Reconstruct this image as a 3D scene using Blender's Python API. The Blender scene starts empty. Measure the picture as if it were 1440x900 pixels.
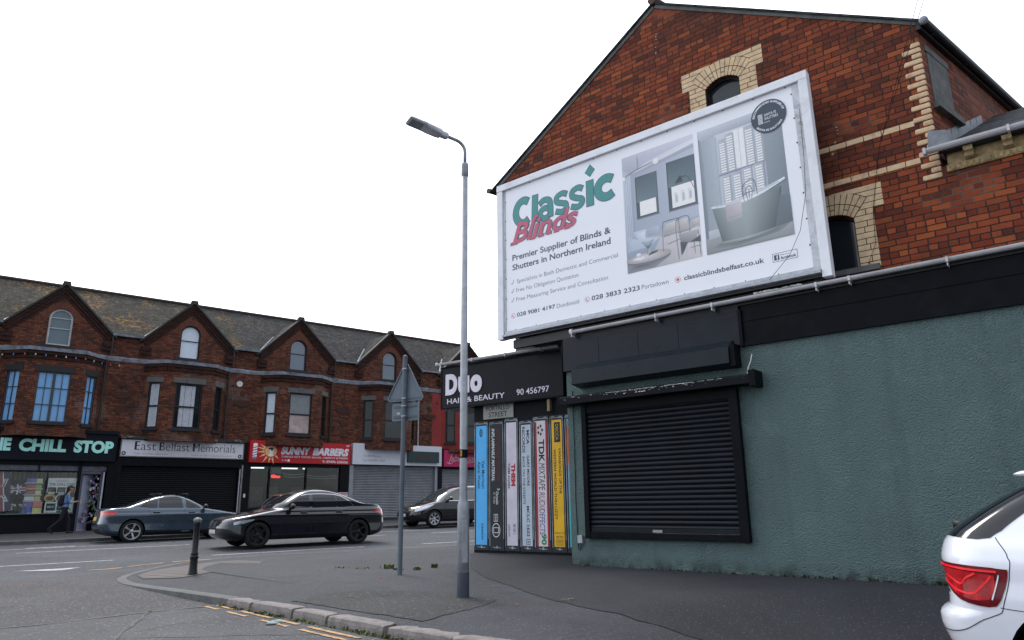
import bpy, bmesh, math, random
from math import sin, cos, pi, radians
from mathutils import Vector, Matrix
from mathutils.geometry import tessellate_polygon

random.seed(7)
SC = bpy.context.scene
COL = SC.collection

# ------------------------------------------------------------------ camera, sky, sun, exposure
EYE = 1.05
cam_data = bpy.data.cameras.new("camera")
cam = bpy.data.objects.new("camera", cam_data)
COL.objects.link(cam)
SC.camera = cam
cam_data.sensor_width = 36.0
cam_data.sensor_fit = 'HORIZONTAL'
cam_data.lens = 997.871 / 1440 * 36
cam_data.clip_start = 0.05
cam_data.clip_end = 4000
PITCH, ROLL = 0.252266, -0.0127078
cam.matrix_world = (Matrix.Translation((0, 0, EYE)) @ Matrix.Rotation(pi / 2 + PITCH, 4, 'X')
                    @ Matrix.Rotation(ROLL, 4, 'Z'))

SUN_AZ, SUN_EL = radians(-32), radians(46)      # azimuth from +Y, negative = to the left
world = bpy.data.worlds.new("World")
SC.world = world
world.use_nodes = True
wn, wl = world.node_tree.nodes, world.node_tree.links
wn.clear()
w_out = wn.new('ShaderNodeOutputWorld')
w_bg = wn.new('ShaderNodeBackground')
w_bg.inputs['Strength'].default_value = 0.1
w_sky = wn.new('ShaderNodeTexSky')
w_sky.sky_type = 'NISHITA'
w_sky.sun_disc = False
w_sky.sun_elevation = SUN_EL
w_sky.sun_rotation = SUN_AZ
w_sky.air_density = 1.0
w_sky.dust_density = 2.0
# thin bright cloud layer: noise on the sky direction flattened towards the horizon
w_geo = wn.new('ShaderNodeTexCoord')
w_sep = wn.new('ShaderNodeSeparateXYZ')
wl.new(w_geo.outputs['Generated'], w_sep.inputs[0])
w_z = wn.new('ShaderNodeMath'); w_z.operation = 'ADD'; w_z.inputs[1].default_value = 0.28
wl.new(w_sep.outputs['Z'], w_z.inputs[0])
w_zm = wn.new('ShaderNodeMath'); w_zm.operation = 'MAXIMUM'; w_zm.inputs[1].default_value = 0.05
wl.new(w_z.outputs[0], w_zm.inputs[0])
w_cmb = wn.new('ShaderNodeCombineXYZ')
for ax in 'XY':
    d = wn.new('ShaderNodeMath'); d.operation = 'DIVIDE'
    wl.new(w_sep.outputs[ax], d.inputs[0]); wl.new(w_zm.outputs[0], d.inputs[1])
    wl.new(d.outputs[0], w_cmb.inputs[ax])
w_noise = wn.new('ShaderNodeTexNoise')
w_noise.inputs['Scale'].default_value = 1.7
w_noise.inputs['Detail'].default_value = 7
w_noise.inputs['Roughness'].default_value = 0.55
wl.new(w_cmb.outputs[0], w_noise.inputs['Vector'])
# more cloud towards the sun, broken blue behind the viewer
w_dot = wn.new('ShaderNodeVectorMath'); w_dot.operation = 'DOT_PRODUCT'
wl.new(w_geo.outputs['Generated'], w_dot.inputs[0])
w_dot.inputs[1].default_value = (-0.45, 0.80, 0.40)
w_add = wn.new('ShaderNodeMath'); w_add.operation = 'MULTIPLY_ADD'
w_add.inputs[1].default_value = 0.22
wl.new(w_dot.outputs['Value'], w_add.inputs[0]); wl.new(w_noise.outputs['Fac'], w_add.inputs[2])
w_ramp = wn.new('ShaderNodeMapRange')
w_ramp.interpolation_type = 'SMOOTHSTEP'
w_ramp.inputs['From Min'].default_value = 0.38
w_ramp.inputs['From Max'].default_value = 0.63
w_ramp.inputs['To Min'].default_value = 0.32
w_ramp.inputs['To Max'].default_value = 1.0
wl.new(w_add.outputs[0], w_ramp.inputs['Value'])
w_glow = wn.new('ShaderNodeMapRange')
w_glow.inputs['From Min'].default_value = -0.6
w_glow.inputs['From Max'].default_value = 1.0
w_glow.inputs['To Min'].default_value = 12.0
w_glow.inputs['To Max'].default_value = 19.0
wl.new(w_dot.outputs['Value'], w_glow.inputs['Value'])
w_cl = wn.new('ShaderNodeVectorMath'); w_cl.operation = 'SCALE'
w_cl.inputs[0].default_value = (0.93, 0.97, 1.05)
wl.new(w_glow.outputs[0], w_cl.inputs['Scale'])
w_mix = wn.new('ShaderNodeMixRGB')
wl.new(w_ramp.outputs[0], w_mix.inputs['Fac'])
wl.new(w_sky.outputs['Color'], w_mix.inputs['Color1'])
wl.new(w_cl.outputs['Vector'], w_mix.inputs['Color2'])
wl.new(w_mix.outputs['Color'], w_bg.inputs['Color'])
wl.new(w_bg.outputs[0], w_out.inputs['Surface'])

sun_data = bpy.data.lights.new("sun", 'SUN')
sun_data.energy = 1.2
sun_data.angle = radians(14)
sun_data.color = (1.0, 0.93, 0.84)
sun = bpy.data.objects.new("sun", sun_data)
COL.objects.link(sun)
sd = Vector((sin(SUN_AZ) * cos(SUN_EL), cos(SUN_AZ) * cos(SUN_EL), sin(SUN_EL)))
sun.rotation_euler = sd.to_track_quat('Z', 'Y').to_euler()

SC.view_settings.view_transform = 'Standard'
SC.view_settings.look = 'None'
SC.view_settings.exposure = 0.5
SC.view_settings.gamma = 1.0
SC.view_settings.use_curve_mapping = False
SC.cycles.max_bounces = 8
SC.cycles.transparent_max_bounces = 8
SC.cycles.use_denoising = True

# ------------------------------------------------------------------ places
GABLE_O = Vector((0.984, 12.847, 0.0))   # foot of the shop front's left corner
GABLE_B, GABLE_S = Vector((1.011, 13.204, -0.029)), 1.0278   # the brick house stands 0.6 m behind the shop front; its metre figures below are for a house 1/1.0278 the size
GABLE_O = Vector((0.984, 12.847, 0.0)); GABLE_R = math.atan2(-0.6402, 0.7680)     # x right along the wall, y into the building
SALON_S = 0.918
SALON_O = Vector((1.0346, 13.777, 0.0861)); SALON_R = math.atan2(-0.5785, 0.8157)
MD = Vector((0.78479, 0.61976)); MN = Vector((-0.61976, 0.78479))                 # along / across the main road
MAIN_R = math.atan2(MD.y, MD.x)
FRONT_P = 35.0                                                                   # distance of the shop terrace
TERR_O = Vector((MN.x * FRONT_P, MN.y * FRONT_P, 0.0))

def road_xy(s, p):
    return (MD.x * s + MN.x * p, MD.y * s + MN.y * p)

def to_sp(x, y):
    return (x * MD.x + y * MD.y, x * MN.x + y * MN.y)

def smooth01(t):
    t = min(max(t, 0.0), 1.0)
    return t * t * (3 - 2 * t)

def road_z(s, p):
    t = min(max((p - 16.2) / 8.8, 0), 1)
    z = -0.1 + t * (0.13 + 0.0085 * (min(max(s, -20), 40) - 5.4))
    return z + 1.05 * street_fall(*road_xy(s, p))

SUV_A, SUV_B = Vector((3.468, 5.92)), Vector((6.43, 2.25))
def street_fall(x, y):
    "the ground falls away to the right of the corner, where the white car is parked"
    q = Vector((x, y)); d = SUV_B - SUV_A
    t = min(max((q - SUV_A).dot(d) / d.dot(d), 0), 1)
    return -0.35 * smooth01((3.0 - (q - SUV_A - d * t).length) / 2.0)

def pave_z(x, y):
    s, p = to_sp(x, y)
    return street_fall(x, y) + 0.086 * smooth01((s - 6.9) / 1.9) * smooth01((p - 9.1) / 1.0) * (1 - smooth01((p - 14.6) / 1.4))

def gridded_sheet(pts, step, zf, lift=0.0):
    "filled outline cut into a grid so that it can follow the ground"
    bm = bmesh.new()
    tri = tessellate_polygon([[Vector((p[0], p[1], 0)) for p in pts]])
    vs = [bm.verts.new((p[0], p[1], 0)) for p in pts]
    for a, b, c in tri:
        try: bm.faces.new((vs[a], vs[b], vs[c]))
        except ValueError: pass
    lo = [min(p[i] for p in pts) for i in (0, 1)]; hi = [max(p[i] for p in pts) for i in (0, 1)]
    for i, nrm in ((0, (1, 0, 0)), (1, (0, 1, 0))):
        k = math.floor(max(lo[i], -14) / step) + 1
        while k * step < min(hi[i], 20):
            co = [0, 0, 0]; co[i] = k * step
            bmesh.ops.bisect_plane(bm, geom=bm.verts[:] + bm.edges[:] + bm.faces[:], plane_co=co, plane_no=nrm, dist=1e-5); k += 1
    bmesh.ops.recalc_face_normals(bm, faces=bm.faces)
    mb = MB(); bm.verts.index_update()
    flip = sum(f.normal.z for f in bm.faces) < 0
    mb.add([(v.co.x, v.co.y, zf(v.co.x, v.co.y) + lift) for v in bm.verts], [tuple(v.index for v in (reversed(f.verts) if flip else f.verts)) for f in bm.faces])
    bm.free()
    return mb

# ------------------------------------------------------------------ materials
def srgb(h):
    h = h.lstrip('#')
    out = []
    for i in (0, 2, 4):
        c = int(h[i:i + 2], 16) / 255
        out.append(c / 12.92 if c <= 0.04045 else ((c + 0.055) / 1.055) ** 2.4)
    return tuple(out) + (1.0,)

def col4(c):
    if isinstance(c, str):
        return srgb(c)
    return tuple(c) + (1.0,) if len(c) == 3 else tuple(c)

class NT:
    "small helper round a material's node tree"
    def __init__(self, name):
        self.m = bpy.data.materials.new(name)
        self.m.use_nodes = True
        self.t = self.m.node_tree
        self.n, self.l = self.t.nodes, self.t.links
        self.b = self.n['Principled BSDF']
        self.out = self.n['Material Output']
    def new(self, kind, **kw):
        nd = self.n.new(kind)
        for k, v in kw.items():
            setattr(nd, k, v)
        return nd
    def link(self, a, b):
        self.l.new(a, b)
    def val(self, sock, v):
        if hasattr(v, 'is_linked') or hasattr(v, 'links'):
            self.l.new(v, sock)
        else:
            sock.default_value = v
    def math(self, op, a, b=None, c=None, clamp=False):
        nd = self.new('ShaderNodeMath', operation=op, use_clamp=clamp)
        for i, v in enumerate((a, b, c)):
            if v is not None:
                self.val(nd.inputs[i], v)
        return nd.outputs[0]
    def mix(self, f, a, b, blend='MIX'):
        nd = self.new('ShaderNodeMixRGB', blend_type=blend)
        self.val(nd.inputs['Fac'], f)
        self.val(nd.inputs['Color1'], col4(a) if isinstance(a, (tuple, str)) else a)
        self.val(nd.inputs['Color2'], col4(b) if isinstance(b, (tuple, str)) else b)
        return nd.outputs['Color']
    def noise(self, scale, detail=4, rough=0.55, vec=None, dist=0.0):
        nd = self.new('ShaderNodeTexNoise')
        nd.inputs['Scale'].default_value = scale
        nd.inputs['Detail'].default_value = detail
        nd.inputs['Roughness'].default_value = rough
        nd.inputs['Distortion'].default_value = dist
        if vec is not None:
            self.l.new(vec, nd.inputs['Vector'])
        return nd.outputs['Fac']
    def ramp(self, f, lo, hi, a=0.0, b=1.0):
        nd = self.new('ShaderNodeMapRange')
        nd.inputs['From Min'].default_value = lo
        nd.inputs['From Max'].default_value = hi
        nd.inputs['To Min'].default_value = a
        nd.inputs['To Max'].default_value = b
        self.l.new(f, nd.inputs['Value'])
        return nd.outputs[0]
    def coord(self, kind='Object'):
        return self.new('ShaderNodeTexCoord').outputs[kind]
    def uv(self):
        return self.new('ShaderNodeTexCoord').outputs['UV']
    def bump(self, h, strength=0.3, dist=0.01):
        nd = self.new('ShaderNodeBump')
        nd.inputs['Strength'].default_value = strength
        nd.inputs['Distance'].default_value = dist
        self.l.new(h, nd.inputs['Height'])
        self.l.new(nd.outputs[0], self.b.inputs['Normal'])

_mc = {}
def paint(name, c, rough=0.5, metal=0.0, var=0.25, scale=6.0, bump=0.0, bscale=60.0, dirt=None, dirt_amt=0.5, spec=0.3, coat=0.0):
    "plain painted / metal / plastic surface with mottling, optional bump and dirt blotches"
    if name in _mc:
        return _mc[name]
    t = NT(name)
    c = col4(c)
    o = t.coord()
    n1 = t.noise(scale, 6, 0.6, o)
    dark = tuple(v * (1 - var) for v in c[:3]); lite = tuple(min(1, v * (1 + var * 0.6)) for v in c[:3])
    base = t.mix(t.ramp(n1, 0.3, 0.7), dark, lite)
    if dirt:
        n2 = t.noise(scale * 0.6, 8, 0.7, o, 0.6)
        base = t.mix(t.ramp(n2, 0.52, 0.72, 0, dirt_amt), base, col4(dirt))
    t.link(base, t.b.inputs['Base Color'])
    t.b.inputs['Metallic'].default_value = metal
    t.b.inputs['Specular IOR Level'].default_value = spec
    t.link(t.ramp(n1, 0.25, 0.75, max(0.02, rough - 0.08), min(1, rough + 0.1)), t.b.inputs['Roughness'])
    if coat:
        t.b.inputs['Coat Weight'].default_value = coat
        t.b.inputs['Coat Roughness'].default_value = 0.03
    if bump:
        t.bump(t.noise(bscale, 3, 0.6, o), bump, 0.01)
    _mc[name] = t.m
    return t.m

def brick(name, cols, mortar, bh=0.0875, bl=0.235, joint=0.011, soot=0.5, header_every=4, pale_joint=None, bump=0.5, sootcol=(0.022, 0.016, 0.013)):
    "brickwork laid in UV metres: rows of stretchers with a header row now and then, each brick its own tone"
    t = NT(name)
    uv = t.new('ShaderNodeSeparateXYZ'); t.link(t.uv(), uv.inputs[0])
    wob = t.noise(3.0, 3, 0.5, t.coord())
    u = t.math('MULTIPLY_ADD', wob, 0.012, uv.outputs['X'])
    v = t.math('MULTIPLY_ADD', wob, 0.008, uv.outputs['Y'])
    vr = t.math('DIVIDE', v, bh)
    row = t.math('FLOOR', vr)
    fv = t.math('SUBTRACT', vr, row)
    is_h = t.math('LESS_THAN', t.math('FLOORED_MODULO', row, float(header_every)), 0.5)
    bw = t.math('MULTIPLY_ADD', is_h, -bl / 2, bl)
    off = t.math('MULTIPLY', t.math('FLOORED_MODULO', t.math('MULTIPLY', row, 0.5), 1.0), bw)
    wn_row = t.new('ShaderNodeTexWhiteNoise', noise_dimensions='1D'); t.link(row, wn_row.inputs['W'])
    off = t.math('MULTIPLY_ADD', wn_row.outputs['Value'], 0.05, off)
    ur = t.math('DIVIDE', t.math('ADD', u, off), bw)
    colm = t.math('FLOOR', ur)
    fu = t.math('SUBTRACT', ur, colm)
    cid = t.new('ShaderNodeCombineXYZ'); t.link(colm, cid.inputs[0]); t.link(row, cid.inputs[1]); t.link(is_h, cid.inputs[2])
    wn_ = t.new('ShaderNodeTexWhiteNoise', noise_dimensions='3D'); t.link(cid.outputs[0], wn_.inputs['Vector'])
    rmp = t.new('ShaderNodeValToRGB'); rmp.color_ramp.interpolation = 'LINEAR'
    el = rmp.color_ramp.elements
    while len(el) < len(cols):
        el.new(0.5)
    for i, c in enumerate(cols):
        el[i].position = i / (len(cols) - 1); el[i].color = col4(c)
    t.link(wn_.outputs['Value'], rmp.inputs[0])
    fine = t.noise(28, 5, 0.65, t.coord())
    b1 = t.mix(t.ramp(fine, 0.3, 0.75, 0.0, 0.55), rmp.outputs[0], (0.05, 0.02, 0.012), 'MULTIPLY')
    b1 = t.mix(0.45, rmp.outputs[0], b1)
    so = t.noise(0.9, 6, 0.62, t.coord(), 0.4)
    b2 = t.mix(t.ramp(so, 0.46, 0.68, 0, soot), b1, sootcol)
    # mortar mask
    eu = t.math('MULTIPLY', t.math('MINIMUM', fu, t.math('SUBTRACT', 1.0, fu)), bw)
    ev = t.math('MULTIPLY', t.math('MINIMUM', fv, t.math('SUBTRACT', 1.0, fv)), bh)
    e = t.math('MINIMUM', eu, ev)
    jit = t.math('MULTIPLY_ADD', fine, 0.008, joint / 2 - 0.004)
    mask = t.ramp(t.math('SUBTRACT', e, jit), 0.0035, -0.0005)
    mcol = mortar if pale_joint is None else t.mix(t.ramp(t.noise(0.55, 4, 0.6, t.coord()), 0.55, 0.62), mortar, pale_joint)
    c = t.mix(mask, b2, mcol if not isinstance(mcol, (tuple, str)) else col4(mcol))
    t.link(c, t.b.inputs['Base Color'])
    t.b.inputs['Roughness'].default_value = 0.85
    t.b.inputs['Specular IOR Level'].default_value = 0.25
    h = t.math('SUBTRACT', t.math('MULTIPLY', fine, 0.5), mask)
    t.bump(h, bump, 0.012)
    return t.m

def slates(name, base='#3b3d40', lichen=0.0, moss=0.3, sh=0.2, sw=0.28):
    t = NT(name)
    uv = t.new('ShaderNodeSeparateXYZ'); t.link(t.uv(), uv.inputs[0])
    vr = t.math('DIVIDE', uv.outputs['Y'], sh); row = t.math('FLOOR', vr); fv = t.math('SUBTRACT', vr, row)
    off = t.math('MULTIPLY', t.math('FLOORED_MODULO', row, 2.0), 0.5)
    ur = t.math('ADD', t.math('DIVIDE', uv.outputs['X'], sw), off); cl = t.math('FLOOR', ur); fu = t.math('SUBTRACT', ur, cl)
    cid = t.new('ShaderNodeCombineXYZ'); t.link(cl, cid.inputs[0]); t.link(row, cid.inputs[1])
    w = t.new('ShaderNodeTexWhiteNoise', noise_dimensions='2D'); t.link(cid.outputs[0], w.inputs['Vector'])
    b = col4(base)
    c = t.mix(w.outputs['Value'], tuple(x * 0.55 for x in b[:3]), tuple(x * 1.5 for x in b[:3]))
    o = t.coord()
    if moss:
        c = t.mix(t.ramp(t.noise(2.2, 8, 0.72, o), 0.5, 0.64, 0, moss), c, (0.020, 0.024, 0.014))
        c = t.mix(t.ramp(t.noise(7.0, 8, 0.75, o), 0.56, 0.66, 0, moss), c, (0.16, 0.16, 0.14))
    if lichen:
        lm = t.math('MULTIPLY', t.ramp(t.noise(5.5, 6, 0.7, o), 0.50, 0.60), t.ramp(t.noise(0.55, 3, 0.5, o), 0.50, 0.60, 0, lichen))
        c = t.mix(lm, c, (0.30, 0.14, 0.03))
    edge = t.math('LESS_THAN', fv, 0.12)
    gap = t.math('LESS_THAN', t.math('MINIMUM', fu, t.math('SUBTRACT', 1.0, fu)), 0.03)
    dk = t.math('MAXIMUM', edge, gap)
    c = t.mix(t.math('MULTIPLY', dk, 0.7), c, (0.008, 0.008, 0.009))
    t.link(c, t.b.inputs['Base Color'])
    t.b.inputs['Roughness'].default_value = 0.85
    t.b.inputs['Specular IOR Level'].default_value = 0.08
    t.bump(t.math('ADD', t.math('MULTIPLY', fv, -0.6), t.math('MULTIPLY', w.outputs['Value'], 0.3)), 0.6, 0.02)
    return t.m

def glass(name, tint=(0.02, 0.025, 0.03), rough=0.02, see=0.0, refl=1.0, ior=1.5):
    "window glass: dark room behind with a clear reflection, or see-through with a share 'see'"
    if name in _mc:
        return _mc[name]
    t = NT(name)
    t.b.inputs['Base Color'].default_value = col4(tint)
    t.b.inputs['Roughness'].default_value = rough
    t.b.inputs['Specular IOR Level'].default_value = 0.5 * refl
    t.b.inputs['IOR'].default_value = ior
    t.bump(t.noise(0.9, 2, 0.4, t.coord()), 0.05, 0.05)
    if see:
        tr = t.new('ShaderNodeBsdfTransparent'); tr.inputs[0].default_value = (0.9, 0.93, 0.93, 1)
        gl = t.new('ShaderNodeBsdfGlossy'); gl.inputs['Roughness'].default_value = rough
        fr = t.new('ShaderNodeFresnel'); fr.inputs[0].default_value = 1.5
        mx = t.new('ShaderNodeMixShader')
        t.link(t.math('MULTIPLY_ADD', fr.outputs[0], 0.55, 1 - see, clamp=True), mx.inputs[0])
        t.link(tr.outputs[0], mx.inputs[1]); t.link(gl.outputs[0], mx.inputs[2])
        t.link(mx.outputs[0], t.out.inputs['Surface'])
    _mc[name] = t.m
    return t.m

def glow(name, c, strength):
    if name in _mc:
        return _mc[name]
    t = NT(name)
    t.b.inputs['Base Color'].default_value = (0.1, 0.1, 0.1, 1)
    t.b.inputs['Emission Color'].default_value = col4(c)
    t.b.inputs['Emission Strength'].default_value = strength
    _mc[name] = t.m
    return t.m

# ------------------------------------------------------------------ mesh builder
class MB:
    def __init__(self, xf=None):
        self.v, self.f, self.mi = [], [], []
        self.xf = xf or Matrix.Identity(4)
        self.cur = 0
    def add(self, verts, faces):
        k = len(self.v)
        self.v += [self.xf @ Vector(p) for p in verts]
        self.f += [tuple(i + k for i in fc) for fc in faces]
        self.mi += [self.cur] * len(faces)
        return self
    def box(self, x0, x1, y0, y1, z0, z1):
        if x0 > x1: x0, x1 = x1, x0
        if y0 > y1: y0, y1 = y1, y0
        if z0 > z1: z0, z1 = z1, z0
        v = [(x0, y0, z0), (x1, y0, z0), (x1, y1, z0), (x0, y1, z0), (x0, y0, z1), (x1, y0, z1), (x1, y1, z1), (x0, y1, z1)]
        return self.add(v, [(0, 3, 2, 1), (4, 5, 6, 7), (0, 1, 5, 4), (1, 2, 6, 5), (2, 3, 7, 6), (3, 0, 4, 7)])
    def quad(self, *p):
        return self.add(p, [tuple(range(len(p)))])
    def sheet(self, pts, z=None):
        "filled polygon, faces up (points given as x,y or x,y,z)"
        P = [Vector((p[0], p[1], p[2] if len(p) > 2 else z)) for p in pts]
        tri = tessellate_polygon([[Vector((p.x, p.y, 0)) for p in P]])
        out = []
        for a, b, c in tri:
            n = (P[b] - P[a]).cross(P[c] - P[a])
            out.append((a, b, c) if n.z > 0 else (a, c, b))
        return self.add(P, out)
    def plate(self, outer, holes, y0, y1):
        "polygon in x,z with holes, given thickness from y0 (seen side) to y1"
        loops = [list(outer)] + [list(h) for h in holes]
        flat = [p for lp in loops for p in lp]
        tri = tessellate_polygon([[Vector((p[0], p[1], 0)) for p in lp] for lp in loops])
        n = len(flat)
        verts = [(p[0], y0, p[1]) for p in flat] + [(p[0], y1, p[1]) for p in flat]
        faces = []
        for a, b, c in tri:
            ar = (flat[b][0] - flat[a][0]) * (flat[c][1] - flat[a][1]) - (flat[b][1] - flat[a][1]) * (flat[c][0] - flat[a][0])
            if abs(ar) < 1e-9:
                continue
            if ar < 0:
                b, c = c, b
            faces.append((a, b, c)); faces.append((a + n, c + n, b + n))
        k = 0
        for li, lp in enumerate(loops):
            m = len(lp)
            area = sum(lp[i][0] * lp[(i + 1) % m][1] - lp[(i + 1) % m][0] * lp[i][1] for i in range(m))
            for i in range(m):
                a, b = k + i, k + (i + 1) % m
                q = (a, a + n, b + n, b) if (area > 0) == (li == 0) else (a, b, b + n, a + n)
                faces.append(q)
            k += m
        return self.add(verts, faces)
    def prism(self, poly, y0, y1):
        return self.plate(poly, [], y0, y1)
    def extrude_x(self, prof, x0, x1, caps=True, closed=True):
        "profile in y,z swept along x"
        n = len(prof)
        v = [(x0, p[0], p[1]) for p in prof] + [(x1, p[0], p[1]) for p in prof]
        f = []
        for i in range(n if closed else n - 1):
            j = (i + 1) % n
            f.append((i, j, j + n, i + n))
        if caps and closed:
            f.append(tuple(reversed(range(n)))); f.append(tuple(range(n, 2 * n)))
        return self.add(v, f)
    def tube(self, pts, r, seg=10, cap=True):
        pts = [Vector(p) for p in pts]
        rs = r if isinstance(r, (list, tuple)) else [r] * len(pts)
        rings = []
        prev = None
        for i, p in enumerate(pts):
            d = (pts[min(i + 1, len(pts) - 1)] - pts[max(i - 1, 0)]).normalized()
            if prev is None:
                a = d.orthogonal().normalized()
            else:
                a = (prev - d * prev.dot(d)).normalized()
            prev = a
            b = d.cross(a)
            rings.append([p + (a * cos(2 * pi * k / seg) + b * sin(2 * pi * k / seg)) * rs[i] for k in range(seg)])
        v = [q for rg in rings for q in rg]
        f = []
        for i in range(len(pts) - 1):
            for k in range(seg):
                k2 = (k + 1) % seg
                f.append((i * seg + k, i * seg + k2, (i + 1) * seg + k2, (i + 1) * seg + k))
        if cap:
            f.append(tuple(reversed(range(seg)))); f.append(tuple((len(pts) - 1) * seg + k for k in range(seg)))
        return self.add(v, f)
    def lathe(self, prof, seg=24, axis='Z', center=(0, 0, 0)):
        "profile of (radius, height) spun round an axis"
        v, f = [], []
        for r, h in prof:
            for k in range(seg):
                a = 2 * pi * k / seg
                x, y = r * cos(a), r * sin(a)
                p = (x, y, h) if axis == 'Z' else ((x, h, y) if axis == 'Y' else (h, x, y))
                v.append((p[0] + center[0], p[1] + center[1], p[2] + center[2]))
        for i in range(len(prof) - 1):
            for k in range(seg):
                k2 = (k + 1) % seg
                q = (i * seg + k, i * seg + k2, (i + 1) * seg + k2, (i + 1) * seg + k)
                f.append(q if axis != 'Y' else tuple(reversed(q)))
        return self.add(v, f)
    def grid(self, rows):
        "rows of equal-length point lists"
        m = len(rows[0]); v = [p for r in rows for p in r]; f = []
        for i in range(len(rows) - 1):
            for j in range(m - 1):
                f.append((i * m + j, i * m + j + 1, (i + 1) * m + j + 1, (i + 1) * m + j))
        return self.add(v, f)
    def build(self, name, mats, parent=None, smooth=False, bevel=0.0, recalc=False, weld=False):
        me = bpy.data.meshes.new(name)
        me.from_pydata([tuple(p) for p in self.v], [], self.f)
        mats = mats if isinstance(mats, (list, tuple)) else [mats]
        for m in mats:
            me.materials.append(m)
        for p, i in zip(me.polygons, self.mi):
            p.material_index = i
        if recalc or weld:
            bm = bmesh.new(); bm.from_mesh(me)
            if weld:
                bmesh.ops.remove_doubles(bm, verts=bm.verts, dist=1e-4)
            if recalc:
                bmesh.ops.recalc_face_normals(bm, faces=bm.faces)
            bm.to_mesh(me); bm.free()
        uv_metres(me)
        if smooth:
            me.polygons.foreach_set('use_smooth', [True] * len(me.polygons))
        ob = bpy.data.objects.new(name, me)
        COL.objects.link(ob)
        if parent:
            ob.parent = parent
        if bevel:
            md = ob.modifiers.new('bevel', 'BEVEL'); md.width = bevel; md.segments = 2
            md.limit_method = 'ANGLE'; md.angle_limit = radians(40)
        return ob

def uv_metres(me):
    uv = me.uv_layers.new(name='UVMap')
    vs = me.vertices
    for p in me.polygons:
        n = p.normal
        if abs(n.z) > 0.985:
            t, b = Vector((1, 0, 0)), Vector((0, 1, 0))
        else:
            t = Vector((-n.y, n.x, 0)).normalized(); b = n.cross(t)
            if b.z < 0:
                b = -b
        for li in p.loop_indices:
            co = vs[me.loops[li].vertex_index].co
            uv.data[li].uv = (co.dot(t), co.dot(b))

def thing(name, label, cat, loc=(0, 0, 0), rotz=0.0, group=None):
    o = bpy.data.objects.new(name, None)
    COL.objects.link(o)
    o.location = loc
    o.rotation_euler = (0, 0, rotz)
    return tag(o, label, cat, group)

GROUPS = {'terraced_house': 'terraced houses across the main road', 'shop_sign': 'signs over the shop fronts', 'shuttered_shop': 'shop fronts below the terrace', 'takeaway_shop': 'shop fronts below the terrace', 'memorials_shop': 'shop fronts below the terrace', 'barber_shop': 'shop fronts below the terrace',
          'strip_light': 'strip lights in the barber shop', 'flag': 'union flags in the shop window', 'parked_car': 'cars on the main road', 'passing_car': 'cars on the main road', 'people_carrier': 'cars on the main road', 'hatchback': 'cars on the main road', 'litter': 'scraps of litter on the ground', 'box_sign': 'signs over the shop fronts'}
def tag(o, label=None, cat=None, group=None, kind=None):
    group = group or GROUPS.get(o.name.split('.')[0])
    if label: o['label'] = label
    if cat: o['category'] = cat
    if group: o['group'] = group
    if kind: o['kind'] = kind
    return o

def place(x, y, z=0.0, rot=0.0):
    return Matrix.Translation((x, y, z)) @ Matrix.Rotation(rot, 4, 'Z')

def along(p0, p1):
    "frame whose x runs from p0 to p1 (plan points), y to its left"
    d = Vector((p1[0] - p0[0], p1[1] - p0[1]))
    return place(p0[0], p0[1], 0, math.atan2(d.y, d.x)), d.length

# ------------------------------------------------------------------ lettering
def _text_mesh(body, bold=0.0, shear=0.0, spacing=1.0):
    cu = bpy.data.curves.new('lettering', 'FONT')
    cu.body = body
    cu.size = 1.0
    cu.offset = bold
    cu.shear = shear
    cu.space_character = spacing
    cu.resolution_u = 4
    cu.fill_mode = 'BOTH'
    ob = bpy.data.objects.new('lettering', cu)
    COL.objects.link(ob)
    dg = bpy.context.evaluated_depsgraph_get(); dg.update()
    me = bpy.data.meshes.new_from_object(ob.evaluated_get(dg))
    pts = [v.co.copy() for v in me.vertices]
    fcs = [tuple(p.vertices) for p in me.polygons]
    bpy.data.objects.remove(ob); bpy.data.curves.remove(cu); bpy.data.meshes.remove(me)
    return pts, fcs
_capm = {}
def text(mb, body, x0, x1, zb, zt, y, bold=0.0, shear=0.0, spacing=1.0, turn=None, thick=0.002, fit_all=False, warp=None):
    """letters with baseline zb and cap height to zt, squeezed to run from x0 to x1, on the plane y (seen from -y).
    turn='down': the line runs down the wall; then x0..x1 is the letters' height across and zb..zt the run from bottom to top"""
    pts, fcs = _text_mesh(body, bold, shear, spacing)
    if bold not in _capm:
        h = _text_mesh('H', bold)[0]
        _capm[bold] = (min(p.y for p in h), max(p.y for p in h))
    lo, hi = _capm[bold]
    if fit_all:
        lo, hi = min(p.y for p in pts), max(p.y for p in pts)
    a, b = min(p.x for p in pts), max(p.x for p in pts)
    out = []
    for p in pts:
        u = (p.x - a) / (b - a); w = (p.y - lo) / (hi - lo)
        if turn == 'down':
            q = (x0 + (x1 - x0) * w, zt - (zt - zb) * u)
        else:
            q = (x0 + (x1 - x0) * u, zb + (zt - zb) * w)
            if warp:
                q = warp(q[0], q[1])
        out.append((q[0], y, q[1]))
    # the seen side plus a thin edge
    n = len(out)
    edge = {}
    good = []
    for fc in fcs:
        p0, p1, p2 = (out[i] for i in fc[:3])
        ar = 0
        for i in range(len(fc)):
            pa, pb = out[fc[i]], out[fc[(i + 1) % len(fc)]]
            ar += pa[0] * pb[2] - pb[0] * pa[2]
        if abs(ar) < 1e-12:
            continue
        fc = fc if ar > 0 else tuple(reversed(fc))
        good.append(fc)
        for i in range(len(fc)):
            e = (fc[i], fc[(i + 1) % len(fc)])
            edge[e] = edge.get(e, 0) + 1
    sides = []
    for (i, j) in edge:
        if (j, i) not in edge:
            sides.append((i, i + n, j + n, j))
    mb.add(out + [(p[0], p[1] + thick, p[2]) for p in out], good + sides)
    return mb

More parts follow.
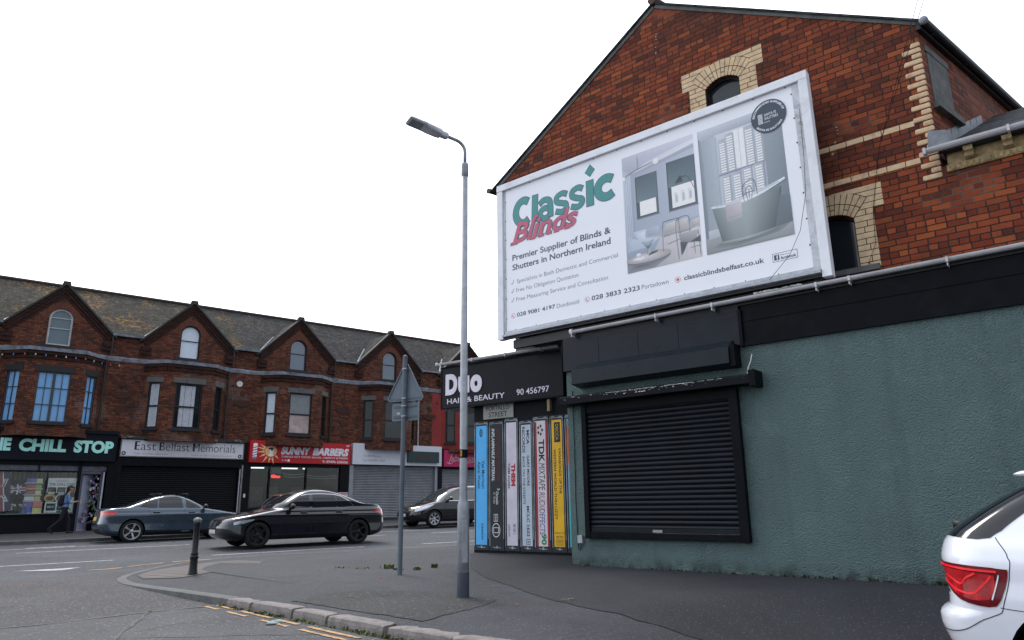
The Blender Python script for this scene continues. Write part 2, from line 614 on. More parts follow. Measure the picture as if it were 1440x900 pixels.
def lettering(parent, mat_, items, name='lettering'):
    for it in items:
        a, k = (it[:-1], it[-1]) if isinstance(it[-1], dict) else (it, {})
        mb = MB(); text(mb, *a, **k)
        ob = mb.build(name, mat_, parent)
    return ob

def each(name, mat_, parent, boxes, **kw):
    "one part per box"
    for b in boxes:
        mb = MB(); mb.box(*b); ob = mb.build(name, mat_, parent, **kw)
    return ob

def disc(mb, cx, cz, r, y, seg=40, r0=0.0, rz=None, thick=0.002, a0=0, a1=2 * pi):
    rz = rz or r
    o = [(cx + r * cos(a0 + (a1 - a0) * k / seg), cz + rz * sin(a0 + (a1 - a0) * k / seg)) for k in range(seg)]
    h = [[(cx + r0 * cos(2 * pi * k / seg), cz + r0 * rz / r * sin(2 * pi * k / seg)) for k in range(seg)]] if r0 else []
    mb.plate(o, h, y, y + thick)

# ------------------------------------------------------------------ windows and shutters shared by the buildings
def arch_poly(u0, u1, z0, zs, zt, seg=14):
    "rectangle z0..zs with a curved head rising to zt"
    c = (u0 + u1) / 2; hw = (u1 - u0) / 2; rise = zt - zs
    pts = [(u0, z0), (u1, z0)]
    if rise >= hw * 0.98:
        for k in range(seg + 1):
            a = pi * k / seg
            pts.append((c + hw * cos(a), zs + rise * sin(a)))
    else:
        R = (hw * hw + rise * rise) / (2 * rise); zc = zt - R; am = math.asin(hw / R)
        for k in range(seg + 1):
            a = am - 2 * am * k / seg
            pts.append((c + R * sin(a), zc + R * cos(a)))
    return pts

def shrink(poly, d, c=None):
    "inset a convex-ish outline by d"
    n = len(poly); out = []
    for i in range(n):
        p0, p1, p2 = Vector(poly[i - 1]), Vector(poly[i]), Vector(poly[(i + 1) % n])
        e1 = (p1 - p0); e2 = (p2 - p1)
        if e1.length < 1e-6: e1 = e2
        if e2.length < 1e-6: e2 = e1
        e1.normalize(); e2.normalize()
        n1, n2 = Vector((-e1.y, e1.x)), Vector((-e2.y, e2.x))
        b = n1 + n2
        b = b / max(b.dot(b), 0.3) * 2 if b.length > 1e-6 else n1
        out.append(tuple(p1 + b * d))
    return out

def window(parent, xf, poly, y, frame_mat, glass_mat, fw=0.05, bars=(), mullions=(), depth=0.07, bw=0.03, back=None):
    "frame ring with bars as one part, its panes as a sub-part; y = face of the frame in the wall's frame"
    inner = shrink(poly, fw)
    mb = MB(xf)
    mb.plate(poly, [inner], y, y + depth)
    xs = [p[0] for p in inner]; zs = [p[1] for p in inner]
    for z in bars:
        mb.box(min(xs), max(xs), y + 0.005, y + depth - 0.01, z - bw / 2, z + bw / 2)
    for it in mullions:
        u, zl, zh = it if isinstance(it, tuple) else (it, min(zs), max(zs))
        mb.box(u - bw / 2, u + bw / 2, y + 0.008, y + depth - 0.012, zl, zh)
    fr = mb.build('window', frame_mat, parent)
    gb = MB(xf); gb.prism(inner, y + depth - 0.02, y + depth - 0.014)
    gb.build('glass_pane', glass_mat, fr)
    if back:
        cb = MB(xf)
        cl, cr, c0, c1, cm = back
        rows = []
        n = 40
        for z in (c0, c1):
            rows.append([(cl + (cr - cl) * k / n, y + depth + 0.05 + 0.015 * sin(k * 1.9) + 0.008 * sin(k * 4.3), z) for k in range(n + 1)])
        cb.grid(rows)
        cb.build('curtain', cm, fr, smooth=True)
    return fr

def slat_sheet(mb, x0, x1, z0, z1, pitch, y, depth=0.018):
    "roller shutter lath: curved slats, one profile swept sideways"
    prof = []
    z = z0
    while z < z1 - 1e-6:
        h = min(pitch, z1 - z)
        for k, (dz, dy) in enumerate(((0.0, 0.0), (0.12, -0.35), (0.3, -0.85), (0.5, -1.0), (0.7, -0.85), (0.9, -0.3), (0.97, 0.35))):
            prof.append((y + dy * depth, z + dz * h))
        z += pitch
    mb.extrude_x(list(reversed(prof)), x0, x1, caps=False, closed=False)
    return mb
# ------------------------------------------------------------------ ground, roads, pavements
def asphalt(name, base, fleck, fleck2=None, stain=(0.02, 0.02, 0.022), stain_amt=0.5, fs=170.0, amt=0.8, bump=0.5):
    t = NT(name)
    o = t.coord()
    b = col4(base)
    big = t.noise(0.5, 7, 0.62, o, 0.5)
    c = t.mix(t.ramp(big, 0.32, 0.68), tuple(v * 0.72 for v in b[:3]), tuple(v * 1.22 for v in b[:3]))
    c = t.mix(t.ramp(t.noise(1.7, 6, 0.65, o, 0.8), 0.54, 0.68, 0, stain_amt), c, stain)
    vo = t.new('ShaderNodeTexVoronoi'); vo.inputs['Scale'].default_value = fs; t.link(o, vo.inputs['Vector'])
    wn_ = t.new('ShaderNodeSeparateColor'); t.link(vo.outputs['Color'], wn_.inputs[0])
    c = t.mix(t.ramp(wn_.outputs['Red'], 0.0, 1.0, 0.0, 0.35), c, (0.012, 0.012, 0.013))
    m = t.math('MULTIPLY', t.math('GREATER_THAN', wn_.outputs['Green'], 0.9), t.math('LESS_THAN', vo.outputs['Distance'], 0.42))
    c = t.mix(t.math('MULTIPLY', m, amt), c, fleck)
    # fewer, larger chippings that still show from across the street
    vo2 = t.new('ShaderNodeTexVoronoi'); vo2.inputs['Scale'].default_value = fs * 0.22; t.link(o, vo2.inputs['Vector'])
    w2 = t.new('ShaderNodeSeparateColor'); t.link(vo2.outputs['Color'], w2.inputs[0])
    m2 = t.math('MULTIPLY', t.math('GREATER_THAN', w2.outputs['Green'], 0.72), t.math('LESS_THAN', vo2.outputs['Distance'], 0.26))
    c = t.mix(t.math('MULTIPLY', m2, amt * 0.8), c, fleck2 or fleck)
    t.link(c, t.b.inputs['Base Color'])
    t.b.inputs['Roughness'].default_value = 0.82
    t.b.inputs['Specular IOR Level'].default_value = 0.3
    h = t.math('ADD', vo.outputs['Distance'], t.math('MULTIPLY', t.noise(24, 5, 0.7, o), 1.2))
    t.bump(h, bump, 0.008)
    return t.m

M_ROAD = asphalt('road asphalt', (0.054, 0.059, 0.071), (0.24, 0.23, 0.22), fs=120)
M_SIDE = asphalt('side street asphalt', (0.047, 0.049, 0.057), (0.28, 0.23, 0.19), (0.32, 0.17, 0.10), stain_amt=0.5, fs=95, amt=0.95)
M_OLD = asphalt('worn pale asphalt', (0.080, 0.082, 0.088), (0.22, 0.21, 0.2), stain=(0.045, 0.043, 0.042), stain_amt=0.6, fs=90, bump=0.9)
M_PAVE = asphalt('pavement asphalt', (0.041, 0.043, 0.052), (0.18, 0.18, 0.19), stain_amt=0.55, fs=120, amt=0.55)
M_DARK = asphalt('newer dark asphalt', (0.022, 0.024, 0.030), (0.13, 0.13, 0.14), stain_amt=0.45, fs=120, amt=0.5)
M_PATCH = asphalt('coarse repair asphalt', (0.034, 0.036, 0.037), (0.15, 0.155, 0.13), stain_amt=0.5, fs=70, bump=0.9)
M_FARPAVE = asphalt('far pavement asphalt', (0.05, 0.05, 0.053), (0.15, 0.15, 0.15), stain_amt=0.4)
M_GROUND = paint('open ground', (0.05, 0.05, 0.05), 0.9, scale=0.3)

g = MB(); R = 900.0
g.quad((-R, -R, -0.75), (R, -R, -0.75), (R, R, -0.75), (-R, R, -0.75))
tag(g.build('ground', M_GROUND), kind='structure')

def sp_grid(svals, pvals, zf):
    mb = MB()
    rows = []
    for p in pvals:
        rows.append([(*road_xy(s, p), zf(s, p)) for s in svals])
    mb.grid(rows)
    return mb
def frange(a, b, st):
    n = max(1, int(round((b - a) / st)))
    return [a + (b - a) * k / n for k in range(n + 1)]
S_ALL = frange(-70, -8, 6) + frange(-7, 8, 0.5) + frange(9, 90, 4)
tag(sp_grid(S_ALL, frange(15.2, 27.05, 0.6), lambda s, p: road_z(s, p)).build('main_road', M_ROAD, smooth=True), kind='structure')
tag(sp_grid(S_ALL, frange(-40, 0, 5) + frange(0.4, 15.2, 0.4), lambda s, p: road_z(s, p)).build('side_road', M_SIDE, smooth=True), kind='structure')

# worn pale surface in the mouth of the side street, a real lip above the newer asphalt
def on_road(x, y, dz):
    return (x, y, road_z(*to_sp(x, y)) + dz)
edge = [(-9.5, 4.6), (-7.4, 5.9), (-5.11, 7.55), (-4.85, 7.74), (-4.54, 8.08), (-4.3, 8.38), (-4.13, 8.55), (-3.85, 8.8), (-3.6, 9.01), (-3.42, 9.10), (-3.22, 8.98)]
near = [(-2.5, 8.1), (-1.85, 7.4), (-1.2, 6.75), (-0.6, 6.25), (0.1, 5.7), (0.7, 4.9), (-1.5, 1.5), (-6, 0.5)]
mb = MB(); mb.sheet([on_road(x, y, 0.008) for x, y in edge + near])
tag(mb.build('worn_road_surface', M_OLD), kind='structure')
# the tar-sealed joint where the two surfaces meet and a trench seam across the pale one
M_SEAL = paint('bitumen seal', (0.012, 0.012, 0.013), 0.55)
def ribbon(pts, w, zf, jitter=0.0):
    mb = MB(); L = []; Rr = []
    for i, p in enumerate(pts):
        a = Vector(pts[max(i - 1, 0)]); b = Vector(pts[min(i + 1, len(pts) - 1)])
        d = (b - a).normalized(); n = Vector((-d.y, d.x))
        ww = w * (1 + random.uniform(-jitter, jitter))
        l = Vector(p) + n * ww / 2; r = Vector(p) - n * ww / 2
        L.append(zf(l.x, l.y)); Rr.append(zf(r.x, r.y))
    mb.grid([Rr, L])
    return mb
def densify(pts, st, wob=0.0):
    out = []
    for a, b in zip(pts[:-1], pts[1:]):
        a, b = Vector(a), Vector(b); n = max(1, int((b - a).length / st))
        for k in range(n):
            q = a + (b - a) * k / n
            out.append((q.x + random.uniform(-wob, wob), q.y + random.uniform(-wob, wob)))
    out.append(tuple(pts[-1]))
    return out
seam = ribbon(densify(edge[1:], 0.12, 0.015), 0.05, lambda x, y: on_road(x, y, 0.013), 0.6)
s2 = ribbon(densify([(-3.55, 6.75), (-3.9, 7.8), (-4.14, 8.6)], 0.12, 0.02), 0.035, lambda x, y: on_road(x, y, 0.013), 0.6)
seam.add(s2.v, s2.f)
s3 = ribbon(densify([(-3.6, 6.9), (-2.2, 7.0), (-1.6, 6.95)], 0.12, 0.02), 0.016, lambda x, y: on_road(x, y, 0.013), 0.6)
seam.add(s3.v, s3.f)
tag(seam.build('road_seam', M_SEAL), kind='structure')

# --- kerb line of the near corner (outer edge), with the kerb-top height at each point
KERB = [(60.0, 16.25, 0.0), (30, 16.25, 0.0), (14, 16.2, 0.0), (10.5, 16.2, 0.0), (8, 16.27, 0.0), (6.8, 16.35, 0.0), (5.7, 16.4, 0.0), (4.9, 16.35, -0.01),
        (4.27, 16.21, -0.03), (3.85, 16.02, -0.05), (3.5, 15.72, -0.07), (3.17, 15.25, -0.078), (2.92, 14.85, -0.08), (2.7, 14.4, -0.08),
        (2.53, 13.9, -0.08), (2.46, 13.4, -0.08), (2.45, 12.9, -0.078), (2.5, 12.33, -0.07), (2.56, 11.7, -0.055), (2.62, 11.15, -0.04), (2.7, 10.5, -0.025), (2.8, 9.7, -0.01), (2.88, 9.12, 0.0)]
STONE = [(2.86, 9.14, 0.0), (2.96, 8.4, 0.0), (3.08, 7.7, 0.0), (3.16, 7.1, 0.0), (3.24, 6.5, 0.0), (3.34, 5.8, 0.0), (3.45, 5.2, 0.0), (3.56, 4.74, 0.0), (3.72, 3.9, 0.0), (3.85, 3.0, 0.0), (3.95, 2.0, 0.0), (4.05, 0.8, 0.0), (4.15, -1, 0.0), (4.2, -4, 0.0), (4.2, -12, 0.0)]
def kxy(k):
    return Vector(road_xy(k[0], k[1]))
def offset_line(line, d):
    out = []
    for i, k in enumerate(line):
        a = kxy(line[max(i - 1, 0)]); b = kxy(line[min(i + 1, len(line) - 1)])
        t = (b - a).normalized(); n = Vector((-t.y, t.x))      # to the left of travel
        out.append(kxy(k) + n * d)
    return out
# travelling along the list the pavement lies on the left hand
full = []
for a, b in zip((KERB[:-1] + STONE)[:-1], (KERB[:-1] + STONE)[1:]):
    n = max(1, int(math.hypot(a[0] - b[0], a[1] - b[1]) / (0.12 if abs(a[0]) < 9 and a[1] > -3 else 2.0)))
    full += [tuple(a[i] + (b[i] - a[i]) * k / n for i in range(3)) for k in range(n)]
full.append(STONE[-1])
ins = offset_line(full, 0.13)
ins2 = offset_line(full, 1.3)
pv = MB()
def fall(v, k):
    return street_fall(v.x, v.y)
r0 = [(p.x, p.y, k[2] - 0.003 + fall(p, k)) for p, k in zip(ins, full)]
r1 = [(p.x, p.y, min(0.0, k[2] * 0.1) + pave_z(p.x, p.y)) for p, k in zip(ins2, full)]
pv.grid([r0, r1])
inner = [(p.x, p.y) for p in ins2] + [road_xy(30, -12), road_xy(60, 2)]
gs_ = gridded_sheet(inner, 0.2, pave_z)
pv.add(gs_.v, gs_.f)
tag(pv.build('pavement', M_PAVE), kind='structure')

M_CONC = paint('weathered concrete kerb', (0.115, 0.115, 0.115), 0.85, var=0.35, scale=5, bump=0.3, dirt=(0.035, 0.036, 0.034), dirt_amt=0.8)
M_GRAN = paint('worn pink granite kerb', (0.205, 0.182, 0.175), 0.85, var=0.35, scale=9, bump=0.7, bscale=45, dirt=(0.10, 0.09, 0.08), dirt_amt=0.7)
def kerb_strip(line, w, drop=0.22):
    mb = MB()
    inn = offset_line(line, w)
    line = [(k[0], k[1], k[2] + street_fall(*road_xy(k[0], k[1]))) for k in line]
    top_o = [(*kxy(k), k[2] - 0.012) for k in line]
    low_o = [(kxy(k).x, kxy(k).y, k[2] - drop) for k in line]
    mid = [(*(kxy(k) * 0.8 + p * 0.2), k[2]) for k, p in zip(line, inn)]
    top_i = [(p.x, p.y, k[2]) for k, p in zip(line, inn)]
    low_i = [(p.x, p.y, k[2] - drop) for k, p in zip(line, inn)]
    mb.grid([low_o, top_o, mid, top_i, low_i])
    return mb
tag(kerb_strip(KERB, 0.14).build('kerb', M_CONC), kind='structure')
# separate worn stones along the side street
st = MB()
path = []
for a, b in zip(STONE[:-1], STONE[1:]):
    n = max(1, int(math.hypot(a[0] - b[0], a[1] - b[1]) / 0.03))
    for k in range(n):
        path.append(tuple(a[i] + (b[i] - a[i]) * k / n for i in range(3)))
acc, cur, stones = 0.0, [path[0]], []
lens = [0.62, 0.86, 0.66, 0.95, 0.8, 0.9, 0.9]
for a, b in zip(path[:-1], path[1:]):
    acc += math.hypot(a[0] - b[0], a[1] - b[1]); cur.append(b)
    if acc > lens[len(stones) % len(lens)]:
        stones.append(cur); cur = [b]; acc = 0.0
for sgm in stones:
    dz = random.uniform(-0.005, 0.005)
    sg = sgm[::3] if len(sgm) > 8 else sgm
    sg = [(q[0] , q[1], q[2]) for q in sg]
    inn = offset_line(sg, 0.19)
    n = len(sg); rings = []
    for i, (k, p) in enumerate(zip(sg, inn)):
        o = kxy(k); e = min(i, n - 1 - i); k = (k[0], k[1], k[2] + street_fall(o.x, o.y))
        rnd = 0.008 if e == 0 else 0.0
        jx = random.uniform(-0.008, 0.008)
        oo = o + (p - o) * (0.03 + jx)
        z = k[2] + 0.006 + dz - rnd + random.uniform(-0.003, 0.003)
        rings.append([(oo.x, oo.y, k[2] - 0.24), (oo.x, oo.y, z - 0.05 + jx), (*(oo * 0.95 + p * 0.05), z - 0.012), (*(oo * 0.86 + p * 0.14), z - 0.002), (*(oo * 0.4 + p * 0.6), z + 0.001), (p.x, p.y, z - 0.006), (p.x, p.y, k[2] - 0.1)])
    if len(rings) > 2:
        # pull the ends in a little so that the joints read
        d0 = (Vector(rings[1][3]) - Vector(rings[0][3])).normalized() * 0.008
        d1 = (Vector(rings[-1][3]) - Vector(rings[-2][3])).normalized() * 0.008
        rings[0] = [tuple(Vector(q) + d0) for q in rings[0]]; rings[-1] = [tuple(Vector(q) - d1) for q in rings[-1]]
        m = MB(); m.grid([list(q) for q in zip(*rings)])
        k0 = len(m.v)
        m.f.append(tuple(i * n for i in range(7))); m.f.append(tuple(i * n + n - 1 for i in reversed(range(7))))
        m.mi += [0, 0]
        st.add(m.v, m.f)
tag(st.build('stone_kerb', M_GRAN, recalc=True), kind='structure')

# surface patches on the near pavement
def patch(name, pts, m, z=0.004):
    mb = gridded_sheet(pts, 0.2, pave_z, z); return tag(mb.build(name, m), kind='structure')
def rough_edge(pts, st=0.12, w=0.03):
    return densify(list(pts) + [pts[0]], st, w)[:-1]
patch('repaired_pavement', rough_edge([(-2.55, 8.60), (-2.35, 9.2), (-1.95, 9.6), (-1.3, 9.35), (-0.75, 8.95), (-0.2, 8.55), (-0.36, 8.0), (-0.85, 7.05), (-1.5, 7.62), (-2.0, 8.1)]), M_PATCH)
patch('newer_pavement', rough_edge([(-0.9, 15.0), (-0.75, 12.6), (-0.42, 10.9), (0.0, 9.6), (0.29, 8.66), (0.72, 7.75), (1.16, 7.12), (2.29, 6.56), (3.44, 6.14), (5.5, 5.4), (7.6, 7.7), (5.44, 9.5), (1.05, 13.0), (1.1, 14.3)], 0.2, 0.025), M_DARK, 0.006)
# tactile blocks at the crossing point
def tactile():
    t = NT('salmon tactile paving')
    uv = t.new('ShaderNodeSeparateXYZ'); t.link(t.coord(), uv.inputs[0])
    v = t.math('FRACT', t.math('MULTIPLY', t.math('ADD', t.math('MULTIPLY', uv.outputs['X'], 0.62), t.math('MULTIPLY', uv.outputs['Y'], 0.78)), 4.0))
    c = t.mix(t.ramp(t.noise(4, 6, 0.7, t.coord()), 0.35, 0.7), (0.075, 0.062, 0.058), (0.115, 0.094, 0.086))
    c = t.mix(t.math('LESS_THAN', v, 0.16), c, (0.035, 0.031, 0.031))
    t.link(c, t.b.inputs['Base Color']); t.b.inputs['Roughness'].default_value = 0.9
    return t.m
def corner_z(x, y):
    q = Vector((x, y)); best = min(range(len(ins)), key=lambda i: (ins[i] - q).length_squared)
    t = min((ins[best] - q).length / 1.17, 1.0); k = full[best][2]
    return k * (1 - t) + k * 0.1 * t
mb = MB()
tp = [(-6.42, 12.75), (-6.62, 13.65), (-6.2, 14.6), (-5.6, 15.0), (-4.9, 14.6), (-4.75, 13.0), (-5.3, 11.9), (-6.0, 12.1)]
mb = gridded_sheet(tp, 0.12, corner_z, 0.007)
tag(mb.build('tactile_paving', tactile()), kind='structure')

# far pavement, kerb
FAR_P = 26.95
def far_z(s, p):
    return road_z(s, 25.5) + 0.115
tag(sp_grid(S_ALL, [FAR_P + 0.14, 28.5, 31, 33.5, 36.0], far_z).build('far_pavement', M_FARPAVE, smooth=True), kind='structure')
mb = MB()
mb.grid([[(*road_xy(s, FAR_P), far_z(s, 0) - 0.3) for s in S_ALL], [(*road_xy(s, FAR_P), far_z(s, 0) - 0.01) for s in S_ALL], [(*road_xy(s, FAR_P + 0.03), far_z(s, 0)) for s in S_ALL], [(*road_xy(s, FAR_P + 0.141), far_z(s, 0)) for s in S_ALL]])
tag(mb.build('far_kerb', M_CONC), kind='structure')

# painted markings
def worn_paint(name, c, wear=0.5):
    t = NT(name)
    o = t.coord()
    f = t.ramp(t.noise(9, 8, 0.75, o), 0.5 - 0.12 * (1 - wear) - 0.02, 0.62)
    base = t.mix(t.ramp(t.noise(40, 3, 0.6, o), 0.3, 0.7), tuple(v * 0.75 for v in c), c)
    t.link(t.mix(t.math('MULTIPLY', f, wear), base, (0.07, 0.07, 0.075)), t.b.inputs['Base Color'])
    t.b.inputs['Roughness'].default_value = 0.75
    return t.m
M_WHITE = worn_paint('worn white road paint', (0.46, 0.46, 0.46), 0.75)
M_YEL = worn_paint('worn yellow road paint', (0.50, 0.27, 0.09), 0.8)
def sp_line(mb, s0, s1, p0, p1, w, st=0.5):
    n = max(2, int(abs(s1 - s0) / st)); rows = []
    for d in (-w / 2, w / 2):
        rows.append([(*road_xy(s0 + (s1 - s0) * k / n, p0 + (p1 - p0) * k / n + d), road_z(s0 + (s1 - s0) * k / n, p0 + (p1 - p0) * k / n + d) + 0.005) for k in range(n + 1)])
    mb.grid(rows)
mk = MB()
sp_line(mk, -20, 40, 23.98, 24.4, 0.10)
sp_line(mk, 2.1, 3.3, 24.42, 24.5, 0.16)
for s0, s1 in ((-8, -3), (1.75, 5.9), (10.2, 12.2), (14.0, 18.2), (20.5, 24.5)):
    sp_line(mk, s0, s1, 22.5, 22.6, 0.11)
for s0, s1 in ((-8, -3.5), (-2, 3.25), (5.3, 9.35), (11.1, 15.2), (17, 21)):
    sp_line(mk, s0, s1, 18.33, 18.45, 0.11)
# arrow head near the centre of the side street mouth
tr = [(1.3, 17.0), (2.45, 17.05), (2.05, 16.6)]
mk.sheet([(*road_xy(s, p), road_z(s, p) + 0.005) for s, p in tr])
tag(mk.build('white_road_markings', M_WHITE), kind='structure')
yk = MB()
ydash = [[(2.45, 16.25), (2.78, 16.27), (3.05, 16.4)], [(3.2, 16.55), (3.55, 16.8), (3.95, 17.0)], [(4.15, 17.1), (4.7, 17.2), (5.3, 17.25)], [(5.7, 17.27), (6.5, 17.3)]]
def yz(x, y):
    s, p = to_sp(x, y); return (x, y, road_z(s, p) + 0.006)
for dd in ydash:
    r = ribbon(densify([road_xy(*q) for q in dd], 0.2), 0.09, yz, 0.3); yk.add(r.v, r.f)
# broken double lines along the side-street kerb
for l, dash in (([(2.80, 9.30), (2.87, 8.5), (2.98, 7.3), (3.06, 6.5), (3.14, 5.9), (3.3, 5.2)], (0.5, 0.16, 0.7, 0.1, 0.45, 0.2, 0.9, 0.12)),
                ([(2.67, 9.28), (2.74, 8.5), (2.85, 7.3), (2.93, 6.5), (3.01, 5.9), (3.15, 5.2)], (0.35, 0.25, 0.5, 0.35, 0.6, 0.22, 0.8, 0.1))):
    pts = densify([road_xy(*q) for q in l], 0.05, 0.004)
    acc = 0; k = 0; cur = [pts[0]]
    for a, b in zip(pts[:-1], pts[1:]):
        acc += math.hypot(a[0] - b[0], a[1] - b[1])
        if k % 2 == 0: cur.append(b)
        if acc > dash[k % len(dash)]:
            if k % 2 == 0 and len(cur) > 2:
                r = ribbon(cur, 0.05, lambda x, y: on_road(x, y, 0.014), 0.25); yk.add(r.v, r.f)
            k += 1; acc = 0; cur = [b]
tag(yk.build('yellow_road_markings', M_YEL), kind='structure')
wp = MB()
wp.sheet([(-1.95, 17.2, 0.006), (-1.45, 17.55, 0.006), (-1.5, 17.66, 0.006), (-2.0, 17.3, 0.006)])
tag(wp.build('paint_mark', M_WHITE), kind='structure')
# ------------------------------------------------------------------ the brick gable building with its green shop extension
M_BRICK = brick('red gable brick', ['#612c1d', '#793520', '#8d4226', '#994b2b', '#813b23', '#582a1c', '#a4562f', '#70331f'], (0.020, 0.016, 0.014), bh=0.0905, bl=0.245, joint=0.013, soot=0.6, pale_joint=(0.10, 0.09, 0.08))
M_YBRICK = paint('yellow quoin brick', (0.64, 0.47, 0.29), 0.8, var=0.22, scale=7, bump=0.3, dirt=(0.20, 0.13, 0.075), dirt_amt=0.6)
M_JOINT = paint('dark mortar', (0.022, 0.019, 0.017), 0.9)
M_SLATE = slates('dark slate', '#3a3d40', moss=0.25)
M_GREYRENDER = paint('grey cement render', (0.13, 0.13, 0.125), 0.9, var=0.4, scale=5, bump=0.5, bscale=30, dirt=(0.05, 0.05, 0.047))
M_LEAD = paint('lead flashing', (0.20, 0.215, 0.235), 0.45, var=0.35, scale=7, bump=0.2, bscale=20)
M_DKMETAL = paint('dark gutter metal', (0.02, 0.02, 0.023), 0.4, var=0.3)
M_WGUTTER = paint('dull white gutter plastic', (0.55, 0.55, 0.56), 0.45, var=0.1, dirt=(0.2, 0.2, 0.19), dirt_amt=0.5, scale=3)
M_BLACK = paint('black shop paint', (0.006, 0.007, 0.0095), 0.4, var=0.3, scale=4, dirt=(0.02, 0.022, 0.024), dirt_amt=0.3, bump=0.05, bscale=10, spec=0.05)
M_BLACKGLOSS = paint('weathered black fascia', (0.009, 0.014, 0.020), 0.3, var=0.3, scale=3, dirt=(0.02, 0.023, 0.027), dirt_amt=0.35, bump=0.12, bscale=5, spec=0.16)  # bluish base colour carries some of the sky's reflection
M_FLAKY = paint('flaking black paint', (0.009, 0.010, 0.013), 0.5, scale=4, spec=0.06)
M_GLASS = glass('window glass')
M_GREEN_ = None
def roughcast(name, c):
    t = NT(name); o = t.coord()
    b = col4(c)
    n1 = t.noise(0.8, 6, 0.6, o, 0.3)
    base = t.mix(t.ramp(n1, 0.3, 0.7), tuple(v * 0.86 for v in b[:3]), tuple(v * 1.12 for v in b[:3]))
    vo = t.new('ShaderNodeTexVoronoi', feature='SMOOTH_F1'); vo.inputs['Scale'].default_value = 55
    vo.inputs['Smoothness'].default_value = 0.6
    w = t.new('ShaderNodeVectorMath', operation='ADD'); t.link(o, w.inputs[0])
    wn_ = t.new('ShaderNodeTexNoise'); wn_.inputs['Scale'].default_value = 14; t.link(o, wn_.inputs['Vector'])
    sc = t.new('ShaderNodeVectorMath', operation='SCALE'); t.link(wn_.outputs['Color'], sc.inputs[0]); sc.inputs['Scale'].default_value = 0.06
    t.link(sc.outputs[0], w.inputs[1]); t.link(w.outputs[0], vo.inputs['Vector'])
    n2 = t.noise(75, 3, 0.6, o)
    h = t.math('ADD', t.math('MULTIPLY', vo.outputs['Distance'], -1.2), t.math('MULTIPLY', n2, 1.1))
    base = t.mix(t.ramp(h, -0.5, 0.1, 0.3, 0.0), base, (0.03, 0.045, 0.045))  # hollows darkened in the colour, standing in for crevice shade
    st_ = t.new('ShaderNodeMapping'); st_.inputs['Scale'].default_value = (2.2, 2.2, 0.22); t.link(o, st_.inputs['Vector'])
    base = t.mix(t.ramp(t.noise(1.6, 6, 0.65, st_.outputs[0]), 0.50, 0.72, 0.0, 0.42), base, tuple(v * 0.55 for v in b[:3]))
    base = t.mix(t.ramp(t.noise(2.6, 5, 0.6, o, 0.4), 0.57, 0.70, 0.0, 0.3), base, tuple(v * 1.5 for v in b[:3]))
    # splash-back dirt along the foot of the wall
    sp = t.new('ShaderNodeSeparateXYZ'); t.link(o, sp.inputs[0])
    foot = t.math('MULTIPLY', t.ramp(sp.outputs['Z'], 0.22, 0.0), t.ramp(t.noise(5, 7, 0.7, o), 0.38, 0.6))
    base = t.mix(t.math('MULTIPLY', foot, 0.9), base, (0.018, 0.02, 0.016))
    t.link(base, t.b.inputs['Base Color'])
    t.b.inputs['Roughness'].default_value = 0.7
    t.b.inputs['Specular IOR Level'].default_value = 0.3
    t.bump(h, 1.0, 0.018)
    return t.m
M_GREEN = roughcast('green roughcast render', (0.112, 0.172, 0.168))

GB = thing('brick_gable_building', 'red brick gable house with yellow quoins and arched windows above a green rendered shop wall', 'building', GABLE_B, GABLE_R)
GB.scale = (GABLE_S,) * 3
WY = 0.30      # plane of the brickwork, behind the shop front
w1 = arch_poly(2.99, 3.61, 6.9, 8.09, 8.22)
w2 = arch_poly(4.45, 5.09, 4.30, 5.06, 5.19)
mb = MB()
mb.plate([(-1.45, 4.30), (-0.02, 4.30), (-0.02, 3.8), (13, 3.8), (13, 5.50), (6.28, 5.50), (6.28, 7.90), (2.13, 10.33), (-1.86, 7.80), (-1.86, 7.52), (-1.45, 7.45)], [w1, w2], WY, WY + 0.3)
wall = mb.build('brick_wall', M_BRICK, GB)
mb = MB(); mb.box(-1.45, -0.021, WY + 0.002, WY + 0.29, 3.86, 4.298); mb.build('rendered_base', M_GREYRENDER, GB)
# the long side going back on the right, with its blocked window
SX = 6.28
SKEW = 0.2104        # the house is not square to its gable: its long sides follow the main road
SIDE = place(SX, WY, 0, pi / 2 - math.atan(SKEW))
def skewed(mb):
    for v_ in mb.v: v_.x += SKEW * (v_.y - WY)
    return mb
mb = MB(SIDE @ Matrix.Translation((0.002, 0, 0)))       # local x runs into the depth, y = -x of building => seen side faces right
mb.plate([(0.0, 3.8), (9.0, 3.8), (9.0, 7.85), (0.0, 7.85)], [], 0.0, 0.25)
mb.build('side_wall', M_BRICK, GB)
mb = MB(SIDE); mb.plate([(0.20, 6.58), (0.93, 6.58), (0.93, 7.42), (0.20, 7.42)], [], -0.012, 0.01)
bw_ = mb.build('blocked_window', M_GREYRENDER, GB)
mb = MB(SIDE); mb.box(0.12, 1.04, -0.09, -0.001, 6.47, 6.575)
mb.build('window_sill', M_GREYRENDER, bw_)
mb = MB(SIDE); mb.box(0.16, 0.98, -0.02, -0.001, 7.425, 7.53); mb.build('lintel', M_GREYRENDER, bw_)

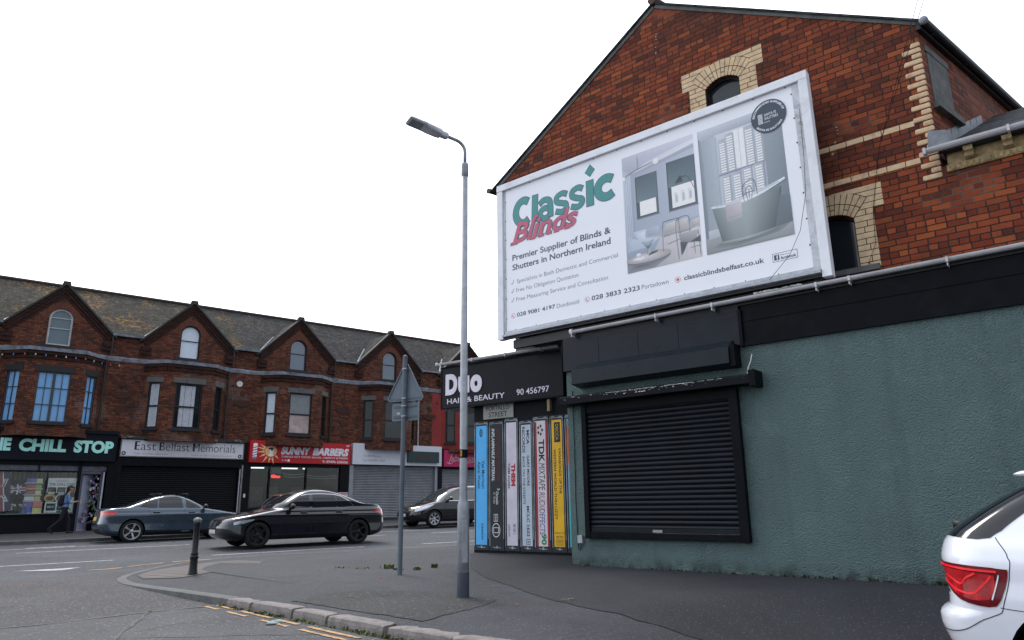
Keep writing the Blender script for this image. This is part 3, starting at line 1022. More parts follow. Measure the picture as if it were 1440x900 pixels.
# yellow brick dressings: quoins, bands, window surrounds
q = MB()
z = 5.36; k = 0
while z < 7.52:
    L = 0.24 if k % 2 == 0 else 0.125
    D = 0.11 if k % 2 == 0 else 0.22
    q.box(SX - L, SX + 0.006, WY - 0.006, WY + 0.05, z, z + 0.079)
    q.box(SX - 0.05, SX + 0.0065, WY - 0.0055, WY + D, z + 0.0005, z + 0.0785)
    z += 0.0905; k += 1
q.build('quoins', M_YBRICK, GB, bevel=0.018)
for zz in (6.225, 5.645):
    b = MB(); x = 3.9; i = 0
    while x < 6.03:
        L = 0.235
        b.box(x, min(x + L, 6.05), WY - 0.005, WY + 0.04, zz, zz + 0.083)
        x += L + 0.011
    b.build('string_course', M_YBRICK, GB, bevel=0.004)

def surround(xl, xr, zs, zt, zlow, outs, name):
    """voussoirs over the arch and stacked jamb bricks; outs=(lower jamb width, upper block width, top of blocks, height where the block starts)"""
    jw, bw2, ztop, zb = outs
    m = MB(); c = (xl + xr) / 2; hw = (xr - xl) / 2; rise = zt - zs; ro_ = 0.335
    Rr = (hw * hw + rise * rise) / (2 * rise); zc = zt - Rr; am = math.asin(hw / Rr)
    back = MB()
    n = 12
    for ring, (ra, rb) in enumerate(((Rr, Rr + 0.16), (Rr + 0.17, Rr + 0.33))):
        off = 0.5 if ring else 0.0
        for i in range(n):
            a0 = -am + 2 * am * i / n; a1 = -am + 2 * am * (i + 1) / n
            g0 = 0.010 / (2 * rb)
            p = [(c + r * sin(a), zc + r * cos(a)) for r, a in ((ra, a0 + g0), (ra, a1 - g0), (rb, a1 - g0), (rb, a0 + g0))]
            if (i + ring) % 3 == 0 and ring == 0:
                rm = (ra + rb) / 2
                m.prism([(c + ra * sin(a0 + g0), zc + ra * cos(a0 + g0)), (c + rm * sin(a0 + g0), zc + (rm - .006) * cos(a0 + g0)), (c + rm * sin(a1 - g0), zc + (rm - .006) * cos(a1 - g0)), (c + ra * sin(a1 - g0), zc + ra * cos(a1 - g0))][::-1], WY - 0.006, WY + 0.03)
                m.prism([(c + (rm + .006) * sin(a0 + g0), zc + (rm + .006) * cos(a0 + g0)), p[3], p[2], (c + (rm + .006) * sin(a1 - g0), zc + (rm + .006) * cos(a1 - g0))][::-1], WY - 0.006, WY + 0.03)
            else:
                m.prism(p[::-1], WY - 0.006, WY + 0.03)
    arcs = [(c + (Rr + 0.335) * sin(-am + 2 * am * i / 20), zc + (Rr + 0.335) * cos(-am + 2 * am * i / 20)) for i in range(21)]
    arci = [(c + (Rr + 0.001) * sin(am - 2 * am * i / 20), zc + (Rr + 0.001) * cos(am - 2 * am * i / 20)) for i in range(21)]
    back.prism((arcs + arci)[::-1], WY - 0.003, WY + 0.02)
    h = 0.0905
    for side in (-1, 1):
        x_in = xl if side < 0 else xr
        zz = zs - 0.0905 * math.ceil((zs - zlow) / h); k = 0
        while zz < ztop - 0.03:
            wout = bw2 if zz >= zb - 0.02 else jw
            # above the springing the inner bricks are cut to the skew of the arch
            def edge_x(z_):
                t_ = z_ - zs
                if t_ <= 0: return x_in
                if t_ < ro_ * cos(am): return x_in + side * (t_ * math.tan(am) + 0.009)
                return c + side * (math.sqrt(max((Rr + ro_) ** 2 - (z_ - zc) ** 2, 0.0)) + 0.009)
            xl_, xh_ = edge_x(zz + 0.006), edge_x(zz + h - 0.004)
            x_o = x_in + side * wout
            mid = x_in + (x_o - x_in) * (0.62 if k % 2 else 0.45)
            far = max(abs(xl_ - x_in), abs(xh_ - x_in))
            if far > abs(mid - x_in) - 0.05 or k % 3 == 2:
                mid = x_o
            pr = [(xl_, zz + 0.006), (mid - side * (0.005 if mid != x_o else 0), zz + 0.006), (mid - side * (0.005 if mid != x_o else 0), zz + h - 0.004), (xh_, zz + h - 0.004)]
            m.prism(pr if side > 0 else pr[::-1], WY - 0.0062, WY + 0.03)
            if mid != x_o:
                m.box(mid + side * 0.005, x_o, WY - 0.0062, WY + 0.03, zz + 0.006, zz + h - 0.004)
            back.box(min(xl_, xh_) - 0.01 if side > 0 else max(xl_, xh_) + 0.01, x_o, WY - 0.003, WY + 0.02, zz, zz + h)
            zz += h; k += 1
    s_ = m.build(name, M_YBRICK, GB, bevel=0.004)
    back.build('mortar_bed', M_JOINT, s_)
    return s_
surround(2.99, 3.61, 8.09, 8.22, 7.3, (0.30, 0.43, 8.53, 8.16), 'window_surround')
surround(4.45, 5.09, 5.08, 5.19, 4.30, (0.27, 0.42, 5.50, 5.10), 'window_surround')
M_DKFRAME = paint('dark window frame', (0.012, 0.012, 0.014), 0.45)
window(GB, Matrix.Identity(4), shrink(w1, -0.0), WY + 0.09, M_DKFRAME, M_GLASS, fw=0.035)
window(GB, Matrix.Identity(4), w2, WY + 0.09, M_DKFRAME, M_GLASS, fw=0.03)
mb = MB(); mb.box(4.35, 5.35, WY - 0.07, WY + 0.1, 4.22, 4.30); mb.build('window_sill', M_GREYRENDER, GB)

# roof: two slate slopes with a mortared verge
def slope(xa, za, xb, zb_, y0, y1, th=0.032):
    m = MB(); d = Vector((xb - xa, 0, zb_ - za)); n = Vector((-d.z, 0, d.x)).normalized() * th
    if n.z < 0: n = -n
    a, b_ = Vector((xa, 0, za)), Vector((xb, 0, zb_))
    p = [(a.x, a.z), (b_.x, b_.z), (b_.x + n.x, b_.z + n.z), (a.x + n.x, a.z + n.z)]
    if (p[1][0] - p[0][0]) * (p[2][1] - p[0][1]) - (p[1][1] - p[0][1]) * (p[2][0] - p[0][0]) < 0: p = p[::-1]
    m.prism(p, y0, y1); return m
rm = slope(2.13, 10.30, 6.34, 7.81, WY - 0.05, 9.3)
r2 = slope(2.13, 10.30, -2.0, 7.68, WY - 0.05, 9.3)
rm.add(r2.v, r2.f); skewed(rm)
roof = rm.build('roof', M_SLATE, GB)
v = MB()
for (xa, za, xb, zb_) in ((2.13, 10.31, 6.28, 7.88), (2.13, 10.31, -1.86, 7.78)):
    s_ = slope(xa, za - 0.10, xb, zb_ - 0.10, WY - 0.018, WY + 0.02, 0.10); v.add(s_.v, s_.f)
v.build('verge_mortar', M_GREYRENDER, roof)
v = MB(); v.tube([(2.13, WY - 0.07, 10.37), (2.13, 9.2, 10.37)], 0.09, 8); skewed(v); v.build('ridge_tiles', paint('clay ridge tile', (0.09, 0.055, 0.045), 0.8), roof)
def half_gutter(m, p0, p1, r=0.06, seg=8, open_up=True):
    p0, p1 = Vector(p0), Vector(p1); d = (p1 - p0).normalized(); s_ = d.cross(Vector((0, 0, 1))).normalized()
    rows = []
    for rr in (r, r - 0.008):
        rows.append([[p + s_ * rr * cos(pi + pi * k / seg) + Vector((0, 0, rr * sin(pi + pi * k / seg))) for k in range(seg + 1)] for p in (p0, p1)])
    m.grid(rows[0]); m.grid([r[::-1] for r in rows[1]])
    for e in (0, 1):
        m.grid([rows[0][e], rows[1][e]])
    for e, p in ((0, p0), (1, p1)):
        m.add([tuple(q) for q in rows[0][e]], [tuple(range(seg + 1))])
    return m
gm = MB(); half_gutter(gm, (6.39, WY - 0.06, 7.80), (6.39, 9.2, 7.76), 0.062)
for y in (0.3, 1.5, 2.6, 3.7, 4.8, 5.9):
    gm.box(6.283, 6.39, y + WY - 0.012, y + WY + 0.012, 7.715, 7.735)
skewed(gm); gut = gm.build('gutter', M_DKMETAL, GB, recalc=True)
gm = MB(); gm.lathe([(0.0, -0.012), (0.058, -0.012), (0.064, 0.03), (0.055, 0.035)], 16, 'Y', (6.39, WY - 0.06, 7.79)); gm.build('gutter_end_cap', M_LEAD, gut, smooth=True)
gm = MB(); gm.box(6.282, 6.345, WY - 0.03, 9.1, 7.69, 7.80); skewed(gm); gm.build('soffit', M_DKMETAL, GB)
gm = MB(); half_gutter(gm, (-2.02, WY - 0.1, 7.66), (-2.02, 6, 7.64), 0.06); gm.tube([(-2.02, WY - 0.13, 7.65), (-2.02, WY - 0.09, 7.65)], 0.06, 12); skewed(gm); gm.build('gutter', M_DKMETAL, GB, recalc=True)

# rear wing to the right, flush with the gable: slate slope, white gutter, bracketed cornice
m = MB(); m.add([(6.30, WY - 0.1, 5.71), (13.2, WY - 0.1, 5.71), (13.2, 3.0, 7.27), (6.30, 3.0, 7.27)], [(0, 1, 2, 3)])
m.add([(6.30, WY - 0.1, 5.65), (13.2, WY - 0.1, 5.65), (13.2, 3.0, 7.21), (6.30, 3.0, 7.21)], [(3, 2, 1, 0)])
m.quad((6.30, WY - 0.1, 5.65), (13.2, WY - 0.1, 5.65), (13.2, WY - 0.1, 5.71), (6.30, WY - 0.1, 5.71))
wr = m.build('wing_roof', M_SLATE, GB)
m = MB(); half_gutter(m, (6.12, WY - 0.17, 5.74), (13, WY - 0.17, 5.74), 0.065)
wg = m.build('wing_gutter', M_WGUTTER, GB, recalc=True)
each('gutter_union', M_WGUTTER, wg, [(x, x + 0.03, WY - 0.245, WY - 0.10, 5.66, 5.75) for x in (6.13, 7.1, 8.1, 9.1)])
M_TERRA = paint('yellow terracotta', (0.33, 0.24, 0.12), 0.8, var=0.4, scale=18, bump=0.5, bscale=35, dirt=(0.12, 0.085, 0.05), dirt_amt=0.8)
m = MB(); m.box(6.37, 13, WY - 0.012, WY + 0.3, 5.501, 5.66)
m.box(6.35, 13, WY - 0.03, WY + 0.05, 5.40, 5.495)
x = 6.4
while x < 13:
    m.box(x, x + 0.045, WY - 0.042, WY - 0.028, 5.415, 5.48); x += 0.07
co = m.build('cornice', M_TERRA, GB)
x = 6.58
while x < 13:
    m = MB(); m.extrude_x([(WY - 0.14, 5.665), (WY - 0.14, 5.60), (WY - 0.10, 5.575), (WY - 0.09, 5.53), (WY - 0.011, 5.50), (WY - 0.011, 5.665)][::-1], x, x + 0.11)
    m.build('cornice_bracket', M_TERRA, co); x += 0.44
m = MB(); m.box(6.34, 13, WY - 0.15, WY + 0.3, 5.662, 5.69); m.build('wing_soffit', M_DKMETAL, GB)
# stepped lead where the slates meet the side wall
m = MB()
for i in range(7):
    y = WY + 0.0 + i * 0.30; zz = 5.74 + (y - WY + 0.1) * 0.503
    m.xf = SIDE @ Matrix.Translation((-WY, 0, 0))
    m.prism([(y, zz - 0.02), (y + 0.33, zz + 0.12), (y + 0.30, zz + 0.36), (y + 0.04, zz + 0.22)], -0.012, -0.006)
m.xf = Matrix.Identity(4)
m.prism([(6.17, 5.80), (6.44, 5.80), (6.42, 6.02), (6.2, 6.08)], WY - 0.028, WY - 0.02)
m.build('lead_flashing', M_LEAD, GB)

# --- ground floor shop extension
EX = thing('green_shop_extension', 'single storey shop with dark green roughcast wall, black fascia and closed roller shutter', 'shop', GABLE_O, GABLE_R)
EXT_R = 12.0
m = MB()
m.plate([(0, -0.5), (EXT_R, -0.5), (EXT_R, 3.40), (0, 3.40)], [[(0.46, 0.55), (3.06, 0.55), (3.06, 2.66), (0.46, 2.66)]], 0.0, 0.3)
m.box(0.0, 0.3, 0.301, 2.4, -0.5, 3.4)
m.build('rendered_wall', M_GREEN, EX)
m = MB(); m.box(0.0, EXT_R, 0.02, 0.29, 3.402, 4.0); m.box(-0.0, 0.3, 0.29, 2.4, 3.40, 4.0)
m.build('parapet', M_BLACK, EX)
m = MB(); m.box(0.02, EXT_R, 0.02, 3.0, 4.002, 4.05); m.build('flat_roof', M_LEAD, EX)
m = MB(); m.box(-0.035, 3.33, -0.055, 0.018, 3.36, 3.89); m.box(-0.04, 3.335, -0.03, 0.018, 3.893, 3.985)
fa = m.build('fascia_board', M_BLACKGLOSS, EX, bevel=0.004)
each('fascia_trim', M_BLACK, fa, [(3.335, 3.385, -0.075, 0.018, 3.33, 3.91), (-0.055, -0.037, -0.07, 0.018, 3.34, 3.90)])
each('panel_joint', M_BLACK, fa, [(x, x + 0.006, -0.0575, -0.054, 3.37, 3.885) for x in (0.75, 1.55, 2.3)])
m = MB(); m.box(3.39, EXT_R, -0.03, 0.018, 3.335, 3.97); m.box(3.39, EXT_R, -0.05, -0.031, 3.335, 3.385); m.box(3.39, EXT_R, -0.042, -0.031, 3.72, 3.735)
m.build('fascia_board', M_BLACK, EX)
# white gutter with joints
m = MB(); half_gutter(m, (0.22, -0.11, 4.075), (EXT_R, -0.11, 4.075), 0.054); m.tube([(0.2, -0.11, 4.06), (0.24, -0.11, 4.06)], 0.055, 12)
eg = m.build('gutter', M_WGUTTER, EX, recalc=True)
for x in (0.24, 1.95, 2.95, 4.55, 5.0, 6.2, 7.4):
    m = MB(); m.box(x, x + 0.03, -0.172, -0.05, 4.012, 4.082)
    m.box(x + 0.008, x + 0.02, -0.17, -0.06, 3.955, 4.0)
    m.build('gutter_union', M_WGUTTER, eg)
m = MB(); m.extrude_x([(-0.03, 3.985), (-0.03, 4.05), (0.02, 4.05), (0.02, 3.985)][::-1], 0.05, EXT_R); m.build('gutter_board', M_DKMETAL, EX)
M_FLAKE = paint('flaked white undercoat', (0.6, 0.6, 0.58), 0.7)
m = MB()
for i in range(46):
    x = 3.6 + 0.75 * random.random() ** 0.8 + 0.0
    m.box(x, x + random.uniform(0.01, 0.06), -0.165, -0.06, 4.082, 4.082 + random.uniform(0.006, 0.028))
m.build('litter_on_gutter', M_FLAKE, eg)

# shutter housing, canopy board, roller shutter
m = MB(); m.extrude_x([(-0.057, 3.45), (-0.27, 3.31), (-0.28, 3.06), (-0.03, 3.02), (0.0, 3.02), (0.0, 3.355), (-0.057, 3.355)], 0.30, 3.22)
hb = m.build('shutter_housing', M_BLACKGLOSS, EX, recalc=True, bevel=0.006)
m = MB(); m.box(3.222, 3.30, -0.24, -0.001, 3.02, 3.36); m.build('housing_end', M_BLACK, hb)
m = MB(); m.extrude_x([(-0.30, 2.72), (-0.30, 2.835), (-0.27, 2.865), (-0.001, 2.90), (-0.001, 2.72)], 0.02, 3.50)
cb = m.build('canopy_board', M_FLAKY, EX, recalc=True, bevel=0.004)
each('canopy_end', M_BLACK, cb, [(3.502, 3.60, -0.31, -0.001, 2.68, 2.915), (-0.01, 0.018, -0.302, -0.001, 2.715, 2.87)])
m = MB()
def flake(m, x, y, z, s_):
    n = random.randint(4, 6)
    p = [(x + s_ * random.uniform(0.6, 1.8) * cos(2 * pi * k / n), z + s_ * 0.5 * random.uniform(0.6, 1.3) * sin(2 * pi * k / n)) for k in range(n)]
    m.prism(p, y - 0.0015, y)
for i in range(70):
    flake(m, random.gauss(1.75, 0.7), -0.30, 2.835 - abs(random.gauss(0, 0.022)), random.uniform(0.002, 0.012))
for x in (1.38, 1.6, 1.66, 1.71, 1.76): flake(m, x, -0.30, 2.79, 0.016)
for i in range(60):
    x = random.gauss(1.7, 0.65); m.box(x, x + random.uniform(0.01, 0.09), -0.3005, -0.292, 2.834, 2.838 + random.uniform(0, 0.004))
m.build('bare_patches', M_FLAKE, cb)
M_SHUT = paint('black shutter lath', (0.009, 0.0115, 0.0165), 0.36, var=0.25, scale=3, spec=0.15)
SH = thing('roller_shutter', 'closed black roller shutter in a heavy frame on the green wall', 'shutter', GABLE_O, GABLE_R)
m = MB(); slat_sheet(m, 0.44, 3.08, 0.60, 2.60, 0.077, -0.035, 0.022); m.build('slats', M_SHUT, SH, smooth=False)
m = MB(); m.box(0.355, 0.45, -0.10, -0.002, 0.45, 2.70); m.box(3.07, 3.215, -0.10, -0.002, 0.45, 2.70); m.box(0.452, 3.068, -0.09, -0.002, 0.455, 0.555); m.box(0.452, 3.068, -0.08, -0.002, 2.56, 2.70)
m.build('shutter_frame', M_BLACK, SH, bevel=0.006)
m = MB(); m.box(0.455, 3.065, -0.065, -0.02, 0.557, 0.625); bb = m.build('bottom_rail', M_SHUT, SH, bevel=0.004)
m = MB(); m.box(1.63, 1.80, -0.071, -0.066, 0.567, 0.607); m.build('lock_plate', paint('lock plate', (0.30, 0.30, 0.29), 0.4), bb)

# small grey junction box and cable on the narrow strip of wall left of the shutter
CB = thing('junction_box', 'small pale grey junction box low on the green wall beside the shutter', 'cable box', GABLE_O, GABLE_R)
m = MB(); m.box(0.16, 0.255, -0.055, -0.001, 0.37, 0.50); m.build('box', paint('grey plastic', (0.36, 0.38, 0.40), 0.5), CB, bevel=0.006)
m = MB(); m.tube([(0.13, -0.012, 3.0), (0.135, -0.012, 2.0), (0.125, -0.012, 1.1), (0.14, -0.012, 0.45), (0.15, -0.012, 0.28), (0.19, -0.015, 0.25), (0.215, -0.02, 0.37)], 0.006, 6); m.build('cable', M_BLACK, CB)
m = MB(); m.tube([(3.49, -0.29, 2.86), (3.50, -0.27, 2.95), (3.53, -0.22, 3.06), (3.53, -0.15, 3.17)], 0.008, 6)
tag(m.build('loose_wire', paint('pale wire', (0.5, 0.5, 0.48), 0.6)), 'short pale wire sticking up from the right end of the canopy board', 'wire')
bpy.data.objects['loose_wire'].location = GABLE_O; bpy.data.objects['loose_wire'].rotation_euler = (0, 0, GABLE_R)
# ------------------------------------------------------------------ billboard
M_POSTER = paint('printed poster white', (0.87, 0.88, 0.93), 0.55, var=0.025, scale=1.2)
M_BFRAME = paint('white painted hoarding frame', (0.80, 0.81, 0.85), 0.6, var=0.08, scale=3, dirt=(0.4, 0.4, 0.4), dirt_amt=0.4, bump=0.15, bscale=20)
M_BFRAMEW = paint('peeling hoarding frame', (0.58, 0.60, 0.64), 0.65, var=0.2, scale=6, dirt=(0.19, 0.19, 0.185), dirt_amt=0.85, bump=0.3, bscale=25)
M_GALV = paint('galvanised steel', (0.33, 0.35, 0.38), 0.42, metal=0.5, var=0.25, scale=10, dirt=(0.15, 0.15, 0.15), dirt_amt=0.5)
BB = thing('billboard', 'large white hoarding advertising window blinds, above the shutter on the brick gable', 'billboard', GABLE_O, GABLE_R)
m = MB()
m.box(-1.42, 4.52, 0.0, 0.03, 4.36, 7.39)
pst = m.build('poster', M_POSTER, BB)
m = MB()
m.box(-1.62, 4.78, -0.055, 0.10, 7.392, 7.535)
m.box(-1.62, -1.468, -0.05, 0.10, 4.20, 7.390)
f1 = m.build('frame', M_BFRAME, BB, bevel=0.008)
m = MB(); m.box(4.64, 4.78, -0.055, 0.10, 4.17, 7.390); m.build('frame', M_BFRAME, BB, bevel=0.008)
each('frame_lining', M_BFRAMEW, BB, [(4.523, 4.637, -0.012, 0.05, 4.30, 7.388), (-1.466, -1.423, -0.012, 0.05, 4.30, 7.388)])
m = MB(); m.extrude_x([(-0.02, 4.355), (-0.03, 4.30), (-0.10, 4.27), (-0.10, 4.235), (-0.02, 4.22), (0.05, 4.22), (0.05, 4.355)][::-1], -1.465, 4.637)
m.build('bottom_ledge', M_GALV, BB, recalc=True)
m = MB(); m.box(-1.46, 4.63, -0.03, 0.02, 4.185, 4.215); m.box(-1.3, 4.6, 0.05, 0.14, 4.0, 4.17)
m.build('support_rails', M_DKMETAL, BB)
each('support_post', M_DKMETAL, BB, [(x, x + 0.07, 0.126, 0.59, 4.1, 7.4) for x in (-1.2, 0.3, 1.8, 3.3, 4.4)])
m = MB(); m.box(-1.60, 4.76, 0.102, 0.125, 4.22, 7.52); m.build('backing', M_DKMETAL, BB)
m = MB()
for i in range(12): 
    x = -1.3 + i * 0.52
    m.box(x, x + 0.02, -0.004, 0.0, 7.375, 7.391); m.box(x + 0.1, x + 0.115, -0.006, -0.002, 4.355, 4.375)
for i in range(7):
    z = 4.6 + i * 0.42
    m.box(-1.424, -1.405, -0.004, 0.0, z, z + 0.02); m.box(4.50, 4.524, -0.004, 0.0, z + 0.1, z + 0.125)
m.build('clips', M_DKMETAL, BB)
Y0 = -0.0015
C_TEAL = paint('poster teal', (0.075, 0.29, 0.275), 0.5, var=0.04); C_OUT = paint('poster grey outline', (0.10, 0.12, 0.19), 0.5, var=0.03)
C_RED = paint('poster red', (0.55, 0.13, 0.19), 0.5, var=0.04); C_INK = paint('poster slate ink', (0.075, 0.085, 0.125), 0.5, var=0.03); C_INKL = paint('poster light ink', (0.19, 0.20, 0.25), 0.5, var=0.03)
# logo: hand-drawn strokes with a grey outline
def stroke(pts, w, n_sub=8, closed=False, cap=0.0):
    "ribbon of width w along a smooth line through pts"
    P = [Vector(p) for p in pts]; out = []
    m_ = len(P)
    rng = m_ if closed else m_ - 1
    for i in range(rng):
        p0 = P[(i - 1) % m_] if closed or i > 0 else P[i]
        p1, p2 = P[i], P[(i + 1) % m_]
        p3 = P[(i + 2) % m_] if closed or i + 2 < m_ else p2
        for k in range(n_sub):
            t = k / n_sub
            out.append(0.5 * ((2 * p1) + (-p0 + p2) * t + (2 * p0 - 5 * p1 + 4 * p2 - p3) * t * t + (-p0 + 3 * p1 - 3 * p2 + p3) * t ** 3))
    if not closed: out.append(P[-1])
    L, R_ = [], []
    k_ = len(out)
    for i, p in enumerate(out):
        a = out[(i - 1) % k_] if closed or i > 0 else out[i]; b_ = out[(i + 1) % k_] if closed or i < k_ - 1 else out[i]
        d = (b_ - a).normalized(); nn = Vector((-d.y, d.x))
        q = p
        if not closed and cap:
            if i == 0: q = p - d * cap
            if i == k_ - 1: q = p + d * cap
        L.append(q + nn * w / 2); R_.append(q - nn * w / 2)
    return L, R_
def stroke_mesh(mb, pts, w, y, closed=False, cap=0.0):
    L, R_ = stroke(pts, w, 8, closed, cap)
    if closed: L.append(L[0]); R_.append(R_[0])
    mb.grid([[(p.x, y, p.y) for p in R_], [(p.x, y, p.y) for p in L]])
def ell(cx, cz, rx, rz, a0, a1, n=10):
    return [(cx + rx * cos(radians(a0 + (a1 - a0) * k / n)), cz + rz * sin(radians(a0 + (a1 - a0) * k / n))) for k in range(n + 1)]
CLASSIC = [(ell(-0.94, 6.79, 0.20, 0.245, 52, 308), 0.145, False),
           ([(-0.63, 7.06), (-0.66, 6.50)], 0.135, False),
           (ell(-0.39, 6.605, 0.125, 0.105, 0, 345, 14), 0.105, True),
           ([(-0.52, 6.83), (-0.42, 6.885), (-0.30, 6.86), (-0.255, 6.76), (-0.25, 6.50)], 0.11, False),
           ([(0.14, 6.86), (0.04, 6.90), (-0.09, 6.86), (-0.10, 6.76), (0.02, 6.70), (0.115, 6.66), (0.12, 6.575), (0.02, 6.52), (-0.12, 6.56)], 0.098, False),
           ([(0.51, 6.86), (0.42, 6.905), (0.29, 6.87), (0.27, 6.765), (0.38, 6.70), (0.49, 6.65), (0.49, 6.565), (0.39, 6.515), (0.25, 6.555)], 0.10, False),
           ([(0.685, 6.96), (0.675, 6.46)], 0.15, False),
           (ell(1.05, 6.715, 0.195, 0.185, 50, 310), 0.15, False)]
mo, mt = MB(), MB()
for i, (p, w, c) in enumerate(CLASSIC):
    stroke_mesh(mo, p, w + 0.028, Y0 - i * 0.0004, c, 0.016); stroke_mesh(mt, p, w, Y0 - 0.0002 - i * 0.0004, c)
dia = [(0.695, 7.17 - 0.115), (0.695 + 0.105, 7.16), (0.695 + 0.01, 7.17 + 0.11), (0.695 - 0.10, 7.155)]
for mm_, s_ in ((mo, 1.16), (mt, 1.0)):
    cx, cz = 0.70, 7.165
    mm_.add([(cx + (x - cx) * s_, Y0 - (0.001 if s_ > 1 else 0.0012), cz + (z - cz) * s_) for x, z in dia], [(0, 1, 2, 3)])
lo = mt.build('logo_lettering', C_TEAL, pst); mo.build('logo_outline', C_OUT, pst)
# second word of the logo: slanted script capital and small letters
def blinds(mb, y, bold):
    text(mb, 'Blinds', -1.24, 0.40, 6.155, 6.575, y, bold=bold, shear=0.32, thick=0.0006, spacing=0.98)
    for (cx, cz, w_) in ((-1.20, 6.165, .17), (-0.72, 6.165, .12), (-0.50, 6.165, .12), (-0.30, 6.165, .10), (-0.13, 6.165, .11), (0.13, 6.165, .11), (-1.03, 6.565, .12), (-0.62, 6.60, .10)):
        e = bold * 0.3
        mb.add([(cx - w_ / 2 - e, y + 0.0001, cz - 0.02 - e), (cx + w_ / 2 + e, y + 0.0001, cz - 0.02 - e), (cx + w_ / 2 + 0.01 + e, y + 0.0001, cz + 0.022 + e), (cx - w_ / 2 + 0.01 - e, y + 0.0001, cz + 0.022 + e)], [(0, 1, 2, 3)])
m = MB(); blinds(m, -0.0060, 0.042); m.build('logo_outline', C_OUT, pst)
m = MB(); blinds(m, -0.0068, 0.016); m.build('logo_lettering', C_RED, pst)
lettering(pst, C_INK, [('Premier Supplier of Blinds &', -1.25, 1.09, 5.80, 5.925, Y0, dict(bold=0.018)), ('Shutters in Northern Ireland', -1.25, 1.08, 5.595, 5.72, Y0, dict(bold=0.018)),
    ('028 9081 4197', -1.15, -0.21, 4.615, 4.695, Y0, dict(bold=0.016)), ('028 3833 2323', 0.62, 1.62, 4.605, 4.69, Y0, dict(bold=0.016)), ('classicblindsbelfast.co.uk', 2.46, 3.81, 4.60, 4.68, Y0, dict(bold=0.018))])
lettering(pst, C_INKL, [('Specialists in Both Domestic and Commercial', -1.14, 1.215, 5.31, 5.39, Y0, dict(bold=-0.006)), ('Free No Obligation Quotation', -1.16, 0.35, 5.125, 5.205, Y0, dict(bold=-0.006)),
    ('Free Measuring Service and Consultation', -1.16, 0.985, 4.935, 5.015, Y0, dict(bold=-0.006)), ('Dundonald', -0.17, 0.34, 4.61, 4.69, Y0, dict(bold=-0.006)), ('Portadown', 1.66, 2.17, 4.605, 4.685, Y0, dict(bold=-0.006))])
m = MB()
for z in (5.31, 5.125, 4.935):
    stroke_mesh(m, [(-1.28, z + 0.03), (-1.262, z + 0.005), (-1.215, z + 0.085)], 0.010, Y0)
m.build('tick_marks', C_INK, pst)
m = MB()
for cx, cz in ((-1.245, 4.65), (0.52, 4.645), (2.345, 4.635)):
    disc(m, cx, cz, 0.052, Y0, r0=0.046, thick=0.001)
for cx, cz in ((-1.245, 4.65), (0.52, 4.645)):
    stroke_mesh(m, [(cx - 0.02, cz + 0.025), (cx - 0.012, cz - 0.008), (cx + 0.022, cz - 0.025)], 0.014, Y0)
disc(m, 2.345, 4.635, 0.026, Y0, thick=0.001)
m.build('contact_icons', C_RED, pst)
m = MB(); m.plate([(3.94, 4.565), (4.32, 4.565), (4.32, 4.70), (3.94, 4.70)], [[(3.946, 4.571), (4.314, 4.571), (4.314, 4.694), (3.946, 4.694)]], Y0, Y0 + 0.001)
m.prism([(3.965, 4.59), (4.045, 4.59), (4.045, 4.675), (3.965, 4.675)], Y0, Y0 + 0.001)
text(m, 'facebook', 4.065, 4.295, 4.592, 4.637, Y0, bold=0.02); text(m, 'Find us on', 4.065, 4.20, 4.652, 4.672, Y0)
m.build('social_badge', C_INK, pst)
lettering(pst, M_POSTER, [('f', 4.0, 4.028, 4.594, 4.665, Y0 - 0.0015, dict(bold=0.03))])

# the two printed interiors, flat on the sheet
_pcm = {}
def soft_ink(c):
    r, g_, b_ = col4(c)[:3]; l = 0.3 * r + 0.6 * g_ + 0.1 * b_
    return tuple(min((v * 0.62 + l * 0.38) * 1.25 + 0.01, 0.88) * k for v, k in zip((r, g_, b_), (1.03, 1.0, 0.98)))
def ink(c, v=0.10):
    k = 'print ' + (c if isinstance(c, str) else '%.3f_%.3f_%.3f' % tuple(c[:3]))
    if k not in _pcm: _pcm[k] = paint(k, soft_ink(c), 0.55, var=v, scale=3)
    return _pcm[k]
class Art:
    "stack of flat inks laid one over another on the sheet, kept as one mesh"
    def __init__(self): self.mb = MB(); self.mats = []; self.y = Y0
    def c(self, col, v=0.12):
        m_ = ink(col, v)
        if m_ not in self.mats: self.mats.append(m_)
        self.mb.cur = self.mats.index(m_); self.y -= 0.00006; return self
    def poly(self, col, pts, v=0.12):
        self.c(col, v)
        ar = sum(pts[i][0] * pts[(i + 1) % len(pts)][1] - pts[(i + 1) % len(pts)][0] * pts[i][1] for i in range(len(pts)))
        P = pts if ar > 0 else pts[::-1]
        tri = tessellate_polygon([[Vector((p[0], p[1], 0)) for p in P]])
        fs = []
        for a, b_, c_ in tri:
            s_ = (P[b_][0] - P[a][0]) * (P[c_][1] - P[a][1]) - (P[b_][1] - P[a][1]) * (P[c_][0] - P[a][0])
            fs.append((a, b_, c_) if s_ > 0 else (a, c_, b_))
        self.mb.add([(p[0], self.y, p[1]) for p in P], fs)
    def rect(self, col, x0, z0, x1, z1, v=0.12): self.poly(col, [(x0, z0), (x1, z0), (x1, z1), (x0, z1)], v)
    def line(self, col, pts, w): self.c(col); stroke_mesh(self.mb, pts, w, self.y)
    def ellipse(self, col, cx, cz, rx, rz, v=0.05): self.poly(col, [(cx + rx * cos(2 * pi * k / 36), cz + rz * sin(2 * pi * k / 36)) for k in range(36)], v)
    def done(self, name, parent): return self.mb.build(name, self.mats, parent)
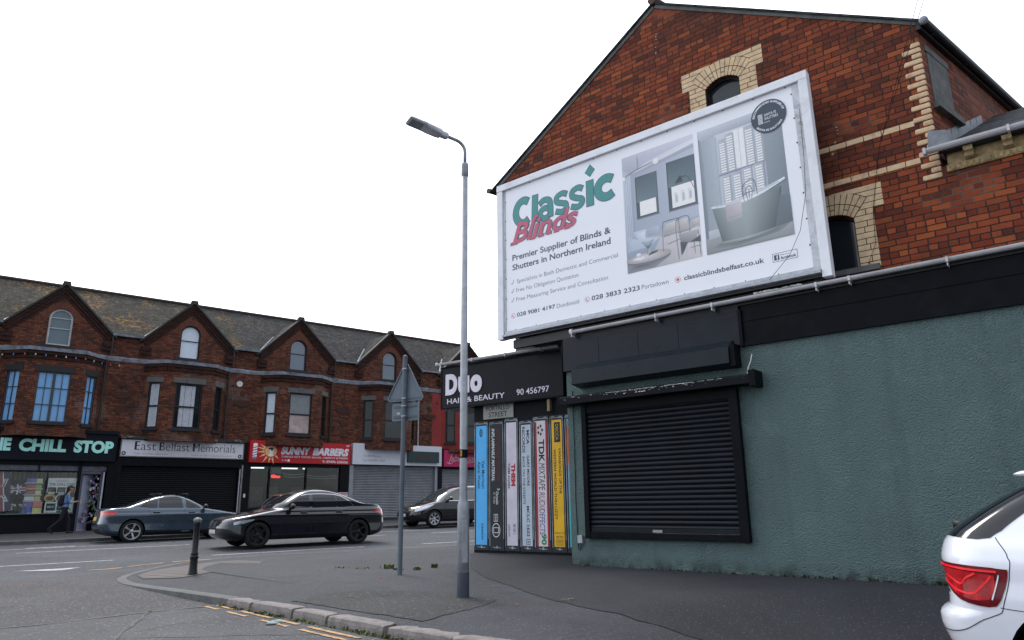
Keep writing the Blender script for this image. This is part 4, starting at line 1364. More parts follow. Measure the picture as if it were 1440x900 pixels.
def print_material():
    t = NT('printed photograph')
    at = t.new('ShaderNodeAttribute'); at.attribute_name = 'ink'
    n_ = t.noise(14, 5, 0.6, t.coord())
    t.link(t.mix(t.ramp(n_, 0.3, 0.7, 0.0, 0.10), at.outputs['Color'], (0.16, 0.18, 0.2)), t.b.inputs['Base Color'])
    t.b.inputs['Roughness'].default_value = 0.5
    return t.m
M_PRINT = print_material()
class Print:
    "a photographic print: layered inks with smooth tone changes, one mesh"
    def __init__(self): self.mb = MB(); self.c = []; self.y = Y0
    def _c(self, c): return soft_ink(c) if isinstance(c, str) else c
    def quad(self, P, C, n=8):
        "P: four corners (x,z) from lower left anticlockwise; C: one colour or four, blended across"
        self.y -= 0.00006
        C = [self._c(c) for c in (C if isinstance(C, (list, tuple)) and not isinstance(C[0], float) else [C] * 4)]
        rows = []
        for j in range(n + 1):
            v = j / n; r = []
            for i in range(n + 1):
                u = i / n; w = ((1 - u) * (1 - v), u * (1 - v), u * v, (1 - u) * v)
                r.append((sum(w[k] * P[k][0] for k in range(4)), self.y, sum(w[k] * P[k][1] for k in range(4))))
                self.c.append(tuple(sum(w[k] * C[k][q] for k in range(4)) for q in range(3)))
            rows.append(r)
        self.mb.grid(rows)
    def rect(self, x0, z0, x1, z1, C, n=8): self.quad([(x0, z0), (x1, z0), (x1, z1), (x0, z1)], C, n)
    def strip(self, lo, hi, Cs, n=30):
        "area between two lines lo and hi (functions of t), colours Cs spread along t, each a (low, high) pair"
        self.y -= 0.00006; rows = [[], [], []]
        for j in range(3):
            for i in range(n + 1):
                t = i / n; a_, b_ = lo(t), hi(t); f = j / 2
                rows[j].append((a_[0] + (b_[0] - a_[0]) * f, self.y, a_[1] + (b_[1] - a_[1]) * f))
                k = min(int(t * (len(Cs) - 1)), len(Cs) - 2); g_ = t * (len(Cs) - 1) - k
                c0 = [self._c(c) for c in Cs[k]]; c1 = [self._c(c) for c in Cs[k + 1]]
                self.c.append(tuple((c0[0][q] * (1 - f) + c0[1][q] * f) * (1 - g_) + (c1[0][q] * (1 - f) + c1[1][q] * f) * g_ for q in range(3)))
        self.mb.grid(rows)
    def fan(self, pts, mid, C):
        "soft blob: centre colour fading to the rim colour"
        self.y -= 0.00006; k = len(self.mb.v); cx = sum(p[0] for p in pts) / len(pts) if mid is None else mid[0]; cz = sum(p[1] for p in pts) / len(pts) if mid is None else mid[1]
        n = len(pts); ar = sum(pts[i][0] * pts[(i + 1) % n][1] - pts[(i + 1) % n][0] * pts[i][1] for i in range(n))
        if ar < 0: pts = pts[::-1]
        self.mb.add([(cx, self.y, cz)] + [(p[0], self.y, p[1]) for p in pts], [(0, 1 + i, 1 + (i + 1) % n) for i in range(n)])
        C = (C, C) if isinstance(C, str) else C
        self.c.append(self._c(C[0])); self.c += [self._c(C[1])] * n
    def oval(self, cx, cz, rx, rz, C): self.fan([(cx + rx * cos(2 * pi * k / 32), cz + rz * sin(2 * pi * k / 32)) for k in range(32)], (cx - rx * 0.2, cz + rz * 0.2), C)
    def line(self, pts, w, c):
        self.y -= 0.00006; k = len(self.mb.v); stroke_mesh(self.mb, pts, w, self.y); self.c += [self._c(c)] * (len(self.mb.v) - k)
    def done(self, name, parent):
        ob = self.mb.build(name, M_PRINT, parent); at = ob.data.attributes.new('ink', 'FLOAT_COLOR', 'POINT')
        for i, c in enumerate(self.c): at.data[i].color = (*c, 1.0)
        return ob
A = Print()    # living room
A.rect(1.40, 4.94, 2.815, 7.17, ['#8d9bb2', '#9aa9c0', '#a7b4ca', '#8394ae'])
A.quad([(1.40, 6.80), (2.815, 6.92), (2.815, 7.17), (1.40, 7.17)], ['#8f98b2', '#aab0c8', '#c3c6d8', '#a9aec4'])
A.quad([(1.55, 6.79), (2.815, 7.00), (2.815, 7.09), (1.9, 6.95)], ['#b9bdd0', '#d0d2e0', '#c9ccdc', '#b0b5ca'])
A.quad([(1.62, 6.76), (2.815, 6.92), (2.815, 6.99), (1.60, 6.80)], ['#8b97b0', '#8b98b2', '#9aa6be', '#8490aa'])
A.quad([(1.40, 5.45), (1.60, 5.55), (1.60, 6.80), (1.40, 6.93)], ['#8e9cb4', '#7f8fa9', '#8a9ab4', '#a5b0c6'])
for k in range(5): A.quad([(1.405 + k * 0.034, 5.5), (1.425 + k * 0.034, 5.5), (1.420 + k * 0.034, 6.78), (1.400 + k * 0.034, 6.82)], ['#a9b6cb', '#93a2ba', '#a3b1c8', '#c0cadb'], 3)
for x0, x1, zt, zb, zs in ((1.67, 2.075, 6.70, 5.93, 6.22), (2.30, 2.80, 6.78, 5.90, 6.31)):
    A.rect(x0 - 0.02, zb - 0.025, x1 + 0.015, zt + 0.012, ['#3a4a5c', '#46586c', '#3c4f62', '#2c3c4e'])
    A.rect(x0, zs, x1, zt, ['#557483', '#4c6e7f', '#3c5b6c', '#35525f'])
    A.rect(x0 + 0.05, zb + 0.02, x1 - 0.03, zs, ['#d6dbe6', '#e6e9f2', '#f0f2f8', '#dde2ec'])
    A.line([(x0 - 0.03, zb - 0.03), (x1 + 0.03, zb - 0.03)], 0.018, '#6f7f95')
for k in range(3):
    A.rect(2.40 + k * 0.13, 6.0, 2.48 + k * 0.13, 6.2, ['#b5bcc9', '#cfd4de', '#d9dde6', '#bfc6d2']); A.rect(2.42 + k * 0.13, 6.02, 2.455 + k * 0.13, 6.15, '#a3abba')
A.rect(1.58, 5.42, 2.815, 5.66, ['#a39fa8', '#b4b0b8', '#8fa0b8', '#8799b2'])
A.rect(1.40, 4.94, 2.815, 5.46, ['#7d8492', '#b9b5ba', '#c9c5ca', '#9aa0ad'])
for k in range(7): A.line([(2.0 + k * 0.13, 4.945), (2.25 + k * 0.09, 5.45)], 0.005, '#a7a3a9')
A.quad([(1.40, 5.10), (1.92, 5.20), (2.08, 5.45), (1.40, 5.52)], ['#6d83a0', '#7288a4', '#8fa4be', '#8ca2bd'])
A.quad([(1.42, 5.33), (1.86, 5.35), (2.07, 5.47), (1.52, 5.56)], ['#90a6c2', '#9db1ca', '#a9bcd2', '#a4b7cf'])
A.quad([(1.40, 5.36), (1.50, 5.38), (1.50, 5.60), (1.40, 5.62)], ['#8299b6', '#93a8c3', '#a5b8cf', '#8ea4c0'])
A.quad([(1.60, 5.52), (1.80, 5.54), (1.82, 5.68), (1.56, 5.68)], ['#8aa0bd', '#9cb0ca', '#b6c6da', '#a6b8d0'])
A.quad([(1.84, 5.54), (2.08, 5.52), (2.07, 5.68), (1.83, 5.68)], ['#7b92b0', '#8aa0bc', '#9fb3cb', '#8fa5c1'])
A.quad([(1.66, 5.50), (1.80, 5.50), (1.77, 5.64), (1.62, 5.63)], ['#9bafca', '#b3c3d8', '#c3d0e1', '#b0c1d7'])
A.fan([(1.40, 4.95), (1.95, 4.95), (2.22, 5.08), (2.15, 5.14), (1.40, 5.10)], (1.7, 5.05), ('#3f4c59', '#77818e'))
A.oval(1.83, 5.125, 0.425, 0.085, ('#4d5863', '#616b76'))
A.oval(1.83, 5.165, 0.44, 0.09, ('#c3bfc0', '#948f94'))
A.fan([(1.83, 5.18), (2.0, 5.21), (2.03, 5.25), (1.85, 5.235)], None, ('#2f3945', '#4b5663'))
A.rect(1.80, 5.22, 1.87, 5.33, ['#71838f', '#9eafba', '#8fa1ad', '#6a7b88'], 3)
for a_ in (-0.12, -0.08, -0.04, 0.0, 0.04, 0.08, 0.12): A.line([(1.835, 5.31), (1.835 + a_ * 0.5, 5.38), (1.835 + a_, 5.44 + abs(a_) * 0.2)], 0.010, '#4a666c')
A.oval(1.64, 5.24, 0.05, 0.035, ('#e6e6ea', '#b5b8c2')); A.oval(1.72, 5.185, 0.04, 0.03, ('#dfe1e7', '#a9adb8')); A.fan([(1.50, 5.16), (1.70, 5.13), (1.78, 5.17), (1.6, 5.2)], None, ('#dcdfe8', '#c2c7d4'))
for P_ in ([(2.16, 5.50), (2.40, 5.54), (2.40, 5.68), (2.18, 5.66)], [(2.42, 5.50), (2.60, 5.52), (2.61, 5.68), (2.44, 5.67)], [(2.66, 5.48), (2.81, 5.51), (2.81, 5.63), (2.68, 5.61)]): A.quad(P_, ['#8f8d90', '#a5a2a2', '#c6c2be', '#b0adac'], 4)
for P_ in ([(2.14, 5.44), (2.42, 5.46), (2.46, 5.52), (2.16, 5.51)], [(2.42, 5.44), (2.66, 5.45), (2.64, 5.53), (2.42, 5.51)]): A.quad(P_, ['#7a7d84', '#8d8f95', '#aaa9ab', '#9b9b9f'], 4)
for pts in ([(2.12, 5.18), (2.14, 5.66), (2.20, 5.72), (2.44, 5.72)], [(2.44, 5.72), (2.46, 5.30)], [(2.40, 4.98), (2.38, 5.55), (2.42, 5.70), (2.62, 5.70), (2.63, 5.42)], [(2.70, 5.02), (2.68, 5.42)], [(2.62, 5.14), (2.80, 5.14)], [(2.795, 4.98), (2.78, 5.4)], [(2.2, 5.3), (2.46, 5.34)]): A.line(pts, 0.010, '#5b6773')
A.quad([(2.46, 5.25), (2.70, 5.22), (2.80, 5.43), (2.42, 5.42)], ['#656e78', '#7a828b', '#a4a7ac', '#8f949b'])
A.fan([(2.44, 5.28), (2.58, 5.25), (2.50, 5.10), (2.45, 5.04)], None, ('#2b3842', '#44525d')); A.fan([(2.62, 5.24), (2.81, 5.20), (2.81, 5.32)], None, ('#2f3c46', '#4a5862'))
A.line([(1.44, 6.78), (1.72, 6.86), (2.03, 6.90)], 0.011, '#5d6880'); A.line([(1.72, 6.86), (1.72, 7.10)], 0.009, '#5d6880')
A.oval(2.09, 6.90, 0.062, 0.062, ('#efe6ea', '#d3c9d4')); A.oval(1.43, 6.75, 0.03, 0.045, ('#efe6ea', '#d3c9d4'))
A.fan([(2.42, 6.36), (2.57, 6.36), (2.55, 6.46), (2.52, 6.48)], None, ('#1f2a34', '#33414d')); A.line([(2.55, 6.44), (2.66, 6.42), (2.77, 6.18)], 0.009, '#33424f')
A.done('printed_photo', pst)
A = Print()    # bathroom
A.rect(2.90, 4.94, 4.31, 7.16, ['#7d8d98', '#6f8291', '#8796a6', '#98a6b5'])
A.quad([(2.93, 6.98), (4.31, 7.02), (4.31, 7.16), (2.90, 7.16)], ['#9aa6b6', '#8c99ab', '#a9b4c3', '#b6bfcd'])
A.quad([(2.91, 5.1), (3.00, 5.30), (2.96, 6.96), (2.90, 7.02)], ['#5c6f7c', '#74879a', '#8596a9', '#6d7f91'])
A.quad([(2.97, 5.2), (3.22, 5.3), (3.22, 6.98), (2.97, 6.96)], ['#8393a1', '#93a3b2', '#a2b0c0', '#8c9bab'])
A.rect(4.0, 5.35, 4.31, 7.05, ['#6c7f8c', '#5d7180', '#77899a', '#8797a8'])
A.rect(3.20, 5.45, 4.00, 6.99, ['#a5b1c0', '#b2bcca', '#c3ccd8', '#b3becb'])
for x in (3.20, 3.965): A.rect(x, 5.48, x + 0.035, 6.96, ['#8494a8', '#9aa9bb', '#aab7c7', '#8f9fb2'], 3)
A.rect(3.50, 6.28, 3.72, 6.96, ['#cdd5e1', '#d9dfe9', '#e6ebf2', '#d2dae5']); A.line([(3.61, 6.29), (3.61, 6.95)], 0.010, '#a8b4c4')
for x0, x1, z0, z1 in ((3.27, 3.36, 6.28, 6.86), (3.40, 3.50, 6.28, 6.92), (3.72, 3.83, 6.28, 6.95), (3.88, 3.97, 6.28, 6.90), (3.29, 3.39, 5.60, 6.20), (3.46, 3.57, 5.60, 6.22), (3.64, 3.75, 5.60, 6.24), (3.83, 3.94, 5.60, 6.26)):
    A.rect(x0 - 0.025, z0 - 0.02, x1 + 0.025, z1 + 0.02, ['#98a5b6', '#8a98ab', '#94a2b4', '#a5b1c0'], 3)
    n = int((z1 - z0) / 0.045)
    for k in range(n): A.rect(x0, z0 + k * 0.045, x1, z0 + k * 0.045 + 0.027, ['#d3dae6', '#e6ebf3', '#eef2f8', '#dbe2ec'], 2)
A.line([(3.22, 6.25), (3.98, 6.27)], 0.024, '#8393a6')
A.rect(2.90, 4.94, 4.31, 5.20, ['#737d82', '#7c878d', '#8f999e', '#899297'])
A.quad([(2.96, 5.18), (3.3, 5.2), (3.3, 5.34), (2.96, 5.33)], ['#9aa6b2', '#94a1ae', '#a9b5c0', '#aab5c1'])
A.fan([(3.02, 5.02), (3.4, 4.97), (4.1, 5.04), (4.31, 5.16), (4.2, 5.22), (3.2, 5.12)], None, ('#48555c', '#707b81'))
A.quad([(4.0, 5.12), (4.31, 5.15), (4.31, 5.6), (4.16, 5.62)], ['#52656f', '#4a5e6a', '#5b7080', '#566b79'])
A.strip(lambda t: (3.18 + 0.86 * t, 5.09 - 0.03 * sin(pi * t) + 0.02 * t), lambda t: (3.06 + 1.13 * t, 5.68 + 0.09 * t * t), [('#4e5f62', '#66787b'), ('#73858a', '#8d9da0'), ('#7c8d90', '#94a4a6'), ('#5f7176', '#78898d'), ('#3f5159', '#566971')])
A.strip(lambda t: (3.13 + 0.95 * t, 5.055 - 0.03 * sin(pi * t) + 0.03 * t), lambda t: (3.15 + 0.92 * t, 5.10 - 0.03 * sin(pi * t) + 0.03 * t), [('#5b6c70', '#82938f'), ('#7a8a8e', '#9fadb0'), ('#52656c', '#6c7e84')])
A.strip(lambda t: (3.04 + 1.23 * t, 5.70 - 0.06 * sin(pi * t) + 0.16 * t * t), lambda t: (3.04 + 1.22 * t, 5.735 - 0.01 * sin(pi * t) + 0.165 * t * t), [('#aebbcc', '#c9d4e2'), ('#d9e2ee', '#e6edf5'), ('#c5d1e0', '#dbe4ef'), ('#b4c2d3', '#ced9e6')])
A.strip(lambda t: (3.12 + 1.05 * t, 5.715 - 0.02 * sin(pi * t) + 0.13 * t * t), lambda t: (3.12 + 1.05 * t, 5.73 + 0.005 * sin(pi * t) + 0.135 * t * t), [('#8ea1b8', '#a3b4c8'), ('#b0bfd2', '#c2cfdf'), ('#8fa2ba', '#a8b8cb')])
A.quad([(3.285, 5.40), (3.545, 5.43), (3.55, 5.71), (3.28, 5.70)], ['#928d97', '#a59faa', '#c0bac3', '#a9a3ae']); A.line([(3.29, 5.46), (3.545, 5.485)], 0.008, '#8b8590')
for pts in ([(3.60, 5.68), (3.58, 5.90), (3.66, 6.0), (3.78, 6.0), (3.82, 5.74)], [(3.66, 5.68), (3.64, 5.86), (3.70, 5.92), (3.74, 5.84), (3.72, 5.68)], [(3.60, 5.80), (3.76, 5.82)], [(3.69, 5.86), (3.69, 5.70)]): A.line(pts, 0.010, '#5c6b80')
A.done('printed_photo', pst)
# round dark badge over the corner of the second picture
m = MB(); disc(m, 4.125, 7.0, 0.283, -0.0125, seg=56, thick=0.001); bd = m.build('round_badge', ink('#34475a'), pst)
def arc_text(mb, body, cx, cz, r, a_mid, span, h, y, inward=False, bold=0.02):
    "letters bent round a circle; a_mid in degrees, span in degrees"
    L = r * radians(span)
    def wp(x, z):
        a = radians(a_mid) - (x / r if not inward else -x / r)
        rr = r + (z if not inward else -z)
        return (cx + rr * cos(a), cz + rr * sin(a))
    text(mb, body, -L / 2, L / 2, 0, h, y, bold=bold, warp=wp, thick=0.0005)
m = MB()
arc_text(m, 'RECOMMENDED SUPPLIER OF', 4.125, 7.0, 0.225, 90, 165, 0.034, -0.0135)
arc_text(m, 'SANTA FE SHUTTERS', 4.125, 7.0, 0.258, -90, 110, 0.034, -0.0135, inward=True)
text(m, 'SANTA FE', 4.06, 4.25, 7.01, 7.055, -0.0135); text(m, 'SHUTTERS', 4.06, 4.275, 6.945, 6.99, -0.0135); text(m, 'room', 4.04, 4.14, 6.895, 6.92, -0.0135)
for k in range(8): stroke_mesh(m, [(3.955, 6.90 + k * 0.022), (3.985, 6.905 + k * 0.022), (4.03, 6.90 + k * 0.022)], 0.011, -0.0135)
m.build('lettering', M_POSTER, bd)
# a loose wire hanging across the corner of the board
m = MB(); m.tube([(4.62, -0.06, 6.9), (4.60, -0.07, 6.1), (4.56, -0.075, 5.5), (4.42, -0.07, 4.95), (4.22, -0.065, 4.6), (4.0, -0.09, 4.38), (3.9, -0.12, 4.27)], 0.004, 6)
lw = m.build('hanging_wire', M_BLACK); tag(lw, 'thin dark wire hanging down the right edge of the white hoarding', 'wire'); lw.location = GABLE_O; lw.rotation_euler = (0, 0, GABLE_R)

# overhead service cables running up from the brick wall, out of the picture
m = MB()
a = Vector((5.57, WY - 0.05, 6.04))
for dx in (0.0, 0.07):
    b_ = Vector((7.10 + dx, -4.9, 4.89 + 0.4)); pts = []
    for k in range(13):
        t_ = k / 12; p = a + (b_ - a) * t_; pts.append(p)
    m.tube(pts, 0.0032, 6)
m.tube([(5.57, WY - 0.04, 6.04), (5.44, WY - 0.02, 5.5), (5.36, WY - 0.02, 5.1), (5.33, WY - 0.03, 4.6), (5.2, WY - 0.04, 4.32)], 0.004, 6)
oc = m.build('service_cable', M_BLACK); tag(oc, 'pair of dark overhead service cables rising from the brick wall right of the hoarding', 'cable'); oc.location = GABLE_B; oc.scale = (GABLE_S,) * 3; oc.rotation_euler = (0, 0, GABLE_R)
for i, (x, z) in enumerate([(5.02, 6.75), (4.98, 6.55), (5.0, 6.35)]): pass
m = MB()
for x, z0, z1 in ((4.97, 6.3, 6.42), (4.92, 6.1, 6.2), (5.03, 6.48, 6.62), (2.12, 9.5, 9.72), (2.1, 9.2, 9.4)):
    for k in range(4): flake(m, x + random.uniform(-.012, .012), WY - 0.002, z0 + (z1 - z0) * random.random(), 0.012)
m.build('paint_splashes', paint('pale paint splash', (0.5, 0.48, 0.46), 0.7), GB)

# ------------------------------------------------------------------ salon at the corner: sign, mural, street plate
SA = thing('corner_salon', 'low dark painted salon at the street corner with a shallow slate roof', 'building', SALON_O, SALON_R)
SA.scale = (SALON_S,) * 3
M_SALON = paint('near black masonry paint', (0.009, 0.0105, 0.013), 0.55, spec=0.06, var=0.3, scale=3, dirt=(0.04, 0.043, 0.045), dirt_amt=0.4, bump=0.4, bscale=30)
M_SALON2 = paint('sooty salon wall', (0.010, 0.011, 0.013), 0.6)
m = MB(); m.box(-2.485, 1.6, 0.0, 0.3, -0.3, 3.30); m.box(-2.485, -2.2, 0.301, 4.0, -0.3, 0.6); m.box(-2.485, -2.2, 0.301, 4.0, 2.7, 3.3); m.box(-2.485, -2.2, 3.0, 4.0, 0.6, 2.7)
m.box(-2.6, 1.6, 0.06, 6.0, 3.302, 4.2); m.build('wall', M_SALON, SA)
wx = place(-2.48, 3.0, 0, -pi / 2)
window(SA, wx, [(0.0, 0.62), (2.69, 0.62), (2.69, 2.68), (0.0, 2.68)], 0.05, M_BLACK, M_GLASS, fw=0.07)
m = MB(); m.add([(-3.5, -0.18, 4.33), (1.5, -0.18, 4.33), (1.5, 3.2, 5.05), (-3.5, 3.2, 5.05), (-3.5, -0.18, 4.27), (1.5, -0.18, 4.27), (1.5, 3.2, 4.99), (-3.5, 3.2, 4.99)], [(0, 1, 2, 3), (7, 6, 5, 4), (0, 4, 5, 1), (3, 2, 6, 7), (0, 3, 7, 4)])
m.add([(-2.9, 3.0, 4.2), (1.5, 3.0, 4.2), (1.5, 3.0, 5.0), (-2.9, 3.0, 5.0)], [(0, 1, 2, 3)])
sr = m.build('roof', M_SLATE, SA)
m = MB(); half_gutter(m, (-3.44, -0.25, 4.30), (0.0, -0.25, 4.30), 0.055); m.tube([(-3.45, -0.25, 4.285), (-3.42, -0.25, 4.285)], 0.05, 12)
sg_ = m.build('gutter', M_WGUTTER, SA, recalc=True)
each('gutter_union', M_WGUTTER, sg_, [(x, x + 0.03, -0.31, -0.18, 4.23, 4.31) for x in (-3.3, -2.35, -1.4, -0.45)])
m = MB(); m.lathe([(0.11, 4.9), (0.12, 5.0), (0.10, 5.03), (0.10, 5.16), (0.13, 5.2), (0.05, 5.22), (0.0, 5.22)], 16, 'Z', (-2.0, 2.2, -0.02)); m.build('roof_vent', M_LEAD, SA, smooth=True)
m = MB(); m.box(-0.42, -0.36, -0.10, -0.001, 2.94, 3.2); m.build('bracket', paint('raw timber', (0.28, 0.20, 0.11), 0.7), SA)

SG = thing('salon_sign', 'black shop sign board with white raised letters, over the painted cassette mural', 'sign', SALON_O, SALON_R)
SG.scale = (SALON_S,) * 3
M_SIGNBLK = paint('black sign panel', (0.008, 0.0095, 0.013), 0.3, var=0.3, scale=5, dirt=(0.025, 0.028, 0.035), dirt_amt=0.25, spec=0.1)
M_LETW = paint('white raised letters', (0.70, 0.66, 0.74), 0.45, var=0.05)
m = MB(); m.box(-3.37, 0.03, -0.15, -0.03, 3.21, 4.22); m.box(-3.37, -3.25, -0.029, 0.9, 3.21, 4.22); m.box(-3.25, -2.62, -0.029, 0.9, 3.21, 3.30)
sb_ = m.build('board', M_SIGNBLK, SG, bevel=0.006)
m = MB(); m.box(-3.38, 0.035, -0.157, -0.1505, 4.18, 4.225); m.box(-3.38, 0.035, -0.157, -0.1505, 3.205, 3.24); m.box(-3.38, -3.345, -0.157, -0.1505, 3.241, 4.179); m.build('edge_trim', M_BLACK, SG)
m = MB()
text(m, 'D', -3.22, -2.86, 3.53, 4.03, -0.175, bold=0.06, thick=0.02); text(m, 'u', -2.83, -2.50, 3.54, 4.10, -0.175, bold=0.06, thick=0.02); text(m, 'o', -2.47, -2.13, 3.53, 4.09, -0.175, bold=0.06, thick=0.02)
m.build('lettering', M_LETW, SG)
lettering(SG, M_LETW, [('HAIR & BEAUTY', -3.18, -1.50, 3.325, 3.445, -0.158, dict(bold=0.006)), ('90 456797', -1.17, -0.32, 3.345, 3.475, -0.158, dict(bold=0.006))])

SP = thing('street_plate', 'off white street name plate tucked under the black sign board', 'street sign', SALON_O, SALON_R)
SP.scale = (SALON_S,) * 3
m = MB(); m.box(-2.205, -1.36, -0.025, -0.003, 2.895, 3.22); m.build('plate', paint('stained cast plate', (0.26, 0.27, 0.245), 0.55, dirt=(0.13, 0.13, 0.11), dirt_amt=0.6, scale=3), SP, bevel=0.005)
lettering(SP, paint('black sign paint', (0.012, 0.012, 0.012), 0.5), [('PORTALLO', -2.12, -1.47, 3.085, 3.19, -0.027, dict(bold=0.008)), ('STREET', -2.04, -1.53, 2.935, 3.05, -0.027, dict(bold=0.008))])

# mural: a shelf of painted cassette cases, one thing with a part per case
MU = thing('cassette_mural', 'painted mural of a row of upright music cassette cases on the salon wall', 'mural', SALON_O, SALON_R)
MU.scale = (SALON_S,) * 3
def sprayed(name, c, v=0.18):
    return paint('mural ' + name, c, 0.6, var=v, scale=3, bump=0.45, bscale=55)
M_CASE = sprayed('case black', (0.022, 0.026, 0.032), 0.5); M_HI = sprayed('case highlight', (0.34, 0.38, 0.41), 0.6); M_DKI = sprayed('ink black', (0.02, 0.02, 0.025)); M_WHI = sprayed('ink white', (0.52, 0.53, 0.56)); M_REDI = sprayed('ink red', (0.36, 0.03, 0.035)); M_BLUI = sprayed('ink blue', (0.05, 0.07, 0.25)); M_GRNI = sprayed('ink green', (0.03, 0.22, 0.08)); M_MAROON = sprayed('ink maroon', (0.10, 0.016, 0.02))
cases = [(-2.475, -2.07, '#55ace6', 2.86), (-2.05, -1.65, '#23282e', 2.84), (-1.625, -1.25, '#c9c3d0', 2.88), (-1.225, -0.87, '#b3bfcc', 2.80), (-0.86, -0.45, '#cfc7cd', 2.86), (-0.43, -0.08, '#dfae28', 2.85), (-0.055, 0.40, '#6fa3c4', 2.85)]
spine_m = []
for i, (x0, x1, c, zt) in enumerate(cases):
    m = MB(); m.box(x0, x1, -0.012, -0.001, 0.06, zt)
    cs = m.build('cassette_case', M_CASE, MU)
    a, b_ = x0 + 0.055, x1 - 0.045
    m = MB(); m.prism([(a, 0.17), (b_, 0.17), (b_, zt - 0.10), (a, zt - 0.10)], -0.0145, -0.0125)
    sm = sprayed('spine %d' % i, c, 0.14)
    m.build('spine', sm, cs)
    # sprayed highlights of the clear case
    m = MB()
    yy = -0.0138
    stroke_mesh(m, [(x0 + 0.012, 0.15), (x0 + 0.015, zt - 0.3), (x0 + 0.015, zt - 0.12), (x0 + 0.016, zt - 0.06), (x0 + 0.05, zt - 0.03), (x0 + 0.13, zt - 0.028)], 0.014, yy)
    stroke_mesh(m, [(x1 - 0.014, 0.3), (x1 - 0.015, zt - 0.3), (x1 - 0.016, zt - 0.13), (x1 - 0.018, zt - 0.07), (x1 - 0.05, zt - 0.035), (x1 - 0.12, zt - 0.03)], 0.012, yy - 0.0002)
    stroke_mesh(m, [(a, zt - 0.08), (a + 0.02, zt - 0.055), (b_ - 0.02, zt - 0.055), (b_, zt - 0.08)], 0.012, yy - 0.0003)
    stroke_mesh(m, [(a + 0.04, 0.135), (a + 0.12, 0.115), (b_ - 0.05, 0.12)], 0.012, yy - 0.0001)
    m.prism([((a + b_) / 2 - 0.02, 0.10), ((a + b_) / 2 + 0.025, 0.105), ((a + b_) / 2 + 0.02, 0.155), ((a + b_) / 2 - 0.025, 0.15)], yy - 0.0004, yy)
    m.build('highlight', M_HI, cs)
    spine_m.append((cs, a, b_, zt))
YT = -0.0158
def down(items): return [(t_, xa, xb, zl, zh, YT, dict(turn='down', bold=bo + 0.012, shear=sh)) for (t_, xa, xb, zl, zh, bo, sh) in items]
cs, a, b_, zt = spine_m[0]
lettering(cs, M_DKI, down([('Van Morrison', a + 0.16, a + 0.245, 1.37, 1.98, 0.0, 0), ('Astral Weeks', a + 0.045, a + 0.125, 1.37, 1.96, 0.0, 0), ('K446024', a + 0.15, a + 0.20, 0.28, 0.62, 0, 0)]))
m = MB()
disc(m, (a + b_) / 2 - 0.01, 2.60, 0.045, YT, r0=0.03, rz=0.09); stroke_mesh(m, [((a + b_) / 2 - 0.03, 2.55), ((a + b_) / 2 - 0.01, 2.64), ((a + b_) / 2 + 0.01, 2.56)], 0.014, YT); m.build('emblem', M_DKI, cs)
cs, a, b_, zt = spine_m[1]
lettering(cs, M_WHI, down([('INFLAMMABLE MATERIAL', a + 0.02, a + 0.10, 1.52, 2.68, 0.02, 0.2), ('Chrysalis', a + 0.13, a + 0.20, 1.02, 1.30, 0.01, 0), ('C TCD', a + 0.06, a + 0.10, 1.04, 1.28, 0, 0)]))
lettering(cs, M_MAROON, down([('STIFF LITTLE FINGERS', a + 0.16, a + 0.245, 1.52, 2.66, 0.03, 0.1)]))
m = MB(); c0 = (a + b_) / 2 - 0.02
disc(m, c0, 0.48, 0.11, YT, r0=0.095, rz=0.15); m.plate([(c0 - 0.075, 0.42), (c0 + 0.075, 0.42), (c0 + 0.075, 0.54), (c0 - 0.075, 0.54)], [[(c0 - 0.06, 0.435), (c0 + 0.06, 0.435), (c0 + 0.06, 0.525), (c0 - 0.06, 0.525)]], YT, YT + 0.001)
for k in (-1, 0): m.plate([(c0 + k * 0.06, 0.66), (c0 + k * 0.06 + 0.05, 0.66), (c0 + k * 0.06 + 0.05, 0.82), (c0 + k * 0.06, 0.82)], [[(c0 + k * 0.06 + 0.01, 0.675), (c0 + k * 0.06 + 0.04, 0.675), (c0 + k * 0.06 + 0.04, 0.805), (c0 + k * 0.06 + 0.01, 0.805)]], YT, YT + 0.001)
stroke_mesh(m, [(a + 0.17, 1.36), (a + 0.20, 1.33), (a + 0.235, 1.36)], 0.02, YT)
m.build('emblem', M_WHI, cs)
cs, a, b_, zt = spine_m[2]
lettering(cs, M_REDI, down([('THEM', a + 0.125, a + 0.235, 1.40, 1.88, 0.05, 0)]))
lettering(cs, M_DKI, down([('THEM AGAIN', a + 0.035, a + 0.095, 1.36, 1.90, 0.01, 0)]) + [('280 006 2', a + 0.16, a + 0.23, 0.40, 0.62, YT, dict(turn='down')), ('DERAM', a + 0.03, a + 0.08, 0.36, 0.60, YT, dict(turn='down'))])
cs, a, b_, zt = spine_m[3]
lettering(cs, M_DKI, down([('MCA', a + 0.145, a + 0.215, 2.28, 2.58, 0.02, 0), ('RECORDS', a + 0.03, a + 0.10, 2.10, 2.66, 0.01, 0), ('GARY MOORE', a + 0.145, a + 0.205, 1.40, 2.04, 0.01, 0), ('BACK ON THE STREETS', a + 0.03, a + 0.09, 1.02, 2.02, -0.002, 0), ('MCLC 1622', a + 0.12, a + 0.185, 0.36, 0.98, 0.015, 0)]))
m = MB(); m.plate([(a + 0.10, 0.20), (a + 0.20, 0.20), (a + 0.20, 0.31), (a + 0.10, 0.31)], [[(a + 0.112, 0.212), (a + 0.188, 0.212), (a + 0.188, 0.298), (a + 0.112, 0.298)]], YT, YT + 0.001); m.prism([(a + 0.13, 0.24), (a + 0.17, 0.24), (a + 0.17, 0.265), (a + 0.13, 0.265)], YT, YT + 0.001); m.build('emblem', M_DKI, cs)
cs, a, b_, zt = spine_m[4]
